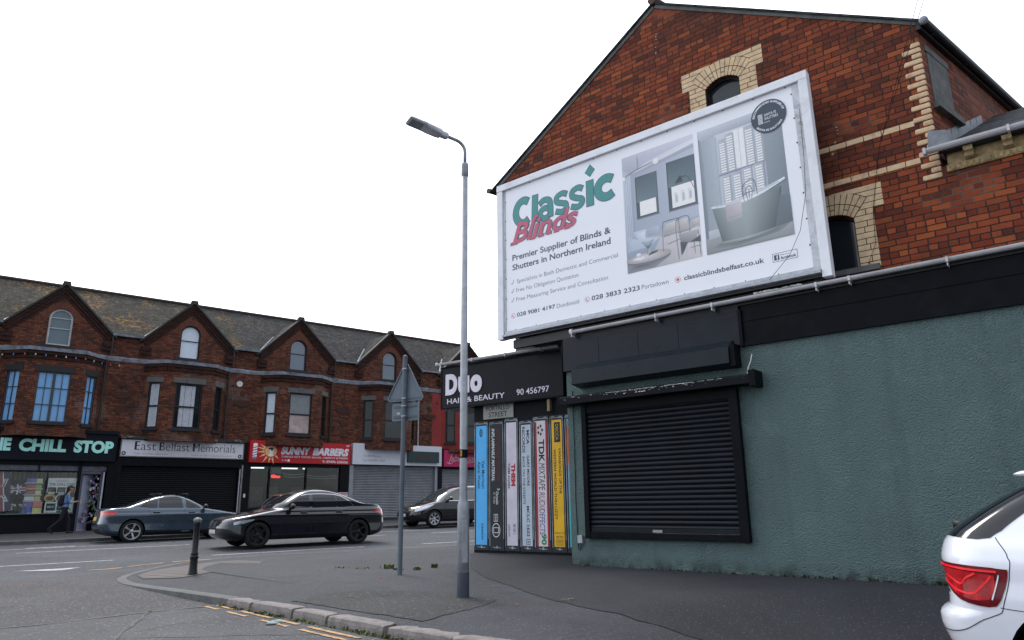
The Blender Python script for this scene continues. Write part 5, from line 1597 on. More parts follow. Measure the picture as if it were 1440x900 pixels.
m = MB(); m.box(a, a + 0.045, YT, -0.0146, 0.17, zt - 0.12); m.box(b_ - 0.04, b_, YT, -0.0146, 0.17, zt - 0.10); m.build('red_border', M_REDI, cs)
lettering(cs, M_DKI, down([('TDK', a + 0.09, a + 0.235, 1.88, 2.36, 0.02, 0), ('MIXTAPE', a + 0.08, a + 0.235, 1.30, 1.86, -0.012, 0.15)]))
lettering(cs, sprayed('ink purple', (0.20, 0.05, 0.16)), down([('RUDI/', a + 0.08, a + 0.22, 0.90, 1.26, -0.010, 0.15)]))
lettering(cs, M_BLUI, down([('DEFECTS', a + 0.08, a + 0.21, 0.40, 0.92, -0.008, 0.15)]))
lettering(cs, M_GRNI, down([('90', a + 0.12, a + 0.24, 0.20, 0.42, 0.03, 0)]))
m = MB(); c0 = (a + b_) / 2 - 0.02
for k in range(5):
    an = 2 * pi * k / 5; cx, cz = c0 + 0.055 * cos(an), 2.56 + 0.09 * sin(an)
    m.prism([(cx - 0.03, cz), (cx, cz - 0.04), (cx + 0.03, cz), (cx, cz + 0.04)], YT, YT + 0.001)
m.build('emblem', M_DKI, cs)
cs, a, b_, zt = spine_m[5]
m = MB(); m.prism([(a + 0.06, 2.28), (b_ - 0.04, 2.28), (b_ - 0.04, 2.70), (a + 0.06, 2.70)], YT, YT + 0.001); lp_ = m.build('label_panel', M_DKI, cs)
lettering(cs, sprayed('ink ochre', (0.5, 0.36, 0.08)), [('DECCA', a + 0.095, a + 0.165, 2.32, 2.66, YT - 0.001, dict(turn='down', bold=0.01))])
lettering(cs, M_DKI, down([('VAGABONDS OF THE', a + 0.155, a + 0.215, 1.22, 2.16, 0.005, 0), ('WESTERN WORLD THIN LIZZY', a + 0.03, a + 0.09, 0.70, 2.14, 0.005, 0)]) + [('KSKC 4-1', a + 0.02, a + 0.24, 0.42, 0.46, YT, {}), ('COMPACT CASSETTE', a + 0.04, a + 0.22, 0.35, 0.385, YT, {})])
m = MB(); m.plate([(a + 0.04, 0.20), (a + 0.23, 0.20), (a + 0.23, 0.33), (a + 0.04, 0.33)], [[(a + 0.046, 0.206), (a + 0.224, 0.206), (a + 0.224, 0.324), (a + 0.046, 0.324)]], YT, YT + 0.001)
for k in range(4): m.box(a + 0.06, a + 0.21, YT, YT + 0.001, 0.222 + k * 0.025, 0.23 + k * 0.025)
m.build('small_print', M_DKI, cs)
cs, a, b_, zt = spine_m[6]
m = MB(); stroke_mesh(m, [(a + 0.05, 2.7), (a + 0.02, 2.2), (a + 0.06, 1.7), (a + 0.10, 1.3), (a + 0.06, 1.1)], 0.07, YT); m.build('orange_blaze', sprayed('ink orange', (0.55, 0.12, 0.03)), cs)
m = MB(); m.prism([(a, 0.17), (b_, 0.17), (b_, 0.9), (a, 1.1)], YT, YT + 0.0005); m.build('turquoise_panel', sprayed('ink turquoise', (0.06, 0.42, 0.42)), cs)
# ------------------------------------------------------------------ the terrace across the road (x along the road, y away from the viewer)
M_TB = brick('dark red terrace brick', ['#4b2c1f', '#5e3527', '#71402d', '#7d4833', '#43271e', '#884f38'], (0.020, 0.017, 0.015), bh=0.076, bl=0.225, joint=0.012, soot=0.55, pale_joint=(0.15, 0.135, 0.12), bump=0.4)
M_TBD = brick('sooty terrace brick', ['#2b1512', '#3d1f18', '#4a261c', '#241310'], (0.018, 0.016, 0.015), bh=0.076, bl=0.225, joint=0.010, soot=0.6, bump=0.4)
M_TSL1 = slates('lichen slate', '#312f2b', lichen=0.75, moss=0.85)
M_TSL2 = slates('mossy slate', '#2f2e31', lichen=0.12, moss=0.9)
M_STONE = paint('grey painted stone', (0.12, 0.115, 0.11), 0.8, var=0.3, scale=4, dirt=(0.05, 0.047, 0.045))
M_DSTONE = paint('dark painted stone', (0.022, 0.021, 0.024), 0.6)
M_TLEAD = paint('weathered lead edge', (0.19, 0.205, 0.24), 0.45, var=0.6, scale=3, dirt=(0.035, 0.038, 0.045), dirt_amt=0.95)
M_COPING = paint('dark coping', (0.045, 0.048, 0.043), 0.7, var=0.4, scale=3)
M_TERRD = paint('dark terracotta', (0.055, 0.024, 0.018), 0.8)
M_WPIPE = paint('pale grey pipe', (0.40, 0.42, 0.46), 0.5)
M_REDPAINT = paint('red masonry paint', (0.26, 0.035, 0.03), 0.7, var=0.25, scale=2, bump=0.3, bscale=40)
M_UPVC = paint('white window frame', (0.5, 0.5, 0.5), 0.5, var=0.2, dirt=(0.2, 0.17, 0.14))
M_ANTH = paint('slate grey frame', (0.05, 0.055, 0.065), 0.45)
M_GLSKY = glass('clear reflecting glass', (0.07, 0.095, 0.13), 0.01, ior=1.9)  # bluish tint adds painted sky to the mirrored one
M_GLDK = glass('dim glass', (0.012, 0.014, 0.017), 0.03)
M_PALEPANE = paint('pale pane', (0.62, 0.68, 0.76), 0.7, var=0.06)  # plain pale blue-white colour filling whole panes
M_SKYPANE = paint('painted sky reflection', (0.19, 0.40, 0.68), 0.12, var=0.15, scale=1.5)  # blue of the reflected sky put into the pane colour
M_CURT = paint('net curtain', (0.45, 0.47, 0.52), 0.85, var=0.2, scale=9)
PITCHW = 5.265
def base_z(s):
    return far_z(s, 0)

def terrace_house(xc, label, front, attic, glass_bay, glass_attic, slate, lintel, left_end=None, right_red=False, name='terraced_house', curtain=False, seed=0):
    x0, x1 = xc - PITCHW / 2, xc + PITCHW / 2
    H = thing(name, label, 'house', TERR_O, MAIN_R)
    EV, AP = 8.54, 10.42
    aw = arch_poly(xc - 0.44, xc + 0.44, 7.76, 8.92, 9.36)
    m = MB()
    m.plate([(x0, 4.0), (x1, 4.0), (x1, EV), (xc + 1.92, EV), (xc, AP), (xc - 1.92, EV), (x0, EV)], [aw], 0.0, 0.3)
    m.build('brick_wall', M_TB, H)
    # arch ring of radial bricks, flush shade of its own
    m = MB(); ri, ro = 0.445, 0.72
    for i in range(17):
        a0, a1 = pi * i / 17 + 0.02, pi * (i + 1) / 17 - 0.02
        m.prism([(xc + r * cos(a), 8.92 + r * sin(a)) for r, a in ((ri, a0), (ro, a0), (ro, a1), (ri, a1))], -0.006, 0.02)
    m.build('arch_ring', paint('arch brick', (0.14, 0.05, 0.03), 0.85, var=0.5, scale=9), H)
    fm = M_UPVC if attic == 'white' else M_DKFRAME
    fw_ = window(H, Matrix.Identity(4), aw, 0.06, fm, glass_attic, fw=0.055 if attic != 'white' else 0.07, bars=(8.62,) if attic != 'white' else (8.5, 8.95), back=(xc - 0.4, xc + 0.4, 7.8, 9.3, M_CURT) if curtain else None)
    m = MB(); m.box(xc - 0.62, xc + 0.62, -0.09, 0.05, 7.64, 7.755); m.build('window_sill', M_DSTONE, H)
    # gable rakes: corbelled brick band, coping, kneelers
    m = MB(); cp = MB()
    for sgn in (-1, 1):
        pa = (xc + sgn * 2.06, EV - 0.16); pb = (xc, AP - 0.0)
        d = Vector((pb[0] - pa[0], pb[1] - pa[1])).normalized(); n = Vector((-d.y, d.x)) * sgn * -1
        if n.y < 0: n = -n
        for off, w_, pr in ((-0.36, 0.10, 0.03), (-0.25, 0.11, 0.06), (-0.13, 0.13, 0.09)):
            q = [Vector(pa) + n * off, Vector(pb) + n * off, Vector(pb) + n * (off + w_), Vector(pa) + n * (off + w_)]
            q[1].x = q[2].x = xc; q[1].y = pb[1] + off / abs(n.y) ; q[2].y = pb[1] + (off + w_) / abs(n.y)
            P = [tuple(v_) for v_ in q]
            ar = sum(P[i][0] * P[(i + 1) % 4][1] - P[(i + 1) % 4][0] * P[i][1] for i in range(4))
            m.prism(P if ar > 0 else P[::-1], -pr, 0.0 if off > -0.3 else 0.0)
        q = [Vector(pa) + n * 0.003 - d * 0.1, Vector(pb) + n * 0.003, Vector(pb) + n * 0.075, Vector(pa) + n * 0.075 - d * 0.1]
        q[1].x = q[2].x = xc; q[1].y = pb[1] + 0.003 / abs(n.y); q[2].y = pb[1] + 0.075 / abs(n.y)
        P = [tuple(v_) for v_ in q]
        ar = sum(P[i][0] * P[(i + 1) % 4][1] - P[(i + 1) % 4][0] * P[i][1] for i in range(4))
        cp.prism(P if ar > 0 else P[::-1], -0.16, 0.1)
        m.box(xc + sgn * 1.85 - 0.22, xc + sgn * 1.85 + 0.22, -0.12, -0.001, EV - 0.80, EV - 0.42)
        m.box(xc + sgn * 1.85 - 0.16, xc + sgn * 1.85 + 0.16, -0.16, -0.121, EV - 0.62, EV - 0.44)
    m.build('rake_moulding', M_TBD, H); c_ = cp.build('coping', M_COPING, H)
    m = MB(); m.prism([(xc - 0.17, AP - 0.02), (xc + 0.17, AP - 0.02), (xc + 0.13, AP + 0.15), (xc - 0.13, AP + 0.15)], -0.17, 0.12); m.build('apex_stone', M_COPING, c_)
    # main slate slope, dormer slopes and white valley lines
    RB, RZ = 4.0, 11.40
    m = MB(); sl = (RZ - EV) / RB
    yv = (AP - EV) / sl
    m.add([(x0, -0.12, EV - 0.02), (xc - 1.97, -0.12, EV - 0.02), (xc - 1.92, 0.0, EV + 0.06), (xc, yv, AP + 0.04), (xc + 1.92, 0.0, EV + 0.06), (xc + 1.97, -0.12, EV - 0.02), (x1, -0.12, EV - 0.02), (x1, RB, RZ), (x0, RB, RZ)],
          [(0, 1, 2, 8), (2, 3, 8), (3, 7, 8), (3, 4, 7), (4, 5, 6, 7)])
    m.add([(x0, RB, RZ), (x1, RB, RZ), (x1, RB * 2 + 0.3, EV), (x0, RB * 2 + 0.3, EV)], [(0, 1, 2, 3)])
    rf = m.build('roof', slate, H)
    m = MB(); m.add([(xc - 1.98, -0.10, EV - 0.06), (xc, -0.10, AP + 0.06), (xc, yv + 0.05, AP + 0.06), (xc + 1.98, -0.10, EV - 0.06), (xc + 1.94, 0.02, EV + 0.07), (xc - 1.94, 0.02, EV + 0.07)], [(0, 5, 2, 1), (1, 2, 4, 3)])
    m.build('dormer_roof', slate, rf, recalc=False)
    m = MB(); m.tube([(x0, RB, RZ + 0.03), (x1, RB, RZ + 0.03)], 0.09, 8); m.build('ridge_tiles', paint('terrace ridge tile', (0.055, 0.043, 0.038), 0.8), rf)
    m = MB(); m.box(x0, xc - 2.0, -0.2, -0.08, EV - 0.10, EV - 0.01); m.box(xc + 2.0, x1, -0.2, -0.08, EV - 0.10, EV - 0.01)
    m.build('gutter', M_TLEAD if not left_end else M_DKMETAL, H)
    m = MB(); m.tube([(xc - 2.0, -0.12, EV + 0.0), (xc - 1.92, 0.02, EV + 0.09), (xc - 0.85, yv * 0.557, EV + (AP - EV) * 0.557 + 0.09)], 0.045, 6); m.build('valley_flashing', M_TLEAD, rf)
    # canted bay on the upper floor
    hb_, ho, pj = 1.0, 1.78, 0.72
    plan = [(xc - ho, 0.0), (xc - hb_, -pj), (xc + hb_, -pj), (xc + ho, 0.0)]
    BZ0, BZ1, WZ0, WZ1 = 3.9, 7.35, 4.46, 6.50
    for i in range(3):
        bm_ = MB(); lint = MB(); sills = MB(); cor = MB()
        xf, L = along(plan[i], plan[i + 1])
        hw = 0.58 if i == 1 else 0.27
        c0 = L / 2
        bm_.xf = lint.xf = sills.xf = cor.xf = xf
        hole = [(c0 - hw, WZ0), (c0 + hw, WZ0), (c0 + hw, WZ1), (c0 - hw, WZ1)]
        bm_.plate([(0, BZ0), (L, BZ0), (L, BZ1), (0, BZ1)], [hole], 0.0, 0.16)
        lint.box(c0 - hw - 0.12, c0 + hw + 0.12, -0.025, 0.05, WZ1 + 0.005, WZ1 + 0.24)
        if lintel == 'stone' and i == 1: lint.box(c0 - 0.14, c0 + 0.14, -0.05, -0.026, WZ1 - 0.0, WZ1 + 0.27)
        sills.box(c0 - hw - 0.08, c0 + hw + 0.08, -0.09, 0.05, WZ0 - 0.12, WZ0 - 0.005)
        cor.box(-0.01, L + 0.01, -0.05, -0.001, BZ1 - 0.34, BZ1 - 0.24); cor.box(-0.02, L + 0.02, -0.09, -0.001, BZ1 - 0.16, BZ1 - 0.02)
        kind = front.get('panes', 'sash')
        if kind == 'grid':
            bars = (WZ0 + 0.70, WZ0 + 1.38); mul = (c0 - hw / 2, c0, c0 + hw / 2) if i == 1 else (c0,)
            w_ = window(H, xf, hole, 0.04, M_ANTH, glass_bay, fw=0.045, bars=bars, mullions=mul, bw=0.022)
            if i == 1:
                k_ = MB(xf); k_.box(c0 - 0.05, c0 + 0.05, 0.03, 0.1, WZ0, WZ1); k_.build('mullion', M_ANTH, w_)
        else:
            gm_ = front.get(i, glass_bay)
            w_ = window(H, xf, hole, 0.05, M_DKFRAME, gm_, fw=0.07, bars=(WZ0 + 0.98,), bw=0.07, back=None)
            if front.get('half') and i == 1:
                nb = MB(xf); nb.box(c0 - hw + 0.072, c0 + hw - 0.072, 0.088, 0.094, WZ0 + 1.02, WZ1 - 0.072); nb.build('blind', paint('grey window blind', (0.22, 0.23, 0.24), 0.7, var=0.2), w_)
                nb = MB(xf); nb.box(c0 - hw + 0.072, c0 + hw - 0.072, 0.088, 0.094, WZ0 + 0.072, WZ0 + 0.5); nb.box(c0 - hw + 0.072, c0 + hw - 0.072, 0.089, 0.095, WZ0 + 0.5, WZ0 + 0.94); nb.build('lower_reflection', paint('painted pink reflection', (0.42, 0.33, 0.31), 0.6, var=0.35, scale=3), w_)  # lower half: pinkish reflection painted as flat panels in the pane
            if front.get('net') and i < 2:
                nb = MB(xf); rows = []
                for z_ in (WZ0 + 0.1, WZ1 - 0.1): rows.append([(c0 - hw * 0.6 + hw * 1.1 * k / 30, 0.098 + 0.0018 * sin(k * 0.9) + 0.001 * sin(k * 2.3), z_) for k in range(31)])
                nb.grid(rows); nb.build('curtain', M_CURT, w_, smooth=True)
        bm_.build('bay_wall', M_TB, H); lint.build('lintel', M_STONE if lintel == 'stone' else M_DSTONE, H); sills.build('window_sill', M_DSTONE, H); cor.build('bay_cornice', M_TBD, H)
    # sagging lead-covered bay roof and string band
    rnd = random.Random(seed)
    pl = [(x0, -0.02), (xc - ho - 0.12, -0.02)]
    pl += [(xc - ho - 0.1 + 0.2 * k / 3, -0.04 - 0.06 * k) for k in range(3)]
    pl += [(xc - hb_ - 0.04, -pj - 0.13), (xc, -pj - 0.16), (xc + hb_ + 0.04, -pj - 0.13), (xc + ho + 0.02, -0.16), (xc + ho + 0.12, -0.04), (x1, -0.02)]
    P = densify(pl, 0.25)
    top = [(p[0], p[1], BZ1 + 0.13 + rnd.uniform(-0.02, 0.025)) for p in P]
    m = MB(); m.grid([[(p[0], p[1] + 0.01, BZ1 - 0.015) for p in P], top, [(p[0], min(p[1] + 0.5, 0.01) if p[1] < -0.1 else 0.012, BZ1 + 0.22) for p in P], [(p[0], 0.012, BZ1 + 0.26) for p in P]])
    m.build('lead_band', M_TLEAD, H)
    m = MB(); m.sheet([(p[0], p[1] + 0.02) for p in P if True], BZ1 - 0.01); 
    # soffit under the band
    m.f = [tuple(reversed(f)) for f in m.f]; m.build('band_soffit', M_DSTONE, H)
    # dark roundels, swag panels and the rainwater pipe between the bays
    for zz in (5.15, 6.35):
        m = MB(); disc(m, x1 - 0.02, zz, 0.13, -0.03, seg=20, thick=0.029); m.build('roundel', M_TERRD, H)
    each('wall_block', M_TERRD, H, [(x1 + dx, x1 + dx + 0.12, -0.02, -0.001, 6.62, 6.76) for dx in (-0.55, 0.45)])
    m = MB(); m.plate([(x1 - 0.42 + 0.84 * k / 10, 5.86 - 0.16 * sin(pi * k / 10)) for k in range(11)] + [(x1 + 0.42, 6.0), (x1 - 0.42, 6.0)], [], -0.035, -0.001)
    m.build('swag_panel', M_TERRD, H)
    m = MB(); px_ = x1 - 0.62
    m.tube([(px_, -0.1, EV - 0.1), (px_, -0.1, BZ1 + 0.3)], 0.045, 8); m.build('rainwater_pipe', M_DKMETAL, H)
    m = MB(); m.tube([(x1 - 0.75, -0.08, BZ1), (x1 - 0.75, -0.08, 4.1)], 0.04, 8); m.build('rainwater_pipe', M_WPIPE if right_red else M_DKMETAL, H)
    return H, x0, x1

HS = [3.06 - PITCHW, 3.06, 8.30, 13.57, 18.85, 24.1]
hA = terrace_house(HS[0], 'end brick terraced house above the takeaway shop at the left edge', {}, 'dark', M_GLSKY, M_GLSKY, M_TSL1, 'dark', seed=1)
hB = terrace_house(HS[1], 'brick terraced house with bright blue gridded bay panes and peeling white arched attic window', {'panes': 'grid'}, 'white', M_SKYPANE, glass('misty glass', (0.10, 0.14, 0.16), 0.15), M_TSL1, 'dark', seed=2)
hC = terrace_house(HS[2], 'brick terraced house with net curtains behind its bay, above the memorials shop', {0: M_PALEPANE, 1: M_GLDK, 2: M_GLDK, 'net': True}, 'dark', M_GLDK, M_PALEPANE, M_TSL1, 'stone', seed=3)
hD = terrace_house(HS[3], 'brick terraced house above the red barber sign, one narrow pane in its bay bright white', {0: M_PALEPANE, 1: M_GLSKY, 2: M_GLDK, 'half': True}, 'dark', M_GLSKY, M_GLSKY, M_TSL2, 'stone', seed=4)
hE = terrace_house(HS[4], 'brick terraced house behind the triangular sign, above the white shop sign, pale pipe beside it', {0: M_GLDK, 1: M_GLDK, 2: M_GLDK}, 'dark', M_GLDK, M_GLSKY, M_TSL2, 'stone', right_red=True, seed=5)
hF = terrace_house(HS[5], 'terraced house with red painted brick behind the street lamp, above the pink sign', {0: M_GLDK, 1: M_GLDK, 2: M_GLDK}, 'dark', M_GLDK, M_GLSKY, M_TSL2, 'stone', seed=6)
# red painted strip of the last house
m = MB(); m.plate([(HS[5] - 2.42, 4.1), (HS[5] - 1.0, 4.1), (HS[5] - 1.0, 7.28), (HS[5] - 2.42, 7.28)], [], -0.012, -0.002)
m.build('painted_panel', M_REDPAINT, hF[0])
m = MB()
for (a, b_) in (((HS[5] - 1.78, 0.0), (HS[5] - 1.0, -0.72)),):
    xf, L = along(a, b_); m.xf = xf; m.plate([(0, 4.1), (L, 4.1), (L, 7.1), (0, 7.1)], [[(L / 2 - 0.29, 4.44), (L / 2 + 0.29, 4.44), (L / 2 + 0.29, 6.52), (L / 2 - 0.29, 6.52)]], -0.006, -0.001)
m.xf = place(HS[5] - 1.0, -0.72); m.plate([(0, 4.1), (2, 4.1), (2, 7.1), (0, 7.1)], [[(1 - 0.6, 4.44), (1 + 0.6, 4.44), (1 + 0.6, 6.52), (1 - 0.6, 6.52)]], -0.006, -0.001)
m.build('painted_bay', M_REDPAINT, hF[0])
# white alarm box between the second and third bay, fairy lights under the first bay roof
for x, z, h in ((10.72, 6.80, hC[0]),):
    m = MB(); m.lathe([(0.0, -0.07), (0.13, -0.07), (0.15, -0.04), (0.15, 0.0)], 20, 'Y', (x, -0.0, z)); m.build('alarm_box', paint('alarm box white', (0.6, 0.6, 0.57), 0.4), h, smooth=False)
m = MB()
FL = []
for k in range(14):
    t_ = k / 13; x = HS[1] - 2.2 + 4.6 * t_
    y = -0.9 if abs(x - HS[1]) < 1.0 else (-0.9 + (abs(x - HS[1]) - 1.0) / 0.8 * 0.8 if abs(x - HS[1]) < 1.8 else -0.08)
    FL.append((x, y, 7.18))
m.tube(FL, 0.008, 5)
fl = m.build('fairy_light_string', M_BLACK); tag(fl, 'string of small coloured lights under the lead band of the blue windowed bay', 'string lights'); fl.location = TERR_O; fl.rotation_euler = (0, 0, MAIN_R)
for j, c in enumerate(((0.5, 0.08, 0.08), (0.5, 0.5, 0.45), (0.08, 0.2, 0.6))):
    m = MB()
    for k in range(j, 14, 3): m.lathe([(0.0, -0.10), (0.028, -0.07), (0.022, -0.02), (0.01, 0.0)], 8, 'Z', FL[k])
    b_ = m.build('bulbs', paint('bulb %d' % j, c, 0.25), fl)

# ------------------------------------------------------------------ shop fronts on the ground floor
M_SHOPBLK = paint('shopfront black', (0.006, 0.0065, 0.009), 0.4, var=0.3, spec=0.1)
M_SHOPNAVY = paint('shopfront near black blue', (0.008, 0.010, 0.016), 0.45, var=0.25, dirt=(0.016, 0.018, 0.024), dirt_amt=0.3, spec=0.1)
M_DIM = paint('dim interior', (0.02, 0.021, 0.024), 0.8)
M_SEE = glass('shop window glass', see=0.99)
M_GSHUT = paint('grey steel shutter', (0.21, 0.22, 0.24), 0.45, metal=0.3, var=0.2, scale=2)
M_BSHUT = paint('black steel shutter', (0.007, 0.0075, 0.010), 0.45, var=0.25, spec=0.12)
def shop(name, label, x0, x1):
    S = thing(name, label, 'shop', TERR_O, MAIN_R)
    return S
def bz(x): return base_z(x) - 0.06
# back of all shops: a dark wall
# --- 1: the takeaway with its dressed window
S1 = shop('takeaway_shop', 'black shop front with a crowded display window and open doorway at the left', -2.2, 5.72)
m = MB(); m.box(-2.3, 4.44, -0.12, 0.1, bz(0), 0.80); m.box(-2.3, 4.44, -0.18, 0.1, 0.801, 0.85)
m.box(4.44, 4.56, -0.12, 0.1, bz(4), 2.95); m.box(5.50, 5.80, -0.14, 0.1, bz(5), 2.95)
m.box(-2.3, 5.8, -0.12, 0.1, 2.78, 2.96); m.box(-2.3, 4.44, -0.10, 0.1, 2.50, 2.56)
for x in (0.25, 1.62, 3.03): m.box(x, x + 0.05, -0.09, 0.1, 2.561, 2.779)
m.build('shop_frame', M_SHOPBLK, S1)
m = MB(); m.box(-2.3, 4.44, -0.2, -0.121, 0.86, 0.875); m.build('sill_line', paint('grey sill', (0.30, 0.32, 0.36), 0.5), S1)
m = MB(); m.box(-2.3, 4.44, -0.03, -0.022, 0.86, 2.50); m.build('window_pane', M_SEE, S1)
m = MB(); m.box(-2.3, 4.44, -0.02, -0.012, 2.565, 2.775); m.box(4.57, 5.48, -0.02, -0.012, 2.56, 2.77); m.build('transom_panes', paint('faded transom', (0.10, 0.11, 0.14), 0.25, var=0.4, scale=4), S1)
m = MB(); m.box(-2.3, 4.5, 1.2, 1.25, 0.0, 2.9); m.box(-2.3, 4.5, 0.05, 1.2, 0.70, 0.75); m.box(-2.3, 5.7, 0.05, 1.4, 2.9, 2.95); m.box(4.45, 4.5, 0.1, 1.4, 0, 2.9); m.box(-2.3, 4.44, 1.0, 1.1, 0.75, 2.9); m.build('display_bay', paint('display bay lining', (0.07, 0.075, 0.085), 0.8, var=0.4), S1)
m = MB()
for k in range(46): m.box(-2.2 + k * 0.145, -2.2 + k * 0.145 + 0.07, 0.16, 0.165, 2.18, 2.5)
m.build('window_blind', paint('vertical blind', (0.10, 0.105, 0.11), 0.7), S1)
# doorway, its open leaf and the strip of light jamb
m = MB(); m.box(4.57, 4.62, -0.06, 0.1, bz(4), 2.55); m.box(5.30, 5.36, -0.06, 0.1, bz(5), 2.55); m.box(4.62, 5.36, -0.06, 0.1, 2.44, 2.55); m.build('door_frame', paint('violet grey door frame', (0.09, 0.09, 0.12), 0.4), S1)
m = MB(); m.box(5.37, 5.42, -0.15, -0.02, 0.15, 2.52); m.build('light_jamb', paint('aluminium strip', (0.42, 0.44, 0.50), 0.35), S1)
m = MB(); m.box(4.5, 5.8, 1.42, 1.48, 0, 2.95); m.box(5.6, 5.66, 0.1, 1.42, 0, 2.95); m.build('shop_interior', M_DIM, S1)
m = MB(place(4.66, 0.05, 0, radians(28))); m.box(0, 0.44, 0, 0.04, bz(4.8), 2.42); dl = m.build('door_leaf', paint('pale door leaf', (0.26, 0.28, 0.36), 0.4, var=0.1), S1)
# rack of small bright goods hanging inside the door
GD = thing('goods_rack', 'rack of small violet and green packets hanging in the shop doorway', 'display rack', TERR_O, MAIN_R)
rg = random.Random(5)
gcol = [paint('packet %d' % i, c, 0.4) for i, c in enumerate(((0.28, 0.25, 0.36), (0.14, 0.08, 0.24), (0.10, 0.20, 0.06), (0.05, 0.05, 0.07), (0.38, 0.36, 0.42), (0.16, 0.04, 0.10)))]
m = MB()
for x in (5.0, 5.24): m.box(x, x + 0.02, 0.10, 0.12, 0.2, 2.35)
for z in (0.3, 0.75, 1.2, 1.65, 2.1): m.box(4.98, 5.28, 0.09, 0.12, z, z + 0.02)
m.build('rail', M_SHOPBLK, GD)
gmb = MB()
for i in range(90):
    z = 0.30 + 2.0 * rg.random(); x = 4.92 + 0.36 * rg.random() - (0.22 if z < 0.9 else 0) * rg.random()
    gmb.cur = rg.randrange(6); w_, h_ = rg.uniform(0.03, 0.09), rg.uniform(0.04, 0.13); y = rg.uniform(-0.04, 0.08)
    gmb.xf = place(x, y, 0, rg.uniform(-0.6, 0.6)); gmb.box(-w_ / 2, w_ / 2, 0, 0.03, z, z + h_)
gmb.build('packets', gcol, GD)
# things standing and hanging in the window
def flat(name, label, cat, x, y, rot=0.0, group=None): return thing(name, label, cat, TERR_O + Vector(road_xy(x, y)).to_3d(), MAIN_R + rot, group)
def union_flag(par, w, h, skew=0.0, wav=0.0):
    U = Art(); U.y = 0.0
    U.rect('#2b2f55', 0, 0, w, h, 0.1)
    def dg(col, t_, flip):
        a, b_ = ((0, 0), (w, h)) if not flip else ((0, h), (w, 0)); U.line(col, [a, ((a[0] + b_[0]) / 2, (a[1] + b_[1]) / 2), b_], t_)
    for f in (0, 1): dg('#c9ccd8', 0.19 * h, f)
    for f in (0, 1): dg('#9c1f33', 0.07 * h, f)
    U.rect('#c9ccd8', w / 2 - 0.16 * h, 0, w / 2 + 0.16 * h, h); U.rect('#c9ccd8', 0, h / 2 - 0.16 * h, w, h / 2 + 0.16 * h)
    U.rect('#9c1f33', w / 2 - 0.095 * h, 0, w / 2 + 0.095 * h, h); U.rect('#9c1f33', 0, h / 2 - 0.095 * h, w, h / 2 + 0.095 * h)
    # hang it: shear and ripple the cloth
    for v_ in U.mb.v:
        v_.y += wav * sin(v_.x * 16 / w) ; v_.z += skew * (v_.x / w)
        v_.x = min(max(v_.x, 0), w)
    ob = U.done('cloth', par); sd_ = ob.modifiers.new('thickness', 'SOLIDIFY'); sd_.thickness = 0.004; sd_.offset = 1.0
    return ob
F1 = flat('flag', 'large union flag hanging at the left of the shop window, cut by the picture edge', 'flag', 1.50, 0.02); F1.location.z = 2.46; F1.rotation_euler = (0, radians(82), MAIN_R)
union_flag(F1, 1.55, 0.62, 0.0, 0.012)
F2 = flat('flag', 'small union flag hung on a slant inside the shop window', 'flag', 2.10, 0.03); F2.location.z = 1.60; F2.rotation_euler = (0, radians(4), MAIN_R)
union_flag(F2, 0.62, 0.40, 0.0, 0.01); F2.rotation_euler.y = radians(-3)
PS = flat('poster', 'tall green and white menu poster in the shop window beside the door', 'poster', 3.44, 0.02)
A = Art(); A.y = 0.0
A.rect('#e8eef2', 0, 0.86, 1.0, 1.47 + 0.8); A.poly('#b6c2c9', [(0, 1.75), (0.25, 1.64), (0.5, 1.62), (0.75, 1.64), (1.0, 1.75), (1.0, 1.5), (0, 1.5)])
A.rect('#1f4a4a', 0.0, 0.87, 1.0, 1.68)
for i, (x, z, c) in enumerate(((0.03, 1.62, '#c9cfd2'), (0.36, 1.62, '#9bb0ac'), (0.68, 1.64, '#a8442f'))):
    A.rect('#16323a', x, z - 0.02, x + 0.29, z + 0.28); A.rect(c, x + 0.03, z + 0.02, x + 0.26, z + 0.10); A.rect('#7d5a3a', x + 0.04, z + 0.13, x + 0.25, z + 0.22)
A.ellipse('#c8a544', 0.14, 1.48, 0.20, 0.17); A.ellipse('#8a5a2b', 0.14, 1.46, 0.13, 0.09); A.ellipse('#dfe4e4', 0.52, 1.46, 0.19, 0.17); A.ellipse('#22302f', 0.52, 1.46, 0.155, 0.135); A.ellipse('#5f3a22', 0.53, 1.44, 0.10, 0.07)
A.rect('#dfe8e6', 0.0, 0.90, 0.42, 1.32); A.rect('#1c4f4e', 0.05, 0.98, 0.38, 1.26); A.rect('#cfe0de', 0.70, 0.90, 1.0, 1.5)
ob = A.done('sheet', PS)
lettering(PS, ink('#24323c'), [('THE CHILL STOP', 0.06, 0.94, 1.97, 2.07, -0.004, dict(bold=0.01)), ('WELCOME TO', 0.27, 0.73, 2.12, 2.17, -0.004, {})])
lettering(PS, ink('#dfe8e6'), [('MENU', 0.10, 0.33, 1.08, 1.17, -0.004, dict(bold=0.01))])
BS = flat('box_display', 'stack of bright orange, purple and yellow cartons in the shop window', 'boxes', 2.72, 0.10)
bcs = ['#4a78dc', '#f0da40', '#7a5cc0', '#f06030', '#f0e8dc', '#e0bc40', '#c06030', '#ecd030', '#d04830', '#84b048']
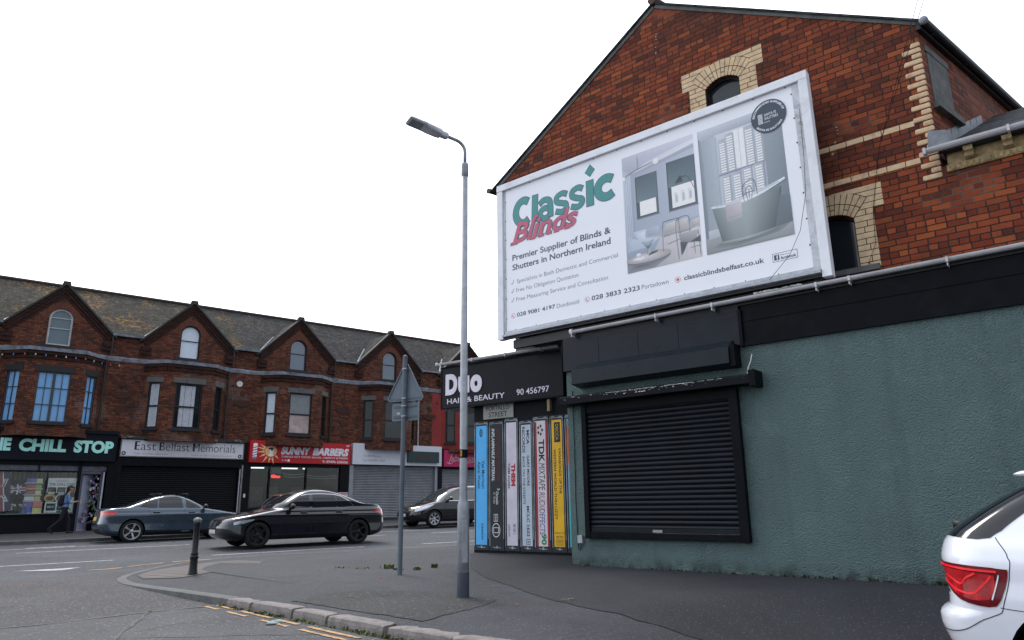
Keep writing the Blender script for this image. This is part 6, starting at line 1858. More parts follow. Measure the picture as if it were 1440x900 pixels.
for r_ in range(6):
    m = MB(); mats = []
    for cidx in range(2):
        mm_ = ink(bcs[(r_ * 2 + cidx) % 10], 0.15)
        mats.append(mm_); m.cur = cidx
        z = 0.87 + r_ * 0.235; w0 = 0.0 if cidx == 0 else 0.34
        if r_ < 2: m.box(w0 - 0.02, w0 + 0.30, 0, 0.25, z, z + 0.225)
        else: m.box(w0 + 0.0, w0 + (0.33 if cidx == 0 else 0.20), 0.0, 0.2, z + 0.05, z + 0.20)
    if r_ >= 2: mats.append(ink('#b9bcc2')); m.cur = 2; m.box(-0.03, 0.58, -0.01, 0.22, 0.87 + r_ * 0.235, 0.87 + r_ * 0.235 + 0.045)
    m.build('carton_row', mats, BS)
CR = flat('snack_crates', 'two low green crates of snack packets on the window ledge', 'crate', 2.20, 0.08)
for i in range(2):
    m = MB(); m.plate([(i * 0.34, 0.87), (i * 0.34 + 0.31, 0.87), (i * 0.34 + 0.31, 1.08), (i * 0.34, 1.08)], [[(i * 0.34 + 0.03, 0.89), (i * 0.34 + 0.28, 0.89), (i * 0.34 + 0.28, 1.06), (i * 0.34 + 0.03, 1.06)]], 0, 0.02); m.box(i * 0.34, i * 0.34 + 0.31, 0.021, 0.3, 0.87, 1.07); cr_ = m.build('crate', ink('#24433f', 0.2), CR)
    m = MB(); mats = [ink(c, 0.2) for c in ('#a8c2b8', '#5f8a6a', '#c9c2a0', '#8a4a3a')]
    for k in range(16): m.cur = k % 4; x = i * 0.34 + rg.uniform(0.02, 0.26); z = 1.08 + rg.uniform(0, 0.12); m.box(x, x + 0.06, rg.uniform(0.0, 0.2), 0.24, z, z + 0.07)
    m.build('packets', mats, cr_)

# --- 2: the memorials shop, black shutter down
S2 = shop('memorials_shop', 'shop front under the memorials sign, black roller shutter fully down', 5.8, 11.3)
each('pilaster', M_SHOPBLK, S2, [(5.81, 6.02, -0.14, 0.1, bz(6), 3.18), (10.98, 11.10, -0.14, 0.1, bz(11), 3.18)]); each('shutter_box', M_SHOPBLK, S2, [(6.021, 10.979, -0.16, 0.1, 2.82, 3.18)])
m = MB(); slat_sheet(m, 6.021, 10.979, bz(8), 2.82, 0.085, 0.0, 0.02); m.build('shutter', M_BSHUT, S2)
m = MB(); m.tube([(11.03, -0.17, 2.75), (11.03, -0.17, 0.2)], 0.025, 8); m.build('white_pipe', M_WPIPE, S2)
# --- 3: the barber
S3 = shop('barber_shop', 'barber shop front with lit dark interior behind plate glass, under the red sign', 11.3, 16.7)
m = MB(); m.box(11.2, 11.55, -0.12, 0.1, bz(11), 3.06); m.box(16.15, 16.62, -0.12, 0.1, bz(16), 3.06); m.box(11.55, 16.15, -0.08, 0.1, bz(14), 0.55); m.box(11.55, 16.15, -0.08, 0.1, 2.90, 3.06)
for x in (12.45, 14.3): m.box(x, x + 0.07, -0.07, 0.08, 0.551, 2.899)
m.build('shop_frame', M_SHOPBLK, S3)
m = MB(); m.box(11.55, 16.15, 0.0, 0.006, 0.55, 2.90); m.build('window_pane', M_SEE, S3)
m = MB(); m.box(11.3, 16.5, 2.5, 2.55, 0, 3.1); m.box(11.3, 16.5, 0.12, 2.5, 3.05, 3.1); m.box(11.3, 11.35, 0.12, 2.5, 0, 3.05); m.box(16.4, 16.45, 0.12, 2.5, 0, 3.05); m.box(11.3, 16.5, 0.12, 2.5, -0.1, -0.05); m.build('shop_interior', paint('barber interior', (0.02, 0.021, 0.023), 0.7, var=0.5, scale=1.5), S3)
m = MB()
for x in (12.5, 13.3, 14.6, 15.4): m.box(x, x + 0.6, 2.46, 2.49, 1.0, 2.0)
for x in (12.9, 14.9): m.box(x, x + 0.5, 1.4, 1.9, 0.4, 1.3)
m.build('mirrors_and_chairs', paint('barber fittings', (0.10, 0.09, 0.08), 0.3, var=0.4), S3)
for x0_, x1_ in ((11.62, 12.40), (13.3, 14.1), (14.4, 14.5)):
    L_ = thing('strip_light', 'lit white strip light inside the barber shop ' + ('above its door' if x0_ < 12 else ('in the middle of its ceiling' if x0_ < 14 else 'right of the middle window bar')), 'ceiling light', TERR_O, MAIN_R)
    m = MB(); m.box(x0_, x1_, 0.5, 0.58, 2.84, 2.89); m.build('diffuser', glow('strip light glow', (0.85, 0.95, 1.0), 1.3), L_)
    m = MB(); m.box(x0_ - 0.02, x1_ + 0.02, 0.48, 0.60, 2.895, 2.93); m.build('body', M_UPVC, L_)
NE = thing('neon_sign', 'small glowing red neon sign in the barber window', 'neon sign', TERR_O, MAIN_R)
m = MB()
pts = ell(12.72, 2.45, 0.10, 0.06, 0, 340, 14); m.tube([(p[0], 0.05, p[1]) for p in pts], 0.014, 6)
m.tube([(12.66, 0.05, 2.47), (12.74, 0.05, 2.43), (12.80, 0.05, 2.47)], 0.012, 6)
m.tube([(12.80, 0.05, 2.44), (12.87, 0.05, 2.47), (12.93, 0.05, 2.42), (12.99, 0.05, 2.46), (13.06, 0.05, 2.43)], 0.016, 6); m.tube([(12.80, 0.05, 2.40), (12.95, 0.05, 2.385), (13.04, 0.05, 2.40)], 0.012, 6)
m.build('tube', glow('red neon', (1.0, 0.03, 0.02), 3.0), NE)
m = MB(); m.box(12.55, 13.1, 0.06, 0.066, 2.58, 2.86); tb = m.build('teal_panel', ink('#1d4a4c', 0.2), NE)
BN = thing('bunting', 'strings of pale bunting across the barber window', 'bunting', TERR_O, MAIN_R)
m = MB()
for (xa, xb, z) in ((13.15, 14.25, 2.62), (13.2, 14.3, 2.50), (14.35, 16.0, 2.55), (14.4, 16.05, 2.44)):
    pts = [(xa + (xb - xa) * k / 16, 0.03, z - 0.07 * sin(pi * k / 16)) for k in range(17)]
    m.tube(pts, 0.006, 4)
    for p in pts[1:-1]: m.prism([(p[0] - 0.035, p[2] - 0.004), (p[0] + 0.035, p[2] - 0.004), (p[0], p[2] - 0.05)][::-1], 0.028, 0.032)
m.build('flags', paint('pale bunting', (0.25, 0.26, 0.26), 0.8), BN)
NP = thing('window_notice', 'pink and white notice on the right pier of the barber shop', 'notice', TERR_O, MAIN_R)
A = Art(); A.y = -0.122; A.rect('#c9b3bd', 16.02, 1.02, 16.60, 1.68); A.rect('#b06a80', 16.04, 1.56, 16.58, 1.66)
for k in range(5): A.rect('#8f7f8c', 16.08, 1.10 + k * 0.085, 16.45 + 0.08 * (k % 2), 1.13 + k * 0.085)
A.rect('#dcd3da', 16.4, 1.08, 16.56, 1.3); A.done('sheet', NP)
m = MB(); m.box(11.28, 11.36, -0.18, -0.121, 1.45, 1.62); m.build('bell_box', paint('white bell box', (0.6, 0.6, 0.6), 0.4), S3)
# --- 4 and 5: grey shutters
S4 = shop('shuttered_shop', 'shop front with wide grey steel shutter under the plain white sign', 16.7, 22.3)
each('side_rail', paint('pale grey rails', (0.26, 0.27, 0.30), 0.45), S4, [(16.64, 16.86, -0.14, 0.1, bz(16.7), 3.08), (21.86, 22.02, -0.14, 0.1, bz(22), 3.08)])
m = MB(); slat_sheet(m, 16.861, 21.859, bz(19) , 3.08, 0.085, 0.0, 0.022); m.build('shutter', M_GSHUT, S4)
m = MB(); m.box(16.861, 21.859, -0.03, 0.02, bz(19) - 0.02, bz(19) + 0.16); m.build('bottom_rail', M_DKMETAL, S4)
S5 = shop('shuttered_shop', 'shop front with grey steel shutter under the pink sign, behind the dark people carrier', 22.3, 27)
each('pilaster', M_SHOPBLK, S5, [(22.03, 22.32, -0.16, 0.1, bz(22), 4.15), (26.8, 27.2, -0.14, 0.1, bz(26), 4.0)])
m = MB(); slat_sheet(m, 22.321, 26.799, bz(24), 2.98, 0.085, 0.0, 0.022); m.build('shutter', M_GSHUT, S5)
# hidden ground floor body behind the fronts
for (xa, xb, S_) in ((5.81, 11.1, S2), (16.6, 22.2, S4), (22.2, 27.2, S5)):
    m = MB(); m.box(xa, xb, 0.12, 0.2, 0.0, 4.0); m.build('back_wall', M_DIM, S_)
m = MB(); m.box(-2.3, 27.2, 0.05, 0.3, 2.97, 3.99); m.build('beam', M_DIM, S5)

# ------------------------------------------------------------------ shop signs
def sign(label, x0, x1, z0, z1, m_board, m_trim, y=-0.28, trim=0.03):
    S = thing('shop_sign', label, 'shop sign', TERR_O, MAIN_R)
    m = MB(); m.box(x0, x1, y, -0.001, z0, z1); m.build('board', m_board, S)
    if m_trim:
        m = MB(); m.plate([(x0 - trim, z0 - trim), (x1 + trim, z0 - trim), (x1 + trim, z1 + trim), (x0 - trim, z1 + trim)], [[(x0 + trim * .4, z0 + trim * .4), (x1 - trim * .4, z0 + trim * .4), (x1 - trim * .4, z1 - trim * .4), (x0 + trim * .4, z1 - trim * .4)]], y - 0.012, y + 0.03); m.build('trim', m_trim, S)
    return S
G1 = sign('black shop sign with pale mint capitals, at the left edge', -2.3, 5.72, 2.965, 4.08, M_SHOPNAVY, None)
m = MB(); m.box(-2.3, 5.75, -0.36, -0.001, 4.10, 4.24); m.box(-2.3, 5.75, -0.32, -0.282, 2.96, 3.02); m.build('cornice', M_SHOPNAVY, G1)
lettering(G1, paint('mint sign letter', (0.40, 0.80, 0.72), 0.5, var=0.05), [('CHILL', 2.24, 3.87, 3.30, 3.80, -0.305, dict(bold=0.055, shear=0.02, thick=0.02)), ('STOP', 4.14, 5.60, 3.30, 3.80, -0.305, dict(bold=0.055, shear=0.02, thick=0.02)), ('THE', 1.05, 1.98, 3.30, 3.80, -0.305, dict(bold=0.055, shear=0.02, thick=0.02))])
G2 = sign('off white shop sign with thin black period letters and a rusty frame', 5.90, 11.10, 3.22, 3.93, paint('off white sign', (0.62, 0.60, 0.64), 0.5, var=0.08), paint('rusty sign frame', (0.16, 0.14, 0.13), 0.7, var=0.6, scale=9, dirt=(0.05, 0.03, 0.02)), y=-0.22)
m = MB(); m.box(5.82, 11.2, -0.34, -0.001, 3.975, 4.03); m.box(5.82, 11.2, -0.31, -0.001, 4.031, 4.09); m.build('board_top', paint('flaking black top', (0.03, 0.03, 0.032), 0.6, dirt=(0.45, 0.45, 0.45), dirt_amt=0.8, scale=7), G2)
lettering(G2, paint('sign ink', (0.015, 0.016, 0.03), 0.5), [('East', 6.42, 7.28, 3.50, 3.86, -0.224, dict(bold=-0.012)), ('Belfast', 7.42, 8.68, 3.50, 3.86, -0.224, dict(bold=-0.012)), ('Memorials', 8.82, 10.72, 3.50, 3.86, -0.224, dict(bold=-0.012))])
for cx in (6.02, 10.95):
    m = MB(); disc(m, cx, 3.34, 0.085, -0.224, r0=0.04, thick=0.002); m.build('emblem', paint('sign ink', (0.015, 0.016, 0.03), 0.5), G2)
m = MB()
for (xa, z0_, z1_) in ((6.46, 3.5, 3.86), (7.44, 3.5, 3.86), (8.86, 3.5, 3.86)): m.box(xa, xa + 0.045, -0.2245, -0.22, z0_, z1_)
m.build('initial_strokes', paint('sign ink', (0.015, 0.016, 0.03), 0.5), G2)
lettering(G2, paint('faded ink', (0.26, 0.25, 0.29), 0.5), [('Tel: 02890 682664', 6.42, 7.8, 3.30, 3.38, -0.224, dict(bold=-0.012)), ('Email: ebmemorials@yahoo.co.uk', 8.8, 10.6, 3.30, 3.37, -0.224, dict(bold=-0.012))])
G3 = sign('bright red shop sign with slanted white capitals and a yellow sun', 11.38, 16.58, 3.08, 4.13, paint('red sign', (0.46, 0.012, 0.016), 0.4, var=0.06), None)
lettering(G3, paint('sign white', (0.72, 0.70, 0.76), 0.5), [('SUNNY', 12.90, 14.42, 3.49, 3.87, -0.284, dict(bold=0.06, shear=0.2)), ('BARBERS', 14.52, 16.48, 3.49, 3.87, -0.284, dict(bold=0.06, shear=0.2)), ('TURKISH HOT TOWEL SHAVES - HAIRCUT & DESIGN', 12.92, 16.44, 3.345, 3.43, -0.284, dict(bold=0.02)), ('T: 07476 525656', 15.05, 16.45, 3.13, 3.25, -0.284, dict(bold=0.03)), ('387', 16.33, 16.52, 3.98, 4.06, -0.284, dict(bold=0.02))])
A = Art(); A.y = -0.2815
cx, cz = 12.40, 3.63
for k, (a, L) in enumerate(((0, 0), (28, 0.0), (58, 0.62), (88, 0.48), (120, 0.55), (150, 0.52), (165, 0.75), (185, 0.68), (208, 0.52), (235, 0.62), (262, 0.42), (285, 0.55), (318, 0.36))):
    if not L: continue
    a = radians(a); u = Vector((cos(a), sin(a))); v_ = Vector((-u.y, u.x)); c_ = Vector((cx, cz))
    A.poly('#e0a42a', [tuple(c_ + u * 0.32 + v_ * 0.05), tuple(c_ + u * (0.32 + L * 0.62)), tuple(c_ + u * 0.32 - v_ * 0.05)])
A.ellipse('#e39a22', cx, cz, 0.29, 0.27); A.ellipse('#1c1510', cx, cz + 0.12, 0.12, 0.05); A.ellipse('#e5ddd6', cx + 0.02, cz - 0.02, 0.09, 0.15); A.poly('#2a201a', [(cx - 0.05, cz + 0.13), (cx + 0.11, cz + 0.13), (cx + 0.05, cz - 0.02)]); A.rect('#e5ddd6', cx - 0.10, cz - 0.24, cx + 0.12, cz - 0.14)
A.done('sun_emblem', G3)
A = Art(); A.y = -0.2815; px_ = 11.62
A.poly('#d8d8e2', [(px_ - 0.10, 3.36), (px_ + 0.10, 3.36), (px_ + 0.115, 3.86), (px_ - 0.085, 3.86)])
for k, c in enumerate(('#2a4f9e', '#b8222c', '#2a4f9e', '#b8222c')): A.poly(c, [(px_ - 0.098, 3.37 + k * 0.12), (px_ + 0.11, 3.44 + k * 0.12), (px_ + 0.11, 3.49 + k * 0.12), (px_ - 0.096, 3.42 + k * 0.12)])
A.ellipse('#e4e4ec', px_ + 0.015, 3.92, 0.11, 0.07); A.rect('#8a8f9e', px_ - 0.115, 3.30, px_ + 0.105, 3.36); A.ellipse('#5a5f6e', px_ - 0.005, 3.27, 0.10, 0.05)
A.done('barber_pole_emblem', G3)
A = Art(); A.y = -0.2815
for k, c in enumerate(('#3b4f8a', '#7a5a9a', '#d6d6de')): A.rect(c, 12.95 + k * 0.15, 3.16, 13.06 + k * 0.15, 3.26)
A.rect('#e8e8ee', 13.0, 3.17, 13.02, 3.25); A.rect('#e8e8ee', 12.98, 3.21, 13.04, 3.225); A.ellipse('#d6d6de', 13.155, 3.21, 0.03, 0.03); A.done('social_icons', G3)
G4 = sign('plain white shop sign with small grey lettering and a green box sign', 16.72, 22.20, 3.11, 4.20, paint('white sign board', (0.60, 0.61, 0.66), 0.45, var=0.04), None)
lettering(G4, paint('grey sign ink', (0.26, 0.26, 0.30), 0.5), [('The', 17.30, 17.55, 3.50, 3.60, -0.284, dict(bold=-0.01)), ('WIFI', 17.56, 18.0, 3.50, 3.62, -0.284, dict(bold=-0.004)), ('zone', 18.02, 18.36, 3.50, 3.60, -0.284, dict(bold=-0.01)), ('Tel: 028 9041 7297', 17.30, 18.60, 3.27, 3.38, -0.284, dict(bold=-0.006))])
BX = thing('box_sign', 'dark green box sign fixed at the right of the plain white sign board', 'shop sign', TERR_O, MAIN_R)
m = MB(); m.box(19.95, 21.95, -0.42, -0.282, 3.28, 3.88); m.build('box', paint('dark green panel', (0.018, 0.042, 0.042), 0.35), BX, bevel=0.01)
lettering(BX, paint('dull red letters', (0.13, 0.022, 0.028), 0.5), [('Fusion', 20.5, 21.5, 3.50, 3.70, -0.425, dict(shear=0.3))])
G5 = sign('magenta pink shop sign with flowing cream script, partly behind the street lamp', 22.33, 27.0, 3.09, 4.05, paint('magenta sign', (0.46, 0.012, 0.10), 0.4, var=0.08), M_SHOPBLK, trim=0.04)
lettering(G5, paint('cream script', (0.60, 0.48, 0.42), 0.5), [('Jubilations', 22.62, 24.55, 3.40, 3.80, -0.284, dict(shear=0.45, bold=-0.008))])
m = MB(); stroke_mesh(m, [(22.55, 3.34), (22.75, 3.26), (23.0, 3.42), (22.85, 3.72), (22.98, 3.84)], 0.03, -0.2835); stroke_mesh(m, [(23.6, 3.3), (24.2, 3.36), (24.7, 3.5)], 0.022, -0.2835); m.build('flourish', paint('cream script', (0.60, 0.48, 0.42), 0.5), G5)
# ------------------------------------------------------------------ vehicles: bodies lofted through horizontal sections
def itp(tab, z):
    if z <= tab[0][0]: return tab[0][1]
    for i in range(len(tab) - 1):
        a, b = tab[i], tab[i + 1]
        if z <= b[0]:
            # monotone cubic
            h = b[0] - a[0]; d = (b[1] - a[1]) / h
            def slope_at(j):
                if j == 0 or j == len(tab) - 1:
                    k = min(j, len(tab) - 2); return (tab[k + 1][1] - tab[k][1]) / (tab[k + 1][0] - tab[k][0])
                d0 = (tab[j][1] - tab[j - 1][1]) / (tab[j][0] - tab[j - 1][0]); d1 = (tab[j + 1][1] - tab[j][1]) / (tab[j + 1][0] - tab[j][0])
                return 0.0 if d0 * d1 <= 0 else 2 * d0 * d1 / (d0 + d1)
            m0, m1 = slope_at(i), slope_at(i + 1); t = (z - a[0]) / h
            return a[1] * (2 * t ** 3 - 3 * t * t + 1) + m0 * h * (t ** 3 - 2 * t * t + t) + b[1] * (-2 * t ** 3 + 3 * t * t) + m1 * h * (t ** 3 - t * t)
    return tab[-1][1]

class Shell:
    def __init__(s, xr, xf, hw, lc=0.5, n=2.5, lcr=None):
        s.xr_, s.xf_, s.hw_, s.n = xr, xf, hw, n
        s.lcf_ = lc if isinstance(lc, list) else [(0, lc), (9, lc)]
        s.lcr_ = lcr if isinstance(lcr, list) else ([(0, lcr), (9, lcr)] if lcr else s.lcf_)
        s.z0, s.z1 = hw[0][0], hw[-1][0]
    def xr(s, z): return itp(s.xr_, z)
    def xf(s, z): return itp(s.xf_, z)
    def hw(s, z): return itp(s.hw_, z)
    def lc(s, z, front):
        L = itp(s.lcf_ if front else s.lcr_, z); return min(L, 0.48 * (s.xf(z) - s.xr(z)))
    def side(s, x, z):
        "half width at x, z"
        dr, df = x - s.xr(z), s.xf(z) - x
        y = s.hw(z)
        if min(dr, df) <= 0: return 0.0
        for d, L in ((dr, s.lc(z, False)), (df, s.lc(z, True))):
            if d < L: y = min(y, s.hw(z) * (1 - (1 - d / L) ** s.n) ** (1 / s.n))
        return y
    def end(s, y, z, front):
        "x of the nose or tail at y, z"
        r = min(abs(y) / s.hw(z), 1.0); d = s.lc(z, front) * (1 - max(0.0, 1 - r ** s.n) ** (1 / s.n))
        return s.xf(z) - d if front else s.xr(z) + d
    def ring(s, z, K=14, M=26):
        pts = []
        hw, xr, xf = s.hw(z), s.xr(z), s.xf(z); Lr, Lf = s.lc(z, False), s.lc(z, True)
        for k in range(K + 1):
            a = pi / 2 * k / K; pts.append((xr + Lr * (1 - max(cos(a), 0) ** (2 / s.n)), hw * sin(a) ** (2 / s.n)))
        for k in range(1, M): 
            t = k / M; pts.append((xr + Lr + (xf - Lf - xr - Lr) * t, hw))
        for k in range(K, -1, -1):
            a = pi / 2 * k / K; pts.append((xf - Lf * (1 - max(cos(a), 0) ** (2 / s.n)), hw * sin(a) ** (2 / s.n)))
        return pts
    def body(s, dz=0.022, extra=()):
        zs = []
        z = s.z0
        while z < s.z1 - 1e-4: zs.append(z); z += dz
        zs.append(s.z1); zs = sorted(set(zs) | set(extra))
        kept = [zs[0]]
        for z in zs[1:]:
            if z - kept[-1] > 0.0035: kept.append(z)
        zs = kept
        mb = MB(); rows = []
        for z in zs:
            r = s.ring(z); full = [(x, y, z) for x, y in r] + [(x, -y, z) for x, y in reversed(r[1:-1])]
            rows.append(full + [full[0]])
        mb.grid(rows)
        n = len(rows[0]) - 1
        k = len(mb.v)
        mb.f.append(tuple(reversed(range(n)))); mb.f.append(tuple((len(rows) - 1) * (n + 1) + i for i in range(n))); mb.mi += [0, 0]
        return mb
    # patches laid on the shell
    def side_patch(s, mb, top, bot, sgn, off=0.004, nx=14, nz=6):
        "top and bot: polylines of (x, z) with rising x; patch between them"
        def at(pl, t):
            L = [0.0]
            for a, b in zip(pl[:-1], pl[1:]): L.append(L[-1] + math.hypot(b[0] - a[0], b[1] - a[1]))
            d = t * L[-1]
            for i in range(len(pl) - 1):
                if d <= L[i + 1] + 1e-9:
                    f = (d - L[i]) / max(L[i + 1] - L[i], 1e-9); return (pl[i][0] + (pl[i + 1][0] - pl[i][0]) * f, pl[i][1] + (pl[i + 1][1] - pl[i][1]) * f)
            return pl[-1]
        rows = []
        for j in range(nz + 1):
            r = []
            for i in range(nx + 1):
                a, b = at(bot, i / nx), at(top, i / nx); x, z = a[0] + (b[0] - a[0]) * j / nz, a[1] + (b[1] - a[1]) * j / nz
                r.append((x, sgn * (s.side(x, z) + off), z))
            rows.append(r if sgn < 0 else r[::-1])
        mb.grid(rows)
    def end_patch(s, mb, y0, y1, z0, z1, front, off=0.004, ny=16, nz=8, inset=None):
        rows = []
        for j in range(nz + 1):
            z = z0 + (z1 - z0) * j / nz; r = []
            k = inset(j / nz) if inset else 1.0
            for i in range(ny + 1):
                y = (y0 + (y1 - y0) * i / ny) * k
                x = s.end(y, z, front); r.append((x + (off if front else -off), y, z))
            rows.append(r if front else r[::-1])
        mb.grid(rows)
    def seam(s, mb, line, sgn, w=0.008, off=0.0025):
        pts = densify(line, 0.04); L, R_ = [], []
        for i, p in enumerate(pts):
            a = Vector(pts[max(i - 1, 0)]); b = Vector(pts[min(i + 1, len(pts) - 1)]); d = (b - a).normalized(); n = Vector((-d.y, d.x)) * w / 2
            for o, q in ((L, Vector(p) + n), (R_, Vector(p) - n)): o.append((q.x, sgn * (s.side(q.x, q.y) + off), q.y))
        mb.grid([R_, L] if sgn < 0 else [L, R_])

def cut_arches(ob, xs, r, y0, y1, zc, m_dark):
    cut = MB()
    for x in xs:
        for sg in (-1, 1): cut.lathe([(0.0, sg * y0), (r, sg * y0), (r, sg * y1), (0.0, sg * y1)], 40, 'Y', (x, 0, zc))
    co = cut.build('cutter', m_dark, recalc=True, weld=True)
    co.parent = ob.parent
    md = ob.modifiers.new('arches', 'BOOLEAN'); md.operation = 'DIFFERENCE'; md.object = co; md.solver = 'EXACT'
    dg = bpy.context.evaluated_depsgraph_get(); dg.update()
    me = bpy.data.meshes.new_from_object(ob.evaluated_get(dg))
    old = ob.data; ob.modifiers.clear(); ob.data = me; bpy.data.meshes.remove(old)
    if len(me.materials) < 2: me.materials.append(m_dark)
    me.materials[1] = m_dark
    for p in me.polygons:
        c = p.center
        inwell = any(math.hypot(c.x - x, c.z - zc) < r * 1.004 for x in xs) and abs(c.y) < y1
        flat_out = abs(p.normal.y) > 0.75 and abs(c.y) > y0 + 0.08
        p.material_index = 1 if (inwell and not flat_out) else 0
    cm = co.data; bpy.data.objects.remove(co); bpy.data.meshes.remove(cm)
    # smooth by angle
    me.polygons.foreach_set('use_smooth', [True] * len(me.polygons))
    bm = bmesh.new(); bm.from_mesh(me)
    for e in bm.edges:
        if len(e.link_faces) == 2 and e.calc_face_angle(0) > radians(38): e.smooth = False
    bm.to_mesh(me); bm.free()

M_TYRE = paint('tyre rubber', (0.012, 0.012, 0.013), 0.85)
M_WELL = paint('wheel well', (0.006, 0.006, 0.006), 0.9)
M_RIMB = paint('dark alloy', (0.03, 0.032, 0.036), 0.3, metal=0.6)
M_RIMS = paint('silver alloy', (0.42, 0.43, 0.45), 0.28, metal=0.75, var=0.08)
M_CARGLASS = glass('car glass', (0.010, 0.014, 0.017), 0.02, refl=0.9)
M_TRIM = paint('black car trim', (0.012, 0.012, 0.013), 0.45)
M_CHROME = paint('bright trim', (0.55, 0.56, 0.58), 0.15, metal=0.9, var=0.05)
M_TAIL = paint('tail lamp red', (0.42, 0.012, 0.014), 0.12, var=0.15, coat=1.0)
M_HEAD = paint('headlamp clear', (0.42, 0.45, 0.50), 0.08, var=0.2, scale=12, coat=1.0, metal=0.3)
M_PLATEW = paint('white number plate', (0.6, 0.6, 0.58), 0.4)
M_PLATEY = paint('yellow number plate', (0.55, 0.42, 0.06), 0.4)
def carpaint(name, c, metal=0.3, rough=0.28):
    return paint(name, c, rough, metal=metal, var=0.04, scale=2, coat=1.0)

def wheel(parent, x, y, sgn, r, rim_r, rim_mat, spokes=10, name='wheel', twin=True, w=0.22):
    W = bpy.data.objects.new(name, None); COL.objects.link(W); W.parent = parent; W.location = (x, sgn * y, r)
    o = sgn * 1.0
    m = MB(); m.lathe([(rim_r, -w / 2 * o), (rim_r + 0.02, -w / 2 * o), (r - 0.02, -w * 0.44 * o), (r, -w * 0.3 * o), (r, w * 0.3 * o), (r - 0.02, w * 0.44 * o), (rim_r + 0.02, w / 2 * o), (rim_r - 0.005, w / 2 * o - 0.006 * o), (rim_r - 0.012, w * 0.3 * o)], 40, 'Y')
    m.build('tyre', M_TYRE, W, smooth=True, recalc=True)
    m = MB(); yo = w / 2 * o - 0.012 * o
    m.lathe([(rim_r - 0.002, yo + 0.008 * o), (rim_r - 0.022, yo + 0.006 * o), (rim_r - 0.03, yo - 0.05 * o), (rim_r - 0.03, -w * 0.4 * o)], 40, 'Y')
    for k in range(spokes):
        a = 2 * pi * k / spokes
        for da in ((-0.10, 0.10) if twin else (0.0,)):
            p = []
            for rr, ww, dy in ((0.045, 0.020, -0.02), (rim_r * 0.55, 0.013, -0.004), (rim_r - 0.018, 0.017, 0.0)):
                aa = a + da * (rr / rim_r); u = Vector((cos(aa), 0, sin(aa))); t = Vector((-sin(aa), 0, cos(aa)))
                p.append((u * rr - t * ww + Vector((0, yo + dy * o, 0)), u * rr + t * ww + Vector((0, yo + dy * o, 0))))
            rows = [[q[0] - Vector((0, 0.03 * o, 0)) for q in p], [q[0] for q in p], [q[1] for q in p], [q[1] - Vector((0, 0.03 * o, 0)) for q in p]]
            m.grid(rows)
    m.lathe([(0.0, yo - 0.008 * o), (0.03, yo - 0.008 * o), (0.055, yo - 0.018 * o), (0.06, yo - 0.06 * o)], 20, 'Y')
    m.build('rim', rim_mat, W, recalc=True)
    m = MB(); m.lathe([(0.0, -0.02 * o), (rim_r * 0.72, -0.02 * o), (rim_r * 0.72, -0.05 * o)], 28, 'Y'); m.lathe([(rim_r - 0.03, -w * 0.35 * o), (0.0, -w * 0.35 * o)], 28, 'Y')
    m.build('brake_disc', paint('brake disc', (0.05, 0.05, 0.052), 0.5, metal=0.5), W, recalc=True)
    return W

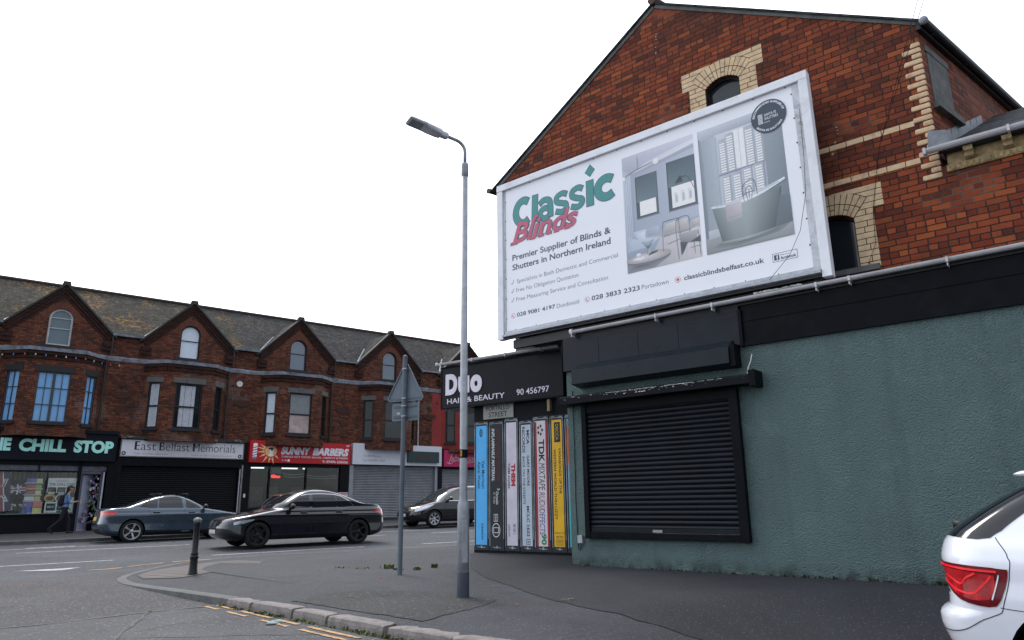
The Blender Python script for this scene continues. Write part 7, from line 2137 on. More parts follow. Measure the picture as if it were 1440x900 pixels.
def make_car(name, label, loc, heading, shell, spec, group=None):
    """heading: angle of the nose; spec carries paint, wheels, glazing and lamp outlines in the car's own metres"""
    s = shell
    C = thing(name, label, 'car', loc, heading, group)
    b = s.body(extra=spec.get('extra', ())).build('body', [spec['paint'], M_WELL], C, recalc=True, weld=True)
    rw_, xs, zc = spec['r'], spec['axles'], spec['r']
    cut_arches(b, xs, rw_ + 0.035, s.hw(0.5) - 0.30, s.hw(0.5) + 0.2, zc + 0.01, M_WELL)
    for x in xs:
        for sg in (-1, 1): wheel(C, x, s.hw(0.5) - 0.115, sg, rw_, spec['rim'], spec.get('rim_mat', M_RIMS), spec.get('spokes', 10), twin=spec.get('twin', True))
    for sg in (-1, 1):
        for (top, bot) in spec['windows']:
            m = MB(); s.side_patch(m, top, bot, sg); m.build('side_window', spec.get('glass', M_CARGLASS), C, smooth=True)
        m = MB()
        for ln in spec.get('seams', ()): s.seam(m, ln, sg)
        if m.v: m.build('door_seam', M_TRIM, C)
        m = MB()
        for (a, bb) in spec.get('sill', ()): s.side_patch(m, a, bb, sg, 0.006)
        if m.v: m.build('sill_trim', spec.get('sill_mat', M_TRIM), C, smooth=True)
        m = MB()
        for ln in spec.get('chrome', ()): s.seam(m, ln, sg, spec.get('chrome_w', 0.018), 0.006)
        if m.v: m.build('window_trim', spec.get('chrome_mat', M_CHROME), C)
        for (hx, hz) in spec.get('handles', ()):
            m = MB(); y = s.side(hx, hz) + 0.012
            m.tube([(hx - 0.10, sg * (y - 0.012), hz), (hx - 0.085, sg * (y + 0.014), hz), (hx + 0.085, sg * (y + 0.014), hz + 0.006), (hx + 0.10, sg * (y - 0.012), hz + 0.006)], 0.014, 8); m.build('door_handle', spec['paint'], C, smooth=True)
        if 'mirror' in spec:
            mx, mz = spec['mirror']; y = s.side(mx, mz)
            m = MB(); rows = []
            for k in range(9):
                t = k / 8; rr = max(0.004, 0.075 * math.sin(pi * min(max(t, 0.02), 0.98)) ** 0.45)
                rows.append([(mx + 0.06 * cos(2 * pi * q / 14) * rr / 0.075 * 1.2 + 0.02, sg * (y + 0.06 + 0.19 * t), mz + 0.07 + rr * sin(2 * pi * q / 14)) for q in range(15)])
            m.grid(rows); m.box(mx - 0.02, mx + 0.05, sg * (y - 0.03), sg * (y + 0.1), mz + 0.02, mz + 0.05); m.build('wing_mirror', spec.get('mirror_mat', spec['paint']), C, smooth=True, recalc=True)
        for nm, mt, a, bb in spec.get('side_lamps', ()):
            m = MB(); s.side_patch(m, a, bb, sg, 0.007); m.build(nm, mt, C, smooth=True)
    for nm, mt, y0, y1, z0, z1, fr, both in spec.get('end_items', ()):
        for sg in ((-1, 1) if both else (1,)):
            m = MB(); s.end_patch(m, y0 * sg if sg > 0 else -y1, y1 * sg if sg > 0 else -y0, z0, z1, fr, 0.007); m.build(nm, mt, C, smooth=True)
    for nm, z0, z1, k0, k1, fr in spec['screens']:
        m = MB(); s.end_patch(m, -s.hw(z0) * k0, s.hw(z0) * k0, z0, z1, fr, 0.005, 18, 12, inset=lambda t: (1 - t) + t * (s.hw(z1) * k1) / (s.hw(z0) * k0)); m.build(nm, spec.get('glass', M_CARGLASS), C, smooth=True)
    return C

# --- mid-size saloon outline shared by two cars (proportions adjusted per car)
def saloon(L=4.63, W=1.82, H=1.43, deck=1.02, fast=0.0):
    k = H / 1.43
    xr = [(0.20, 0.34), (0.28, 0.12), (0.40, 0.02), (0.56, 0.0), (0.70, 0.025), (0.85, 0.05), (0.95, 0.06), (0.99, 0.085), (1.015 * k, 0.18), (1.035 * k, 0.50), (1.06 * k, 0.66), (1.15 * k, 0.92), (1.25 * k, 1.19), (1.34 * k, 1.47), (1.40 * k, 1.78), (1.425 * k, 2.05), (H, 2.2)]
    xf = [(0.20, L - 0.30), (0.28, L - 0.10), (0.40, L - 0.01), (0.52, L), (0.64, L - 0.03), (0.72, L - 0.09), (0.78, L - 0.22), (0.84, L - 0.52), (0.90, L - 0.86), (0.95, L - 1.16), (0.985, L - 1.36), (1.05 * k, L - 1.52), (1.15 * k, L - 1.70), (1.25 * k, L - 1.89), (1.34 * k, L - 2.10), (1.40 * k, L - 2.32), (1.425 * k, L - 2.44), (H, L - 2.6)]
    h = W / 2
    hw = [(0.20, h - 0.11), (0.27, h - 0.04), (0.34, h - 0.012), (0.42, h - 0.016), (0.58, h - 0.022), (0.70, h - 0.012), (0.79, h), (0.83, h - 0.004), (0.87, h - 0.03), (0.96, h - 0.065), (1.02, h - 0.115), (1.12 * k, h - 0.165), (1.22 * k, h - 0.225), (1.32 * k, h - 0.295), (1.38 * k, h - 0.36), (1.41 * k, h - 0.44), (1.425 * k, h - 0.56), (H, h - 0.8)]
    return Shell(xr, xf, hw, lc=[(0.2, 0.46), (0.7, 0.50), (0.95, 0.45), (1.1, 0.3), (1.4, 0.25)], n=2.7, lcr=[(0.2, 0.38), (0.7, 0.36), (0.98, 0.36), (1.1, 0.3), (1.4, 0.3)])

M_BMW = carpaint('slate blue car paint', (0.045, 0.068, 0.095), 0.55, 0.25)
sh = saloon()
SAL = dict(paint=M_BMW, r=0.335, rim=0.245, axles=(0.93, 3.74), spokes=5, rim_mat=M_RIMS,
    extra=(1.005, 1.01, 1.02, 1.025, 1.03, 1.04, 0.96, 0.97, 0.98, 1.395, 1.405, 1.41, 1.418, 1.424),
    windows=[([(1.22, 1.16), (1.48, 1.30), (1.62, 1.33)], [(1.10, 1.06), (1.40, 1.02), (1.60, 1.02)]), ([(1.66, 1.335), (2.05, 1.365), (2.32, 1.36)], [(1.64, 1.02), (2.0, 1.02), (2.36, 1.01)]),
             ([(2.44, 1.355), (2.62, 1.33), (2.90, 1.20), (3.15, 1.045)], [(2.46, 1.01), (2.7, 1.005), (2.95, 1.0), (3.17, 1.0)])],
    seams=[[(1.33, 0.98), (1.42, 0.80), (1.36, 0.62)], [(2.40, 1.00), (2.42, 0.62), (2.38, 0.32)], [(3.24, 0.98), (3.30, 0.70), (3.22, 0.33)], [(1.36, 0.34), (2.4, 0.32), (3.22, 0.33)], [(0.5, 0.985), (1.0, 0.99), (1.33, 0.985)]],
    chrome=[[(1.12, 1.05), (1.24, 1.18), (1.48, 1.325), (1.7, 1.372), (2.1, 1.39), (2.5, 1.375), (2.66, 1.34)]], chrome_w=0.014, chrome_mat=M_TRIM,
    handles=[(1.58, 0.895), (2.62, 0.885)], mirror=(2.98, 0.98), mirror_mat=M_TRIM,
    sill=[([(1.30, 0.36), (2.3, 0.335), (3.30, 0.34)], [(1.32, 0.22), (2.3, 0.215), (3.28, 0.22)])],
    side_lamps=[('tail_lamp', M_TAIL, [(0.10, 0.945), (0.28, 0.95), (0.50, 0.915)], [(0.085, 0.80), (0.26, 0.80), (0.48, 0.885)]), ('headlamp', M_HEAD, [(3.98, 0.74), (4.25, 0.72), (4.5, 0.67)], [(4.02, 0.70), (4.25, 0.63), (4.5, 0.60)])],
    end_items=[('tail_lamp', M_TAIL, 0.40, 0.74, 0.80, 0.94, False, True), ('number_plate', M_PLATEY, -0.26, 0.26, 0.66, 0.77, False, False), ('rear_valance', M_TRIM, -0.6, 0.6, 0.25, 0.42, False, False), ('grille', M_TRIM, 0.03, 0.26, 0.52, 0.68, True, True), ('number_plate', M_PLATEW, -0.26, 0.26, 0.38, 0.48, True, False)],
    screens=[('windscreen', 1.02, 1.37, 0.93, 0.86, True), ('rear_window', 1.075, 1.37, 0.84, 0.80, False)])
def sp_loc(s, p, dz=0.0, zp=None):
    x, y = road_xy(s, p); return (x, y, road_z(s, zp if zp else p) + dz)
c1 = make_car('parked_car', 'slate blue saloon parked outside the black shutter, seen from its right rear', sp_loc(3.88, 25.85, 0.0), MAIN_R, sh, SAL)
# roof bars
for x in (1.75, 2.55):
    m = MB(); m.tube([(x, -0.42, 1.435), (x, -0.36, 1.455), (x, 0.36, 1.455), (x, 0.42, 1.435)], 0.016, 8)
    for sg in (-1, 1): m.box(x - 0.04, x + 0.04, sg * 0.40, sg * 0.46, 1.395, 1.46)
    m.build('roof_bar', M_TRIM, c1)
m = MB(); m.extrude_x([(-0.02, 1.42), (0.02, 1.42), (0.004, 1.475), (-0.004, 1.475)], 1.50, 1.66); m.build('antenna_fin', M_TRIM, c1)
m = MB(); sh.seam(m, [(2.35, 0.30), (2.58, 0.305)], -1, 0.03, 0.012); m.build('sill_mark', M_CHROME, c1)

# --- the passing car, dark saloon heading left
M_DKB = carpaint('blue black car paint', (0.008, 0.010, 0.016), 0.3, 0.22)
sh2 = saloon(4.78, 1.84, 1.52)
S2_ = dict(SAL); S2_['paint'] = M_DKB; S2_['rim_mat'] = M_RIMB; S2_['axles'] = (0.97, 3.86); S2_['chrome_mat'] = M_CHROME
c2 = make_car('passing_car', 'blue black saloon driving left in the near lane of the main road', sp_loc(10.62, 20.35, 0.0), MAIN_R + pi, sh2, S2_)

# --- people carrier parked on the far side, nose to the left
def carrier(L=4.66, W=1.88, H=1.66):
    h = W / 2
    xr = [(0.22, 0.25), (0.32, 0.08), (0.5, 0.0), (0.75, 0.01), (0.95, 0.06), (1.1, 0.12), (1.3, 0.22), (1.5, 0.36), (1.58, 0.46), (1.63, 0.75), (H, 1.2)]
    xf = [(0.22, L - 0.22), (0.32, L - 0.06), (0.46, L), (0.60, L - 0.03), (0.74, L - 0.14), (0.86, L - 0.40), (0.95, L - 0.72), (1.02, L - 1.02), (1.10, L - 1.20), (1.25, L - 1.46), (1.40, L - 1.74), (1.52, L - 2.02), (1.60, L - 2.36), (1.64, L - 2.66), (H, L - 3.0)]
    hw = [(0.22, h - 0.10), (0.32, h - 0.04), (0.5, h - 0.01), (0.7, h), (0.9, h - 0.02), (1.0, h - 0.05), (1.1, h - 0.09), (1.3, h - 0.17), (1.48, h - 0.25), (1.57, h - 0.33), (1.63, h - 0.46), (H, h - 0.75)]
    return Shell(xr, xf, hw, lc=[(0.2, 0.6), (0.8, 0.6), (1.1, 0.4), (1.6, 0.35)], n=2.4, lcr=0.3)
M_BLKP = carpaint('black car paint', (0.008, 0.007, 0.009), 0.2, 0.2)
sh3 = carrier()
c3 = make_car('people_carrier', 'black people carrier parked nose left under the pink sign, half hidden by the mural', sp_loc(19.35, 25.85, 0.0, 25.0), MAIN_R + pi, sh3, dict(
    paint=M_BLKP, r=0.335, rim=0.235, axles=(0.95, 3.71), spokes=7, rim_mat=M_RIMS, glass=glass('car glass light', (0.03, 0.04, 0.045), 0.02, refl=1.6),
    extra=(1.61, 1.62, 1.635, 1.645, 1.65),
    windows=[([(0.50, 1.44), (0.9, 1.48), (1.30, 1.50)], [(0.42, 1.14), (0.9, 1.08), (1.28, 1.07)]), ([(1.38, 1.50), (1.9, 1.525), (2.18, 1.52)], [(1.36, 1.065), (1.9, 1.05), (2.20, 1.04)]), ([(2.28, 1.515), (2.55, 1.49), (2.9, 1.30), (3.12, 1.13)], [(2.30, 1.04), (2.6, 1.03), (2.9, 1.03), (3.14, 1.04)]), ([(3.20, 1.12), (3.28, 1.09), (3.38, 1.05)], [(3.20, 1.04), (3.3, 1.03), (3.40, 1.03)])],
    seams=[[(1.32, 1.02), (1.30, 0.6), (1.42, 0.32)], [(2.24, 1.02), (2.26, 0.3)], [(3.16, 1.0), (3.22, 0.7), (3.20, 0.33)], [(1.42, 0.33), (2.3, 0.31), (3.2, 0.33)]],
    chrome=[[(0.45, 1.12), (0.9, 1.065), (1.5, 1.048), (2.3, 1.025), (3.15, 1.02)]], chrome_w=0.018,
    handles=[(1.52, 0.93), (2.42, 0.91)], mirror=(2.98, 1.04), mirror_mat=M_BLKP,
    side_lamps=[('headlamp', M_HEAD, [(3.72, 0.90), (4.05, 0.84), (4.45, 0.70)], [(3.78, 0.86), (4.1, 0.70), (4.5, 0.60)]), ('tail_lamp', M_TAIL, [(0.08, 1.1), (0.3, 1.1), (0.45, 1.05)], [(0.04, 0.85), (0.25, 0.85), (0.4, 0.95)])],
    end_items=[('grille', M_TRIM, -0.42, 0.42, 0.30, 0.40, True, False), ('grille', M_TRIM, -0.5, 0.5, 0.55, 0.66, True, False), ('number_plate', M_PLATEW, -0.26, 0.26, 0.42, 0.53, True, False), ('front_badge', M_CHROME, -0.07, 0.07, 0.62, 0.70, True, False)],
    screens=[('windscreen', 1.06, 1.55, 0.95, 0.88, True), ('rear_window', 1.12, 1.5, 0.85, 0.85, False)]))

# --- small car parked beyond the passing one
def hatch(L=4.05, W=1.74, H=1.46):
    h = W / 2
    xr = [(0.22, 0.22), (0.32, 0.07), (0.5, 0.0), (0.75, 0.02), (0.95, 0.09), (1.1, 0.2), (1.25, 0.36), (1.36, 0.52), (1.42, 0.8), (H, 1.2)]
    xf = [(0.22, L - 0.22), (0.32, L - 0.07), (0.46, L), (0.60, L - 0.03), (0.70, L - 0.12), (0.80, L - 0.36), (0.88, L - 0.72), (0.95, L - 1.02), (1.05, L - 1.20), (1.2, L - 1.48), (1.34, L - 1.80), (1.41, L - 2.1), (1.44, L - 2.35), (H, L - 2.6)]
    hw = [(0.22, h - 0.10), (0.32, h - 0.04), (0.5, h - 0.01), (0.7, h), (0.86, h - 0.02), (0.94, h - 0.06), (1.05, h - 0.11), (1.22, h - 0.2), (1.34, h - 0.28), (1.41, h - 0.4), (1.44, h - 0.52), (H, h - 0.75)]
    return Shell(xr, xf, hw, lc=[(0.2, 0.55), (0.8, 0.55), (1.1, 0.35), (1.5, 0.3)], n=2.4, lcr=0.3)
M_GRYC = carpaint('charcoal car paint', (0.02, 0.024, 0.026), 0.4, 0.25)
sh4 = hatch()
c4 = make_car('hatchback', 'charcoal hatchback parked beyond the passing saloon, its nose just showing', sp_loc(8.95, 25.75, 0.0), MAIN_R, sh4, dict(
    paint=M_GRYC, r=0.31, rim=0.215, axles=(0.72, 3.27), spokes=6, rim_mat=M_RIMS, extra=(1.425, 1.435, 1.445, 1.452),
    windows=[([(0.62, 1.27), (1.0, 1.335), (1.55, 1.35)], [(0.55, 1.02), (1.0, 0.98), (1.56, 0.96)]), ([(1.64, 1.35), (1.95, 1.31), (2.4, 1.12), (2.62, 0.98)], [(1.64, 0.96), (2.0, 0.95), (2.4, 0.95), (2.64, 0.95)])],
    seams=[[(1.6, 0.95), (1.6, 0.3)], [(2.72, 0.93), (2.76, 0.6), (2.72, 0.32)]], handles=[(1.75, 0.87)], mirror=(2.5, 0.95),
    side_lamps=[('headlamp', M_HEAD, [(3.38, 0.80), (3.7, 0.75), (3.92, 0.66)], [(3.42, 0.76), (3.7, 0.63), (3.92, 0.58)]), ('tail_lamp', M_TAIL, [(0.08, 0.95), (0.25, 0.95), (0.35, 0.92)], [(0.04, 0.75), (0.2, 0.75), (0.3, 0.8)])],
    end_items=[('grille', M_TRIM, -0.5, 0.5, 0.3, 0.42, True, False), ('number_plate', M_PLATEW, -0.26, 0.26, 0.46, 0.56, True, False)],
    screens=[('windscreen', 0.99, 1.38, 0.94, 0.86, True), ('rear_window', 1.05, 1.34, 0.85, 0.85, False)]))

# --- the white estate-high car close by on the right: its tail quarter fills the corner of the view
h = 0.985
aud = Shell(
    xr=[(0.24, 0.40), (0.32, 0.16), (0.42, 0.06), (0.52, 0.02), (0.60, 0.0), (0.66, 0.005), (0.69, 0.03), (0.73, 0.085), (0.84, 0.095), (0.94, 0.085), (1.00, 0.07), (1.06, 0.065), (1.12, 0.075), (1.17, 0.095), (1.205, 0.12), (1.24, 0.155), (1.32, 0.26), (1.45, 0.46), (1.56, 0.66), (1.62, 0.79), (1.66, 0.95), (1.70, 1.25), (1.73, 1.8), (1.745, 2.2)],
    xf=[(0.24, 4.8), (0.35, 4.98), (0.5, 5.05), (0.7, 5.03), (0.86, 4.92), (0.95, 4.7), (1.02, 4.3), (1.08, 3.85), (1.13, 3.55), (1.22, 3.35), (1.36, 3.08), (1.5, 2.8), (1.6, 2.58), (1.66, 2.45), (1.70, 2.38), (1.73, 2.33), (1.745, 2.3)],
    hw=[(0.24, h - 0.13), (0.32, h - 0.07), (0.45, h - 0.03), (0.6, h - 0.01), (0.78, h), (0.92, h - 0.01), (1.04, h - 0.015), (1.10, h - 0.03), (1.16, h - 0.055), (1.22, h - 0.09), (1.34, h - 0.15), (1.48, h - 0.22), (1.58, h - 0.275), (1.66, h - 0.34), (1.70, h - 0.42), (1.73, h - 0.6), (1.745, h - 0.85)],
    lc=[(0.2, 0.7), (0.9, 0.7), (1.2, 0.4), (1.7, 0.3)], n=2.3, lcr=[(0.2, 0.52), (0.6, 0.50), (0.8, 0.46), (1.1, 0.50), (1.25, 0.42), (1.6, 0.34), (1.75, 0.3)])
M_WCAR = carpaint('white car paint', (0.66, 0.68, 0.74), 0.0, 0.22)
AU_LOC, AU_HEAD = (3.468, 5.92, -0.352), radians(-51.2)
c5 = make_car('parked_suv', 'white sport utility car close at the right edge, its red tail lamp showing', AU_LOC, AU_HEAD, aud, dict(
    paint=M_WCAR, r=0.37, rim=0.27, axles=(1.02, 4.02), spokes=5, rim_mat=M_RIMS, extra=tuple(0.70 + 0.01 * k for k in range(55)) + (1.72, 1.735, 1.74),
    windows=[([(1.34, 1.595), (1.9, 1.62), (2.0, 1.62)], [(1.22, 1.165), (1.8, 1.15), (2.02, 1.145)]), ([(2.10, 1.615), (2.45, 1.58), (2.9, 1.38), (3.3, 1.17)], [(2.12, 1.145), (2.5, 1.135), (2.9, 1.13), (3.32, 1.13)])],
    seams=[[(1.25, 1.12), (1.45, 0.95), (1.36, 0.6)], [(2.06, 1.13), (2.1, 0.35)], [(3.35, 1.08), (3.4, 0.5)]],
    chrome=[[(1.2, 1.165), (1.5, 1.15), (2.3, 1.128), (3.3, 1.115)]], chrome_w=0.02,
    handles=[(1.5, 1.02), (2.4, 1.0)], mirror=(3.1, 1.1),
    sill=[([(1.5, 0.40), (2.5, 0.38), (3.5, 0.40)], [(1.5, 0.26), (2.5, 0.25), (3.5, 0.26)])],
    end_items=[('number_plate', M_PLATEY, -0.26, 0.26, 0.82, 0.93, False, False), ('rear_valance', M_TRIM, -0.7, 0.7, 0.28, 0.42, False, False), ('grille', M_TRIM, -0.55, 0.55, 0.45, 0.85, True, False), ('headlamp', M_HEAD, 0.6, 0.92, 0.72, 0.86, True, True)],
    screens=[('windscreen', 1.15, 1.62, 0.94, 0.86, True)]))
c5.scale = (0.94,) * 3
# tail: patches given in (angle round the corner, height); 0 = middle of the tail, 90 = start of the side
def pt(th, z, off=0.0, sg=-1):
    a = radians(min(th, 90)); hw_, xr_, L = aud.hw(z), aud.xr(z), aud.lc(z, False)
    x = xr_ + L * (1 - max(cos(a), 0) ** (2 / aud.n)); y = hw_ * sin(a) ** (2 / aud.n)
    if th > 90: x = xr_ + L + (th - 90) * 0.01
    nx, ny = -max(cos(a), 0.0), sin(a)
    return (x + nx * off, sg * (y + ny * off), z + off * 0.3)
def tail_patch(mb, cols, sg, off, nz=8):
    "cols: (angle, z low, z high) from the middle outwards"
    rows = []
    full = []
    for a, b in zip(cols[:-1], cols[1:]):
        for k in range(6): full.append(tuple(a[i] + (b[i] - a[i]) * k / 6 for i in range(3)))
    full.append(cols[-1])
    for j in range(nz + 1):
        r = [pt(t, z0 + (z1 - z0) * j / nz, off, sg) for t, z0, z1 in full]
        rows.append(r if sg < 0 else r[::-1])
    mb.grid([q[::-1] for q in rows])
def tail_line(mb, pts, w, sg, off):
    P = []; n_ = len(pts)
    for i in range(n_ - 1):
        p0, p1, p2, p3 = (Vector(pts[max(i - 1, 0)]), Vector(pts[i]), Vector(pts[i + 1]), Vector(pts[min(i + 2, n_ - 1)]))
        for k in range(10):
            t = k / 10; q = 0.5 * (2 * p1 + (p2 - p0) * t + (2 * p0 - 5 * p1 + 4 * p2 - p3) * t * t + (3 * p1 - p0 - 3 * p2 + p3) * t ** 3); P.append((q.x, q.y))
    P.append(pts[-1])
    V = [Vector(pt(t, z, off, sg)) for t, z in P]
    L, R_ = [], []
    for i, v_ in enumerate(V):
        d = (V[min(i + 1, len(V) - 1)] - V[max(i - 1, 0)]).normalized(); n = Vector(pt(P[i][0], P[i][1], off + 0.1, sg)) - v_
        sd_ = d.cross(n.normalized()).normalized() * w / 2; L.append(v_ + sd_); R_.append(v_ - sd_)
    mb.grid([L, R_])
M_TLDK = paint('smoked red lens', (0.12, 0.004, 0.008), 0.12, var=0.3, scale=10, spec=0.25)
M_TLRED = paint('bright red lens', (0.66, 0.012, 0.016), 0.2, var=0.2, scale=20, spec=0.15)
M_TLMID = paint('deep red lens', (0.38, 0.010, 0.014), 0.14, var=0.6, scale=14, spec=0.25)
for sg in (-1, 1):
    m = MB(); tail_patch(m, [(30, 0.895, 1.035), (40, 0.878, 1.034), (50, 0.852, 1.031), (60, 0.815, 1.028), (68, 0.785, 1.025), (76, 0.768, 1.022), (84, 0.757, 1.018), (90, 0.752, 1.015), (95, 0.762, 1.012), (98, 0.80, 1.008), (101, 0.88, 1.006), (104, 0.985, 1.005)], sg, 0.006, 14); tl = m.build('tail_lamp', M_TLDK, c5, smooth=True, recalc=False)
    m = MB(); tail_patch(m, [(33, 0.91, 1.0), (46, 0.882, 0.995), (58, 0.842, 0.99), (68, 0.812, 0.985), (78, 0.792, 0.98), (86, 0.79, 0.972), (91, 0.80, 0.965), (95, 0.85, 0.96)], sg, 0.0078, 10); m.build('lens_bowl', M_TLMID, tl, smooth=True)
    m = MB()
    for q0 in ([(36, 1.012), (52, 1.006), (66, 1.0), (80, 0.992), (97, 0.985)], [(44, 0.905), (56, 0.872), (68, 0.842), (80, 0.832), (86, 0.87), (93, 0.955)], [(52, 0.945), (62, 0.915), (71, 0.89), (76, 0.93), (84, 0.968)]): tail_line(m, q0, 0.015, sg, 0.0095)
    m.build('light_guide', M_TLRED, tl, smooth=True)
    m = MB(); tail_line(m, [(93, 0.80), (98, 0.965)], 0.009, sg, 0.011); m.build('clear_strip', M_HEAD, tl)
    # hatch shut lines, bumper line, dark under-edge of the lamp
    m = MB(); tail_line(m, [(97, 1.215), (100, 1.17), (104, 1.09), (105.5, 1.02), (98, 0.74), (90, 0.66), (78, 0.59), (62, 0.56), (40, 0.555), (0, 0.555)], 0.006, sg, 0.0015); tail_line(m, [(97, 0.755), (110, 0.745), (150, 0.73)], 0.005, sg, 0.0015); m.build('shut_line', M_TRIM, c5)
    m = MB(); tail_patch(m, [(35, 0.40, 0.47), (55, 0.40, 0.465), (72, 0.41, 0.455)], sg, 0.006); m.build('bumper_reflector', M_TLRED, c5, smooth=True)
# rear glass and the black quarter trim
m = MB(); aud.end_patch(m, -0.72, 0.72, 1.215, 1.60, False, 0.005, 22, 14, inset=lambda t: 1.0 - 0.10 * t); m.build('rear_window', M_CARGLASS, c5, smooth=True)
for sg in (-1, 1):
    m = MB(); tail_patch(m, [(50, 1.214, 1.60), (62, 1.210, 1.60), (74, 1.205, 1.60), (86, 1.20, 1.595), (94, 1.21, 1.59), (98, 1.26, 1.58)], sg, 0.004, 10); m.build('quarter_trim', paint('piano black trim', (0.006, 0.008, 0.011), 0.06, spec=0.4), c5, smooth=True)
# roof spoiler
m = MB(); rows = []
for j in range(13):
    y = -0.72 + 1.44 * j / 12; k = 1 - (abs(y) / 0.75) ** 4 * 0.35
    rows.append([(1.15, y, 1.695), (0.92, y, 1.687), (0.73 + 0.16 * (1 - k), y, 1.672), (0.69 + 0.2 * (1 - k), y, 1.650), (0.70 + 0.2 * (1 - k), y, 1.634), (0.86, y, 1.612), (1.15, y, 1.63), (1.15, y, 1.695)])
m.grid(rows); m.f.append(tuple(range(7))); m.f.append(tuple(12 * 8 + k for k in reversed(range(7)))); m.mi += [0, 0]
spo = m.build('roof_spoiler', M_WCAR, c5, smooth=True, recalc=True, weld=True); sb2 = spo.modifiers.new('round', 'SUBSURF'); sb2.levels = 2; sb2.render_levels = 2
m = MB(); m.extrude_x([(-0.03, 1.735), (0.03, 1.735), (0.006, 1.79), (-0.006, 1.79)], 1.35, 1.55); m.build('antenna_fin', M_WCAR, c5)
for sg in (-1, 1):
    m = MB(); m.tube([(0.95, sg * 0.66, 1.675), (1.05, sg * 0.665, 1.72), (2.3, sg * 0.67, 1.75), (2.6, sg * 0.665, 1.70)], 0.016, 8); m.build('roof_rail', M_CHROME, c5, smooth=True)
# rear wiper at the foot of the glass
m = MB()
x0_ = aud.end(0, 1.235, False)
m.lathe([(0.0, x0_ - 0.085), (0.026, x0_ - 0.085), (0.036, x0_ - 0.06), (0.04, x0_ + 0.02)], 14, 'X', (0, 0.0, 1.27))
m.tube([(x0_ - 0.10, 0.0, 1.29), (aud.end(0.1, 1.27, False) - 0.045, 0.1, 1.285), (aud.end(0.33, 1.28, False) - 0.03, 0.36, 1.29)], 0.013, 8)
m.box(x0_ - 0.10, x0_ + 0.02, -0.03, 0.03, 1.235, 1.30)
m.build('rear_wiper', M_TRIM, c5, smooth=True)
# small model badge at the corner of the hatch
m = MB()
for k in range(4): tail_line(m, [(33 + k * 4.6, 0.825), (36.4 + k * 4.6, 0.825)], 0.022, -1, 0.003)
m.build('badge', M_TRIM, c5)
m = MB(); tail_line(m, [(35, 0.785), (46, 0.785)], 0.016, -1, 0.003); m.build('badge', M_TRIM, c5)
# ------------------------------------------------------------------ street furniture
M_COL = paint('galvanised column', (0.30, 0.32, 0.345), 0.5, metal=0.35, var=0.22, scale=12, dirt=(0.16, 0.17, 0.18), dirt_amt=0.5)
M_POLE = paint('grey painted steel', (0.10, 0.125, 0.15), 0.5, var=0.15, scale=5, dirt=(0.06, 0.065, 0.07), dirt_amt=0.5)
LX, LY = -0.608, 8.743
LP = thing('street_lamp', 'tall grey galvanised street lamp with flat angled lantern and dark band at its foot', 'street lamp', (LX, LY, 0))
m = MB(); m.lathe([(0.0, -0.1), (0.070, -0.1), (0.070, 1.02), (0.066, 1.05), (0.048, 1.10), (0.0475, 1.14), (0.040, 5.36), (0.0, 5.36)], 28); m.build('column', M_COL, LP, smooth=True)
m = MB(); m.lathe([(0.0705, -0.02), (0.0725, 0.0), (0.0725, 0.27), (0.0705, 0.275)], 28); m.build('foot_band', paint('dark blue grey band', (0.045, 0.052, 0.075), 0.55, var=0.2), LP, smooth=True)
d_ = Vector((-0.62, -0.785, 0))
m = MB()
a_door = math.atan2(-1, 0.35)
m.xf = Matrix.Rotation(a_door + pi / 2, 4, 'Z')
m.box(-0.035, 0.035, -0.0735, -0.062, 0.38, 0.86); m.xf = Matrix.Identity(4); m.build('access_door', M_COL, LP, bevel=0.004)
m = MB(); m.lathe([(0.049, 1.585), (0.051, 1.59), (0.051, 1.68), (0.049, 1.685)], 28); m.build('black_band', M_BLACK, LP)
m = MB(); m.xf = Matrix.Rotation(radians(-18), 4, 'Z'); m.box(-0.022, 0.0, -0.053, -0.049, 1.60, 1.675); m.build('number_label', paint('orange label', (0.5, 0.22, 0.04), 0.5), LP)
m = MB(); m.lathe([(0.042, 5.30), (0.050, 5.31), (0.050, 5.47), (0.044, 5.49), (0.024, 5.50), (0.0, 5.50)], 24); m.build('collar', M_COL, LP, smooth=True)
hd = Vector((-0.60, -0.33, 0)).normalized()
arm = [(0, 0, 5.45), (0, 0, 5.66)] + [tuple(hd * (0.16 * (1 - cos(t_))) + Vector((0, 0, 5.66 + 0.15 * sin(t_)))) for t_ in [pi / 2 * k / 6 * 0.86 for k in range(1, 7)]]
e = Vector(arm[-1]); dr = (hd * 0.98 + Vector((0, 0, 0.17))).normalized(); arm.append(tuple(e + dr * 0.17))
m = MB(); m.tube(arm, 0.024, 12); m.build('bracket_arm', M_COL, LP, smooth=True)
tip = e + dr * 0.15
rt = Matrix(((dr.x, -hd.y, -dr.z * hd.x, tip.x), (dr.y, hd.x, -dr.z * hd.y, tip.y), (dr.z, 0, dr.xy.length, tip.z), (0, 0, 0, 1)))
m = MB(rt)
def oval(x, w, zt, zb, n=16):
    return [(x, w * math.copysign(abs(cos(2 * pi * k / n)) ** 0.45, cos(2 * pi * k / n)), (zt if sin(2 * pi * k / n) > 0 else zb) * abs(sin(2 * pi * k / n)) ** 0.45) for k in range(n)]
secs = [(-0.02, 0.03, 0.03, -0.03), (0.0, 0.045, 0.04, -0.045), (0.08, 0.045, 0.04, -0.045), (0.09, 0.07, 0.04, -0.05), (0.14, 0.085, 0.04, -0.05), (0.28, 0.095, 0.035, -0.045), (0.33, 0.11, 0.03, -0.022), (0.53, 0.112, 0.02, -0.018), (0.555, 0.105, 0.012, -0.014), (0.56, 0.09, 0.005, -0.008)]
rows = []
for s_ in secs:
    o = oval(*s_); rows.append(o + [o[0]])
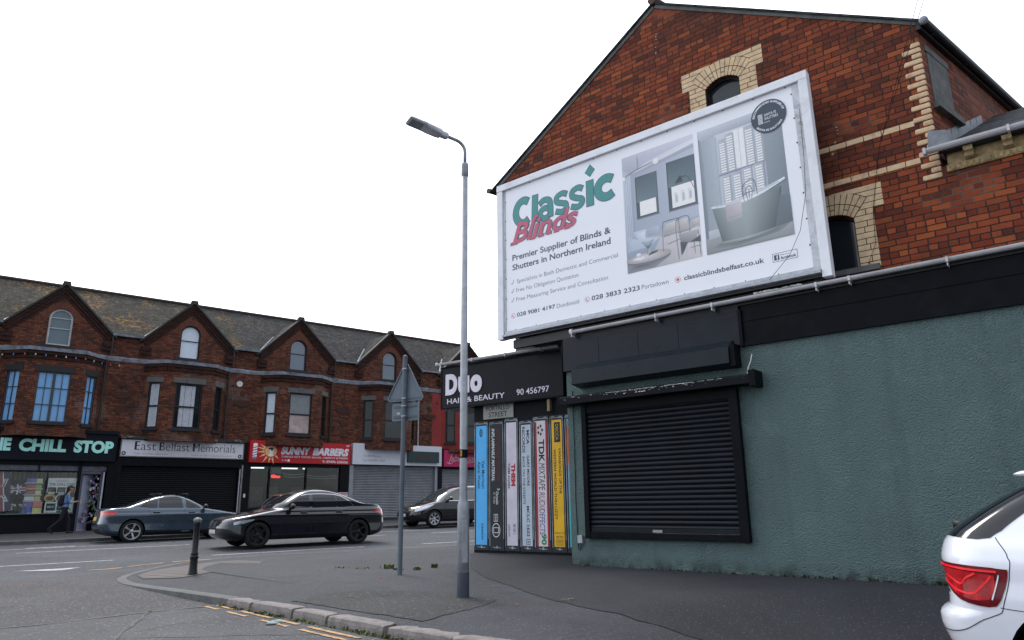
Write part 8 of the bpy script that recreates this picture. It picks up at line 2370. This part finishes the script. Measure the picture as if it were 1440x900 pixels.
m.grid(rows); lh = m.build('lantern', paint('lantern grey', (0.62, 0.63, 0.66), 0.45), LP, smooth=True, recalc=True)
m = MB(rt); m.box(0.355, 0.53, -0.085, 0.085, -0.026, -0.0165); m.build('lens', paint('lamp lens', (0.28, 0.31, 0.34), 0.15), lh, bevel=0.003)

# warning sign seen from the back
SX_, SY_ = -1.785, 11.585
TS = thing('warning_sign', 'back of a grey triangular road sign with a small plate below it', 'road sign', (SX_, SY_, 0), math.atan2(-0.38, 0.925))
m = MB(); m.tube([(0, 0, -0.1), (0.0, 0, 3.42)], 0.038, 16); m.lathe([(0.039, 3.41), (0.041, 3.44), (0.0, 3.46)], 16); m.build('pole', M_POLE, TS, smooth=False)
M_SBACK = paint('sign back grey', (0.135, 0.165, 0.20), 0.45, var=0.12, scale=3)
def round_tri(w, zb, h, r=0.05, n=5):
    c = [(-w / 2 + r * 1.5, zb + r), (w / 2 - r * 1.5, zb + r), (0, zb + h - 2 * r)]
    out = []
    for (cx, cz), a0, a1 in zip(c, (150, 270, 30), (270, 390, 150)):
        for k in range(n + 1):
            a = radians(a0 + (a1 - a0) * k / n); out.append((cx + r * cos(a), cz + r * sin(a)))
    return out
m = MB(); m.plate(round_tri(0.70, 2.70, 0.66), [], 0.045, 0.05); sp_ = m.build('triangular_plate', M_SBACK, TS)
m = MB(); m.plate(round_tri(0.72, 2.69, 0.68), [shrink(round_tri(0.72, 2.69, 0.68), 0.018)], 0.03, 0.0515); m.build('rim', M_SBACK, sp_)
m = MB(); m.box(-0.33, 0.33, 0.038, 0.0445, 2.715, 2.745); m.box(-0.05, 0.05, 0.02, 0.044, 3.20, 3.22); m.build('rail', M_POLE, sp_)
m = MB()
rr = 0.03; xs_, za, zb_ = 0.25, 2.37, 2.66
pl_ = []
for (cx, cz, a0) in ((-xs_ + rr, za + rr, 180), (xs_ - rr, za + rr, 270), (xs_ - rr, zb_ - rr, 0), (-xs_ + rr, zb_ - rr, 90)):
    for k in range(5): a = radians(a0 + 90 * k / 4); pl_.append((cx + rr * cos(a), cz + rr * sin(a)))
m.plate(pl_, [], 0.045, 0.05); sq = m.build('supplementary_plate', M_SBACK, TS)
m = MB(); m.box(-0.21, 0.21, 0.034, 0.0445, 2.59, 2.625); m.box(-0.21, 0.21, 0.034, 0.0445, 2.42, 2.455); m.build('rail', M_POLE, sq)
m = MB(); m.box(-0.16, -0.10, 0.0435, 0.0448, 2.48, 2.51); m.build('maker_label', paint('pale label', (0.5, 0.5, 0.5), 0.5), sq)
m = MB()
for z in (2.44, 2.605, 2.73, 3.22): 
    m.lathe([(0.0385, z - 0.012), (0.042, z - 0.01), (0.042, z + 0.01), (0.0385, z + 0.012)], 16); m.box(0.02, 0.05, -0.05, -0.03, z - 0.008, z + 0.008)
m.build('clip', M_GALV, TS)

# bollard
BO = thing('bollard', 'slim black cast iron bollard with a stepped base and capped top at the crossing', 'bollard', (-5.284, 12.278, -0.035))
prof = [(0.0, -0.1), (0.095, -0.1), (0.095, 0.02), (0.085, 0.05), (0.074, 0.12), (0.070, 0.24), (0.072, 0.27), (0.080, 0.28), (0.080, 0.30), (0.070, 0.31), (0.068, 0.33), (0.074, 0.335), (0.074, 0.345), (0.062, 0.36), (0.056, 0.80), (0.062, 0.81), (0.066, 0.825), (0.062, 0.84)]
prof = [(r * 0.86, z) for r, z in prof]
m = MB(); m.lathe(prof, 24); m.build('shaft', paint('black cast iron', (0.012, 0.013, 0.015), 0.4, var=0.3, bump=0.1), BO, smooth=True)
m = MB(); m.lathe([(0.055, 0.838), (0.064, 0.85), (0.068, 0.87), (0.064, 0.888), (0.043, 0.905), (0.018, 0.913), (0.0, 0.914)], 24); m.build('cap', paint('worn bollard cap', (0.16, 0.165, 0.17), 0.45, var=0.4, scale=14), BO, smooth=True)

# weeds in cracks, moss, crumbs of litter
M_WEED = paint('weed green', (0.10, 0.125, 0.03), 0.7, var=0.5, scale=30)
M_MOSS = paint('dry moss', (0.11, 0.105, 0.03), 0.9, var=0.5, scale=20)
rw = random.Random(11)
def tuft(mb, x, y, z, n, r, h):
    for i in range(n):
        a = rw.uniform(0, 2 * pi); rr = r * math.sqrt(rw.random()); bx, by = x + rr * cos(a), y + rr * sin(a)
        l = h * rw.uniform(0.4, 1.0); w_ = 0.006 + 0.012 * rw.random(); t_ = rw.uniform(0, 2 * pi); ln = rw.uniform(0.2, 0.9) * l
        d0 = Vector((cos(t_), sin(t_), 0)); s_ = Vector((-d0.y, d0.x, 0)) * w_
        p0 = Vector((bx, by, z - 0.003)); p1 = p0 + d0 * ln * 0.5 + Vector((0, 0, l * 0.8)); p2 = p0 + d0 * ln + Vector((0, 0, l))
        mb.add([p0 - s_ * 0.6, p0 + s_ * 0.6, p1 + s_, p1 - s_, p2], [(0, 1, 2, 3), (3, 2, 4)])
mb = MB()
for (x, y, n, r, h) in ((-2.21, 12.62, 22, 0.07, 0.09), (-2.10, 12.70, 14, 0.04, 0.10), (-1.93, 12.45, 34, 0.11, 0.04), (-1.62, 12.35, 20, 0.06, 0.06), (-1.38, 12.75, 35, 0.06, 0.08), (-2.6, 12.75, 25, 0.15, 0.03), (-2.95, 12.9, 20, 0.15, 0.03)): tuft(mb, x, y, 0, n, r, h)
tag(mb.build('weeds', M_WEED), 'low green weeds growing in the pavement cracks behind the sign pole', 'weeds', kind='stuff')
mb = MB()
for i in range(90):
    t_ = rw.random(); s0, p0 = 2.86 + 0.55 * t_ + rw.uniform(-0.05, 0.0), 9.2 - 3.6 * t_
    x, y = road_xy(s0 - 0.02, p0)
    if rw.random() < 0.4 or i % 12 == 0: tuft(mb, x, y, road_z(*to_sp(x, y)) + 0.01, rw.randint(3, 12), 0.05, rw.uniform(0.015, 0.045))
for i in range(40):
    t_ = rw.random(); x, y = (-4.0 + 0.9 * t_, 9.55 - 0.55 * t_); 
    if rw.random() < 0.6: tuft(mb, x, y, road_z(*to_sp(x, y)) + 0.003, rw.randint(2, 6), 0.04, 0.03)
tag(mb.build('kerb_weeds', M_WEED), 'small weeds and moss along the foot of the granite kerb', 'weeds', kind='stuff')
mb = MB()
for k in range(70):
    t_ = rw.random(); x = 0.984 + 0.7680 * 9 * t_ - 0.6402 * rw.uniform(0.0, 0.06); y = 12.847 - 0.6402 * 9 * t_ - 0.768 * rw.uniform(0.0, 0.06)
    tuft(mb, x, y, 0.004, rw.randint(2, 7), 0.05, rw.uniform(0.02, 0.06) * (0.5 + t_))
tag(mb.build('wall_foot_weeds', paint('dull weed', (0.03, 0.035, 0.018), 0.9, var=0.5, scale=30)), 'sparse dark weeds and grit along the foot of the green wall', 'weeds', kind='stuff')
mb = MB()
def blotch(mb, x, y, r, z=0.008, asp=0.5):
    n = 14; mb.sheet([(x + r * rw.uniform(0.5, 1.2) * cos(2 * pi * k / n), y + asp * r * rw.uniform(0.5, 1.2) * sin(2 * pi * k / n), z) for k in range(n)])
for (x, y, r) in ((-2.27, 8.78, 0.06), (-1.95, 8.85, 0.12), (-1.6, 8.97, 0.10), (-1.7, 9.2, 0.07), (-0.43, 10.14, 0.09), (-0.2, 9.75, 0.10), (-0.15, 9.9, 0.05), (-2.35, 9.25, 0.05), (-1.05, 8.7, 0.1), (-3.3, 12.4, 0.1), (-3.0, 11.6, 0.12)):
    for k in range(4): blotch(mb, x + rw.uniform(-r, r), y + rw.uniform(-r, r) * 0.4, r * rw.uniform(0.15, 0.4))
tag(mb.build('moss_patches', M_MOSS), 'thin olive moss traces on the dark pavement repair', 'moss', kind='stuff')
def crumple(name, label, cat, x, y, z, s_, c):
    bm = bmesh.new(); bmesh.ops.create_icosphere(bm, subdivisions=3, radius=s_)
    for v_ in bm.verts:
        k = 1 + 0.5 * math.sin(v_.co.x * 90 / (s_ * 20) + v_.co.y * 70 / (s_ * 20)) * 0.5 + rw.uniform(-0.12, 0.12)
        v_.co = Vector((v_.co.x * k * 1.5, v_.co.y * k * 0.8, max(v_.co.z * k * 0.35, -s_ * 0.1)))
    me = bpy.data.meshes.new(name); bm.to_mesh(me); bm.free(); me.materials.append(paint(name + ' ' + label[:12], c, 0.6, var=0.3, scale=20))
    o = bpy.data.objects.new(name, me); COL.objects.link(o); o.location = (x, y, z + s_ * 0.1); o.rotation_euler = (0, 0, rw.uniform(0, 3)); tag(o, label, cat)
x, y = -2.42, 7.62; crumple('litter', 'crumpled pale turquoise tissue in the gutter beside the yellow lines', 'litter', x, y, road_z(*to_sp(x, y)) + 0.012, 0.055, (0.20, 0.28, 0.28))
crumple('litter', 'tiny red scrap on the pavement left of the sign pole', 'litter', -2.02, 11.2, 0.0, 0.018, (0.5, 0.05, 0.05))
x, y = road_xy(19.3, 27.6); crumple('litter', 'white scrap of paper by the far kerb in front of the grey shutter', 'litter', x, y, far_z(19.3, 0), 0.09, (0.55, 0.55, 0.5))
crumple('litter', 'small orange scrap on the pavement near the lamp foot', 'litter', 0.02, 8.05, 0.004, 0.014, (0.45, 0.12, 0.06))
mb = MB()
for (x, y, a, L) in ((0.55, 8.35, 0.3, 0.10), (0.58, 8.33, 1.3, 0.09), (0.50, 8.36, -0.3, 0.07), (0.62, 8.38, 0.9, 0.06), (3.3, 10.9, 2.6, 0.12)):
    d0 = Vector((cos(a), sin(a), 0)) * L; mb.tube([Vector((x, y, 0.008)), Vector((x, y, 0.02)) + d0 * 0.5, Vector((x, y, 0.01)) + d0], 0.004, 5)
tag(mb.build('dry_twigs', paint('dry twig', (0.30, 0.26, 0.14), 0.8)), 'few dry yellow twigs lying on the dark pavement below the shutter', 'twigs', kind='stuff')
# ------------------------------------------------------------------ the walker outside the takeaway
def blend_body(name, segs, mats, parent, voxel=0.009, region=None):
    "tapered capsules and ellipsoids fused into one continuous surface"
    bm = bmesh.new()
    for sgm in segs:
        a, b, ra, rb = Vector(sgm[0]), Vector(sgm[1]), sgm[2], sgm[3]
        flat = sgm[4] if len(sgm) > 4 else 1.0
        d = b - a; L = max(d.length, 1e-5)
        n = max(2, int(L / (0.35 * min(ra, rb))) + 1)
        rot = d.to_track_quat('Z', 'X').to_matrix().to_4x4() if L > 1e-4 else Matrix.Identity(4)
        seg = 16; rings = []
        prof = [(-ra * cos(t), ra * sin(t)) for t in [pi / 2 * k / 5 for k in range(0, 6)]]
        prof += [(L * k / n, ra + (rb - ra) * k / n) for k in range(1, n)]
        prof += [(L + rb * sin(t), rb * cos(t)) for t in [pi / 2 * k / 5 for k in range(0, 6)]]
        vs = []
        for h_, r_ in prof:
            r_ = max(r_, 1e-4)
            vs.append([bm.verts.new(Matrix.Translation(a) @ rot @ Vector((r_ * cos(2 * pi * k / seg), r_ * flat * sin(2 * pi * k / seg), h_))) for k in range(seg)])
        for i in range(len(vs) - 1):
            for k in range(seg): bm.faces.new((vs[i][k], vs[i][(k + 1) % seg], vs[i + 1][(k + 1) % seg], vs[i + 1][k]))
        bm.faces.new(list(reversed(vs[0]))); bm.faces.new(vs[-1])
    me = bpy.data.meshes.new(name); bm.to_mesh(me); bm.free()
    o = bpy.data.objects.new(name, me); COL.objects.link(o)
    rm_ = o.modifiers.new('fuse', 'REMESH'); rm_.mode = 'VOXEL'; rm_.voxel_size = voxel; rm_.use_smooth_shade = True
    sm_ = o.modifiers.new('soften', 'SMOOTH'); sm_.factor = 0.5; sm_.iterations = 3
    dg = bpy.context.evaluated_depsgraph_get(); dg.update()
    m2 = bpy.data.meshes.new_from_object(o.evaluated_get(dg)); o.modifiers.clear(); o.data = m2; bpy.data.meshes.remove(me)
    m2.materials.clear()
    for mt in mats: m2.materials.append(mt)
    if region:
        for p in m2.polygons: p.material_index = region(p.center)
    m2.polygons.foreach_set('use_smooth', [True] * len(m2.polygons))
    o.parent = parent
    return o
ps, pp = 3.86, 32.6
px_, py_ = road_xy(ps, pp)
PE = thing('person', 'person in pale blue shirt and dark trousers walking past the shop window, arm forward', 'person', (px_, py_, far_z(ps, 0)), MAIN_R)
# x = walking direction, y = to the walker's left (away from the viewer), z up
SK = paint('skin', (0.35, 0.19, 0.13), 0.55, var=0.1); M_SHIRT = paint('pale blue shirt', (0.11, 0.19, 0.34), 0.8, var=0.2, scale=14); M_TROU = paint('dark trousers', (0.010, 0.011, 0.016), 0.85); M_SHOE = paint('dark shoes', (0.012, 0.012, 0.013), 0.5); M_HAIR = paint('dark brown hair', (0.018, 0.011, 0.008), 0.6, var=0.4, scale=40); M_BAG = paint('black rucksack', (0.010, 0.011, 0.016), 0.8, var=0.3)
def hand(wr, fwd, up, side, closed):
    "palm, four bent fingers of unequal length and a thumb from the side of the palm"
    f, u, s_ = Vector(fwd).normalized(), Vector(up).normalized(), Vector(side).normalized(); w = Vector(wr); out = [(w, w + f * 0.045, 0.024, 0.026), (w + f * 0.04 + s_ * 0.012, w + f * 0.085 + s_ * 0.024, 0.018, 0.015), (w + f * 0.04 - s_ * 0.012, w + f * 0.082 - s_ * 0.024, 0.018, 0.015), (w + f * 0.04, w + f * 0.088, 0.018, 0.016)]
    for i, (o, L) in enumerate(((0.030, 0.066), (0.010, 0.078), (-0.010, 0.072), (-0.030, 0.056))):
        k = w + f * 0.088 + s_ * o; a = k + (f * (1 - closed * 0.5) - u * closed * 0.6).normalized() * L * 0.45; b = a + (f * (0.8 - closed) - u * (0.3 + closed)).normalized() * L * 0.32; c = b + (f * (0.6 - closed * 1.4) - u * (0.5 + closed * 0.6)).normalized() * L * 0.25
        out += [(k, a, 0.0095, 0.009), (a, b, 0.009, 0.0085), (b, c, 0.0085, 0.0075)]
    t0 = w + f * 0.03 + s_ * 0.03; t1 = t0 + (s_ * 0.6 + f * 0.7 - u * 0.3).normalized() * 0.035; t2 = t1 + (f * 0.9 - s_ * 0.2 - u * 0.4).normalized() * 0.028
    return out + [(t0, t1, 0.0125, 0.0105), (t1, t2, 0.0105, 0.0085)]
hipz = 0.92
HL, HR = Vector((0.02, 0.09, hipz)), Vector((0.0, -0.09, hipz))
KL, AL = Vector((0.20, 0.10, 0.50)), Vector((0.22, 0.10, 0.085))          # far leg forward
KR, AR = Vector((-0.10, -0.10, 0.50)), Vector((-0.43, -0.10, 0.19))       # near leg trailing, heel up
NK = Vector((0.07, 0, 1.47)); HD = Vector((0.115, 0, 1.635))
SL, SR = Vector((0.05, 0.185, 1.40)), Vector((0.04, -0.185, 1.40))
ER, WR = Vector((0.13, -0.22, 1.13)), Vector((0.37, -0.17, 1.18))          # near arm bent, hand forward
ELb, WL = Vector((-0.02, 0.24, 1.12)), Vector((0.16, 0.24, 0.95))
segs = [(HL, KL, 0.085, 0.058), (KL, AL, 0.056, 0.040), (HR, KR, 0.085, 0.058), (KR, AR, 0.056, 0.040),
        (AL, AL + Vector((0.02, 0, -0.04)), 0.04, 0.042), (AL + Vector((-0.03, 0, -0.045)), AL + Vector((0.17, 0.0, -0.05)), 0.038, 0.030),
        (AR, AR + Vector((0.05, 0, -0.05)), 0.04, 0.04), (AR + Vector((-0.01, 0, -0.04)), AR + Vector((0.12, 0, -0.155)), 0.036, 0.032),
        (Vector((0.01, -0.05, 0.93)), Vector((0.01, 0.05, 0.93)), 0.125, 0.125), (Vector((0.015, -0.04, 1.0)), Vector((0.03, -0.03, 1.15)), 0.115, 0.112), (Vector((0.015, 0.04, 1.0)), Vector((0.03, 0.03, 1.15)), 0.115, 0.112),
        (Vector((0.035, -0.07, 1.18)), Vector((0.045, -0.09, 1.33)), 0.115, 0.105), (Vector((0.035, 0.07, 1.18)), Vector((0.045, 0.09, 1.33)), 0.115, 0.105), (SL, SR, 0.062, 0.062), (Vector((0.045, 0, 1.38)), NK, 0.075, 0.052), (NK, HD - Vector((0.02, 0, 0.06)), 0.052, 0.050),
        (SR, ER, 0.054, 0.042), (ER, WR, 0.040, 0.027), (SL, ELb, 0.054, 0.042), (ELb, WL, 0.040, 0.027),
        (HD + Vector((-0.012, 0, 0.03)), HD + Vector((0.012, 0, 0.02)), 0.094, 0.088), (HD + Vector((0.02, 0, -0.03)), HD + Vector((0.042, 0, -0.075)), 0.066, 0.042),
        (HD + Vector((0.088, 0, 0.012)), HD + Vector((0.112, 0, -0.022)), 0.011, 0.014), (HD + Vector((0.075, -0.018, -0.055)), HD + Vector((0.075, 0.018, -0.055)), 0.013, 0.013),
        (HD + Vector((-0.005, -0.085, -0.005)), HD + Vector((-0.008, -0.09, 0.025)), 0.013, 0.016, 0.6), (HD + Vector((-0.005, 0.085, -0.005)), HD + Vector((-0.008, 0.09, 0.025)), 0.013, 0.016, 0.6)]
segs += hand(WR, (1, 0.05, 0.1), (0, 0, 1), (0, 1, 0), 0.55) + hand(WL, (0.6, 0, -0.8), (0.8, 0, 0.6), (0, -1, 0), 0.3)
def reg(c):
    if c.z < 0.085 and c.x > 0: return 3
    if c.x < -0.33 and c.z < 0.17: return 3
    if c.z < 0.985 and not (c.x > 0.12 and abs(c.y) > 0.2 and c.z > 0.83): return 2
    if c.z > 1.455: return 0
    if c.z < 0.985: return 0
    # forearms bare from just below the elbow
    if c.x > 0.17 and c.y < -0.10 and c.z > 1.08: return 0
    if c.y > 0.19 and c.x > 0.06 and c.z < 1.1: return 0
    return 1
blend_body('body', segs, [SK, M_SHIRT, M_TROU, M_SHOE], PE, 0.008, reg)
blend_body('hair', [(HD + Vector((-0.03, 0, 0.045)), HD + Vector((0.015, 0, 0.06)), 0.098, 0.086), (HD + Vector((-0.06, 0, 0.02)), HD + Vector((-0.085, 0, -0.07)), 0.075, 0.055), (HD + Vector((-0.09, 0, -0.06)), HD + Vector((-0.11, 0, -0.15)), 0.05, 0.03)], [M_HAIR], PE, 0.01)
m = MB()
for sg in (-1, 1): m.lathe([(0.0, 0.0), (0.006, 0.002), (0.0, 0.006)], 8, 'X', (HD.x + 0.083, sg * 0.032, HD.z + 0.012))
m.build('eyes', paint('dark eyes', (0.02, 0.015, 0.012), 0.2), PE)
BP = thing('rucksack', 'black rucksack on the back of the person in the pale blue shirt', 'rucksack', (px_, py_, far_z(ps, 0)), MAIN_R)
blend_body('bag', [(Vector((-0.145, -0.07, 1.10)), Vector((-0.125, -0.07, 1.36)), 0.085, 0.075), (Vector((-0.145, 0.07, 1.10)), Vector((-0.125, 0.07, 1.36)), 0.085, 0.075), (Vector((-0.21, -0.05, 1.10)), Vector((-0.20, 0.05, 1.16)), 0.055, 0.055)], [M_BAG], BP, 0.012)
m = MB()
for sg in (-1, 1): m.tube([(-0.08, sg * 0.11, 1.40), (0.03, sg * 0.125, 1.462), (0.12, sg * 0.125, 1.39), (0.158, sg * 0.12, 1.28), (0.10, sg * 0.155, 1.13), (-0.08, sg * 0.12, 1.08)], 0.016, 6)
m.build('strap', M_BAG, BP)
CU = thing('drink_cup', 'small pale drink cup held in the forward hand of the walking person', 'cup', (px_, py_, far_z(ps, 0)), MAIN_R)
m = MB(); cw = WR + Vector((0.115, 0.0, -0.035)); m.lathe([(0.0, -0.05), (0.024, -0.05), (0.032, 0.06), (0.033, 0.065), (0.0, 0.068)], 16, 'Z', tuple(cw)); m.build('cup', paint('paper cup', (0.45, 0.35, 0.25), 0.6), CU, smooth=False)
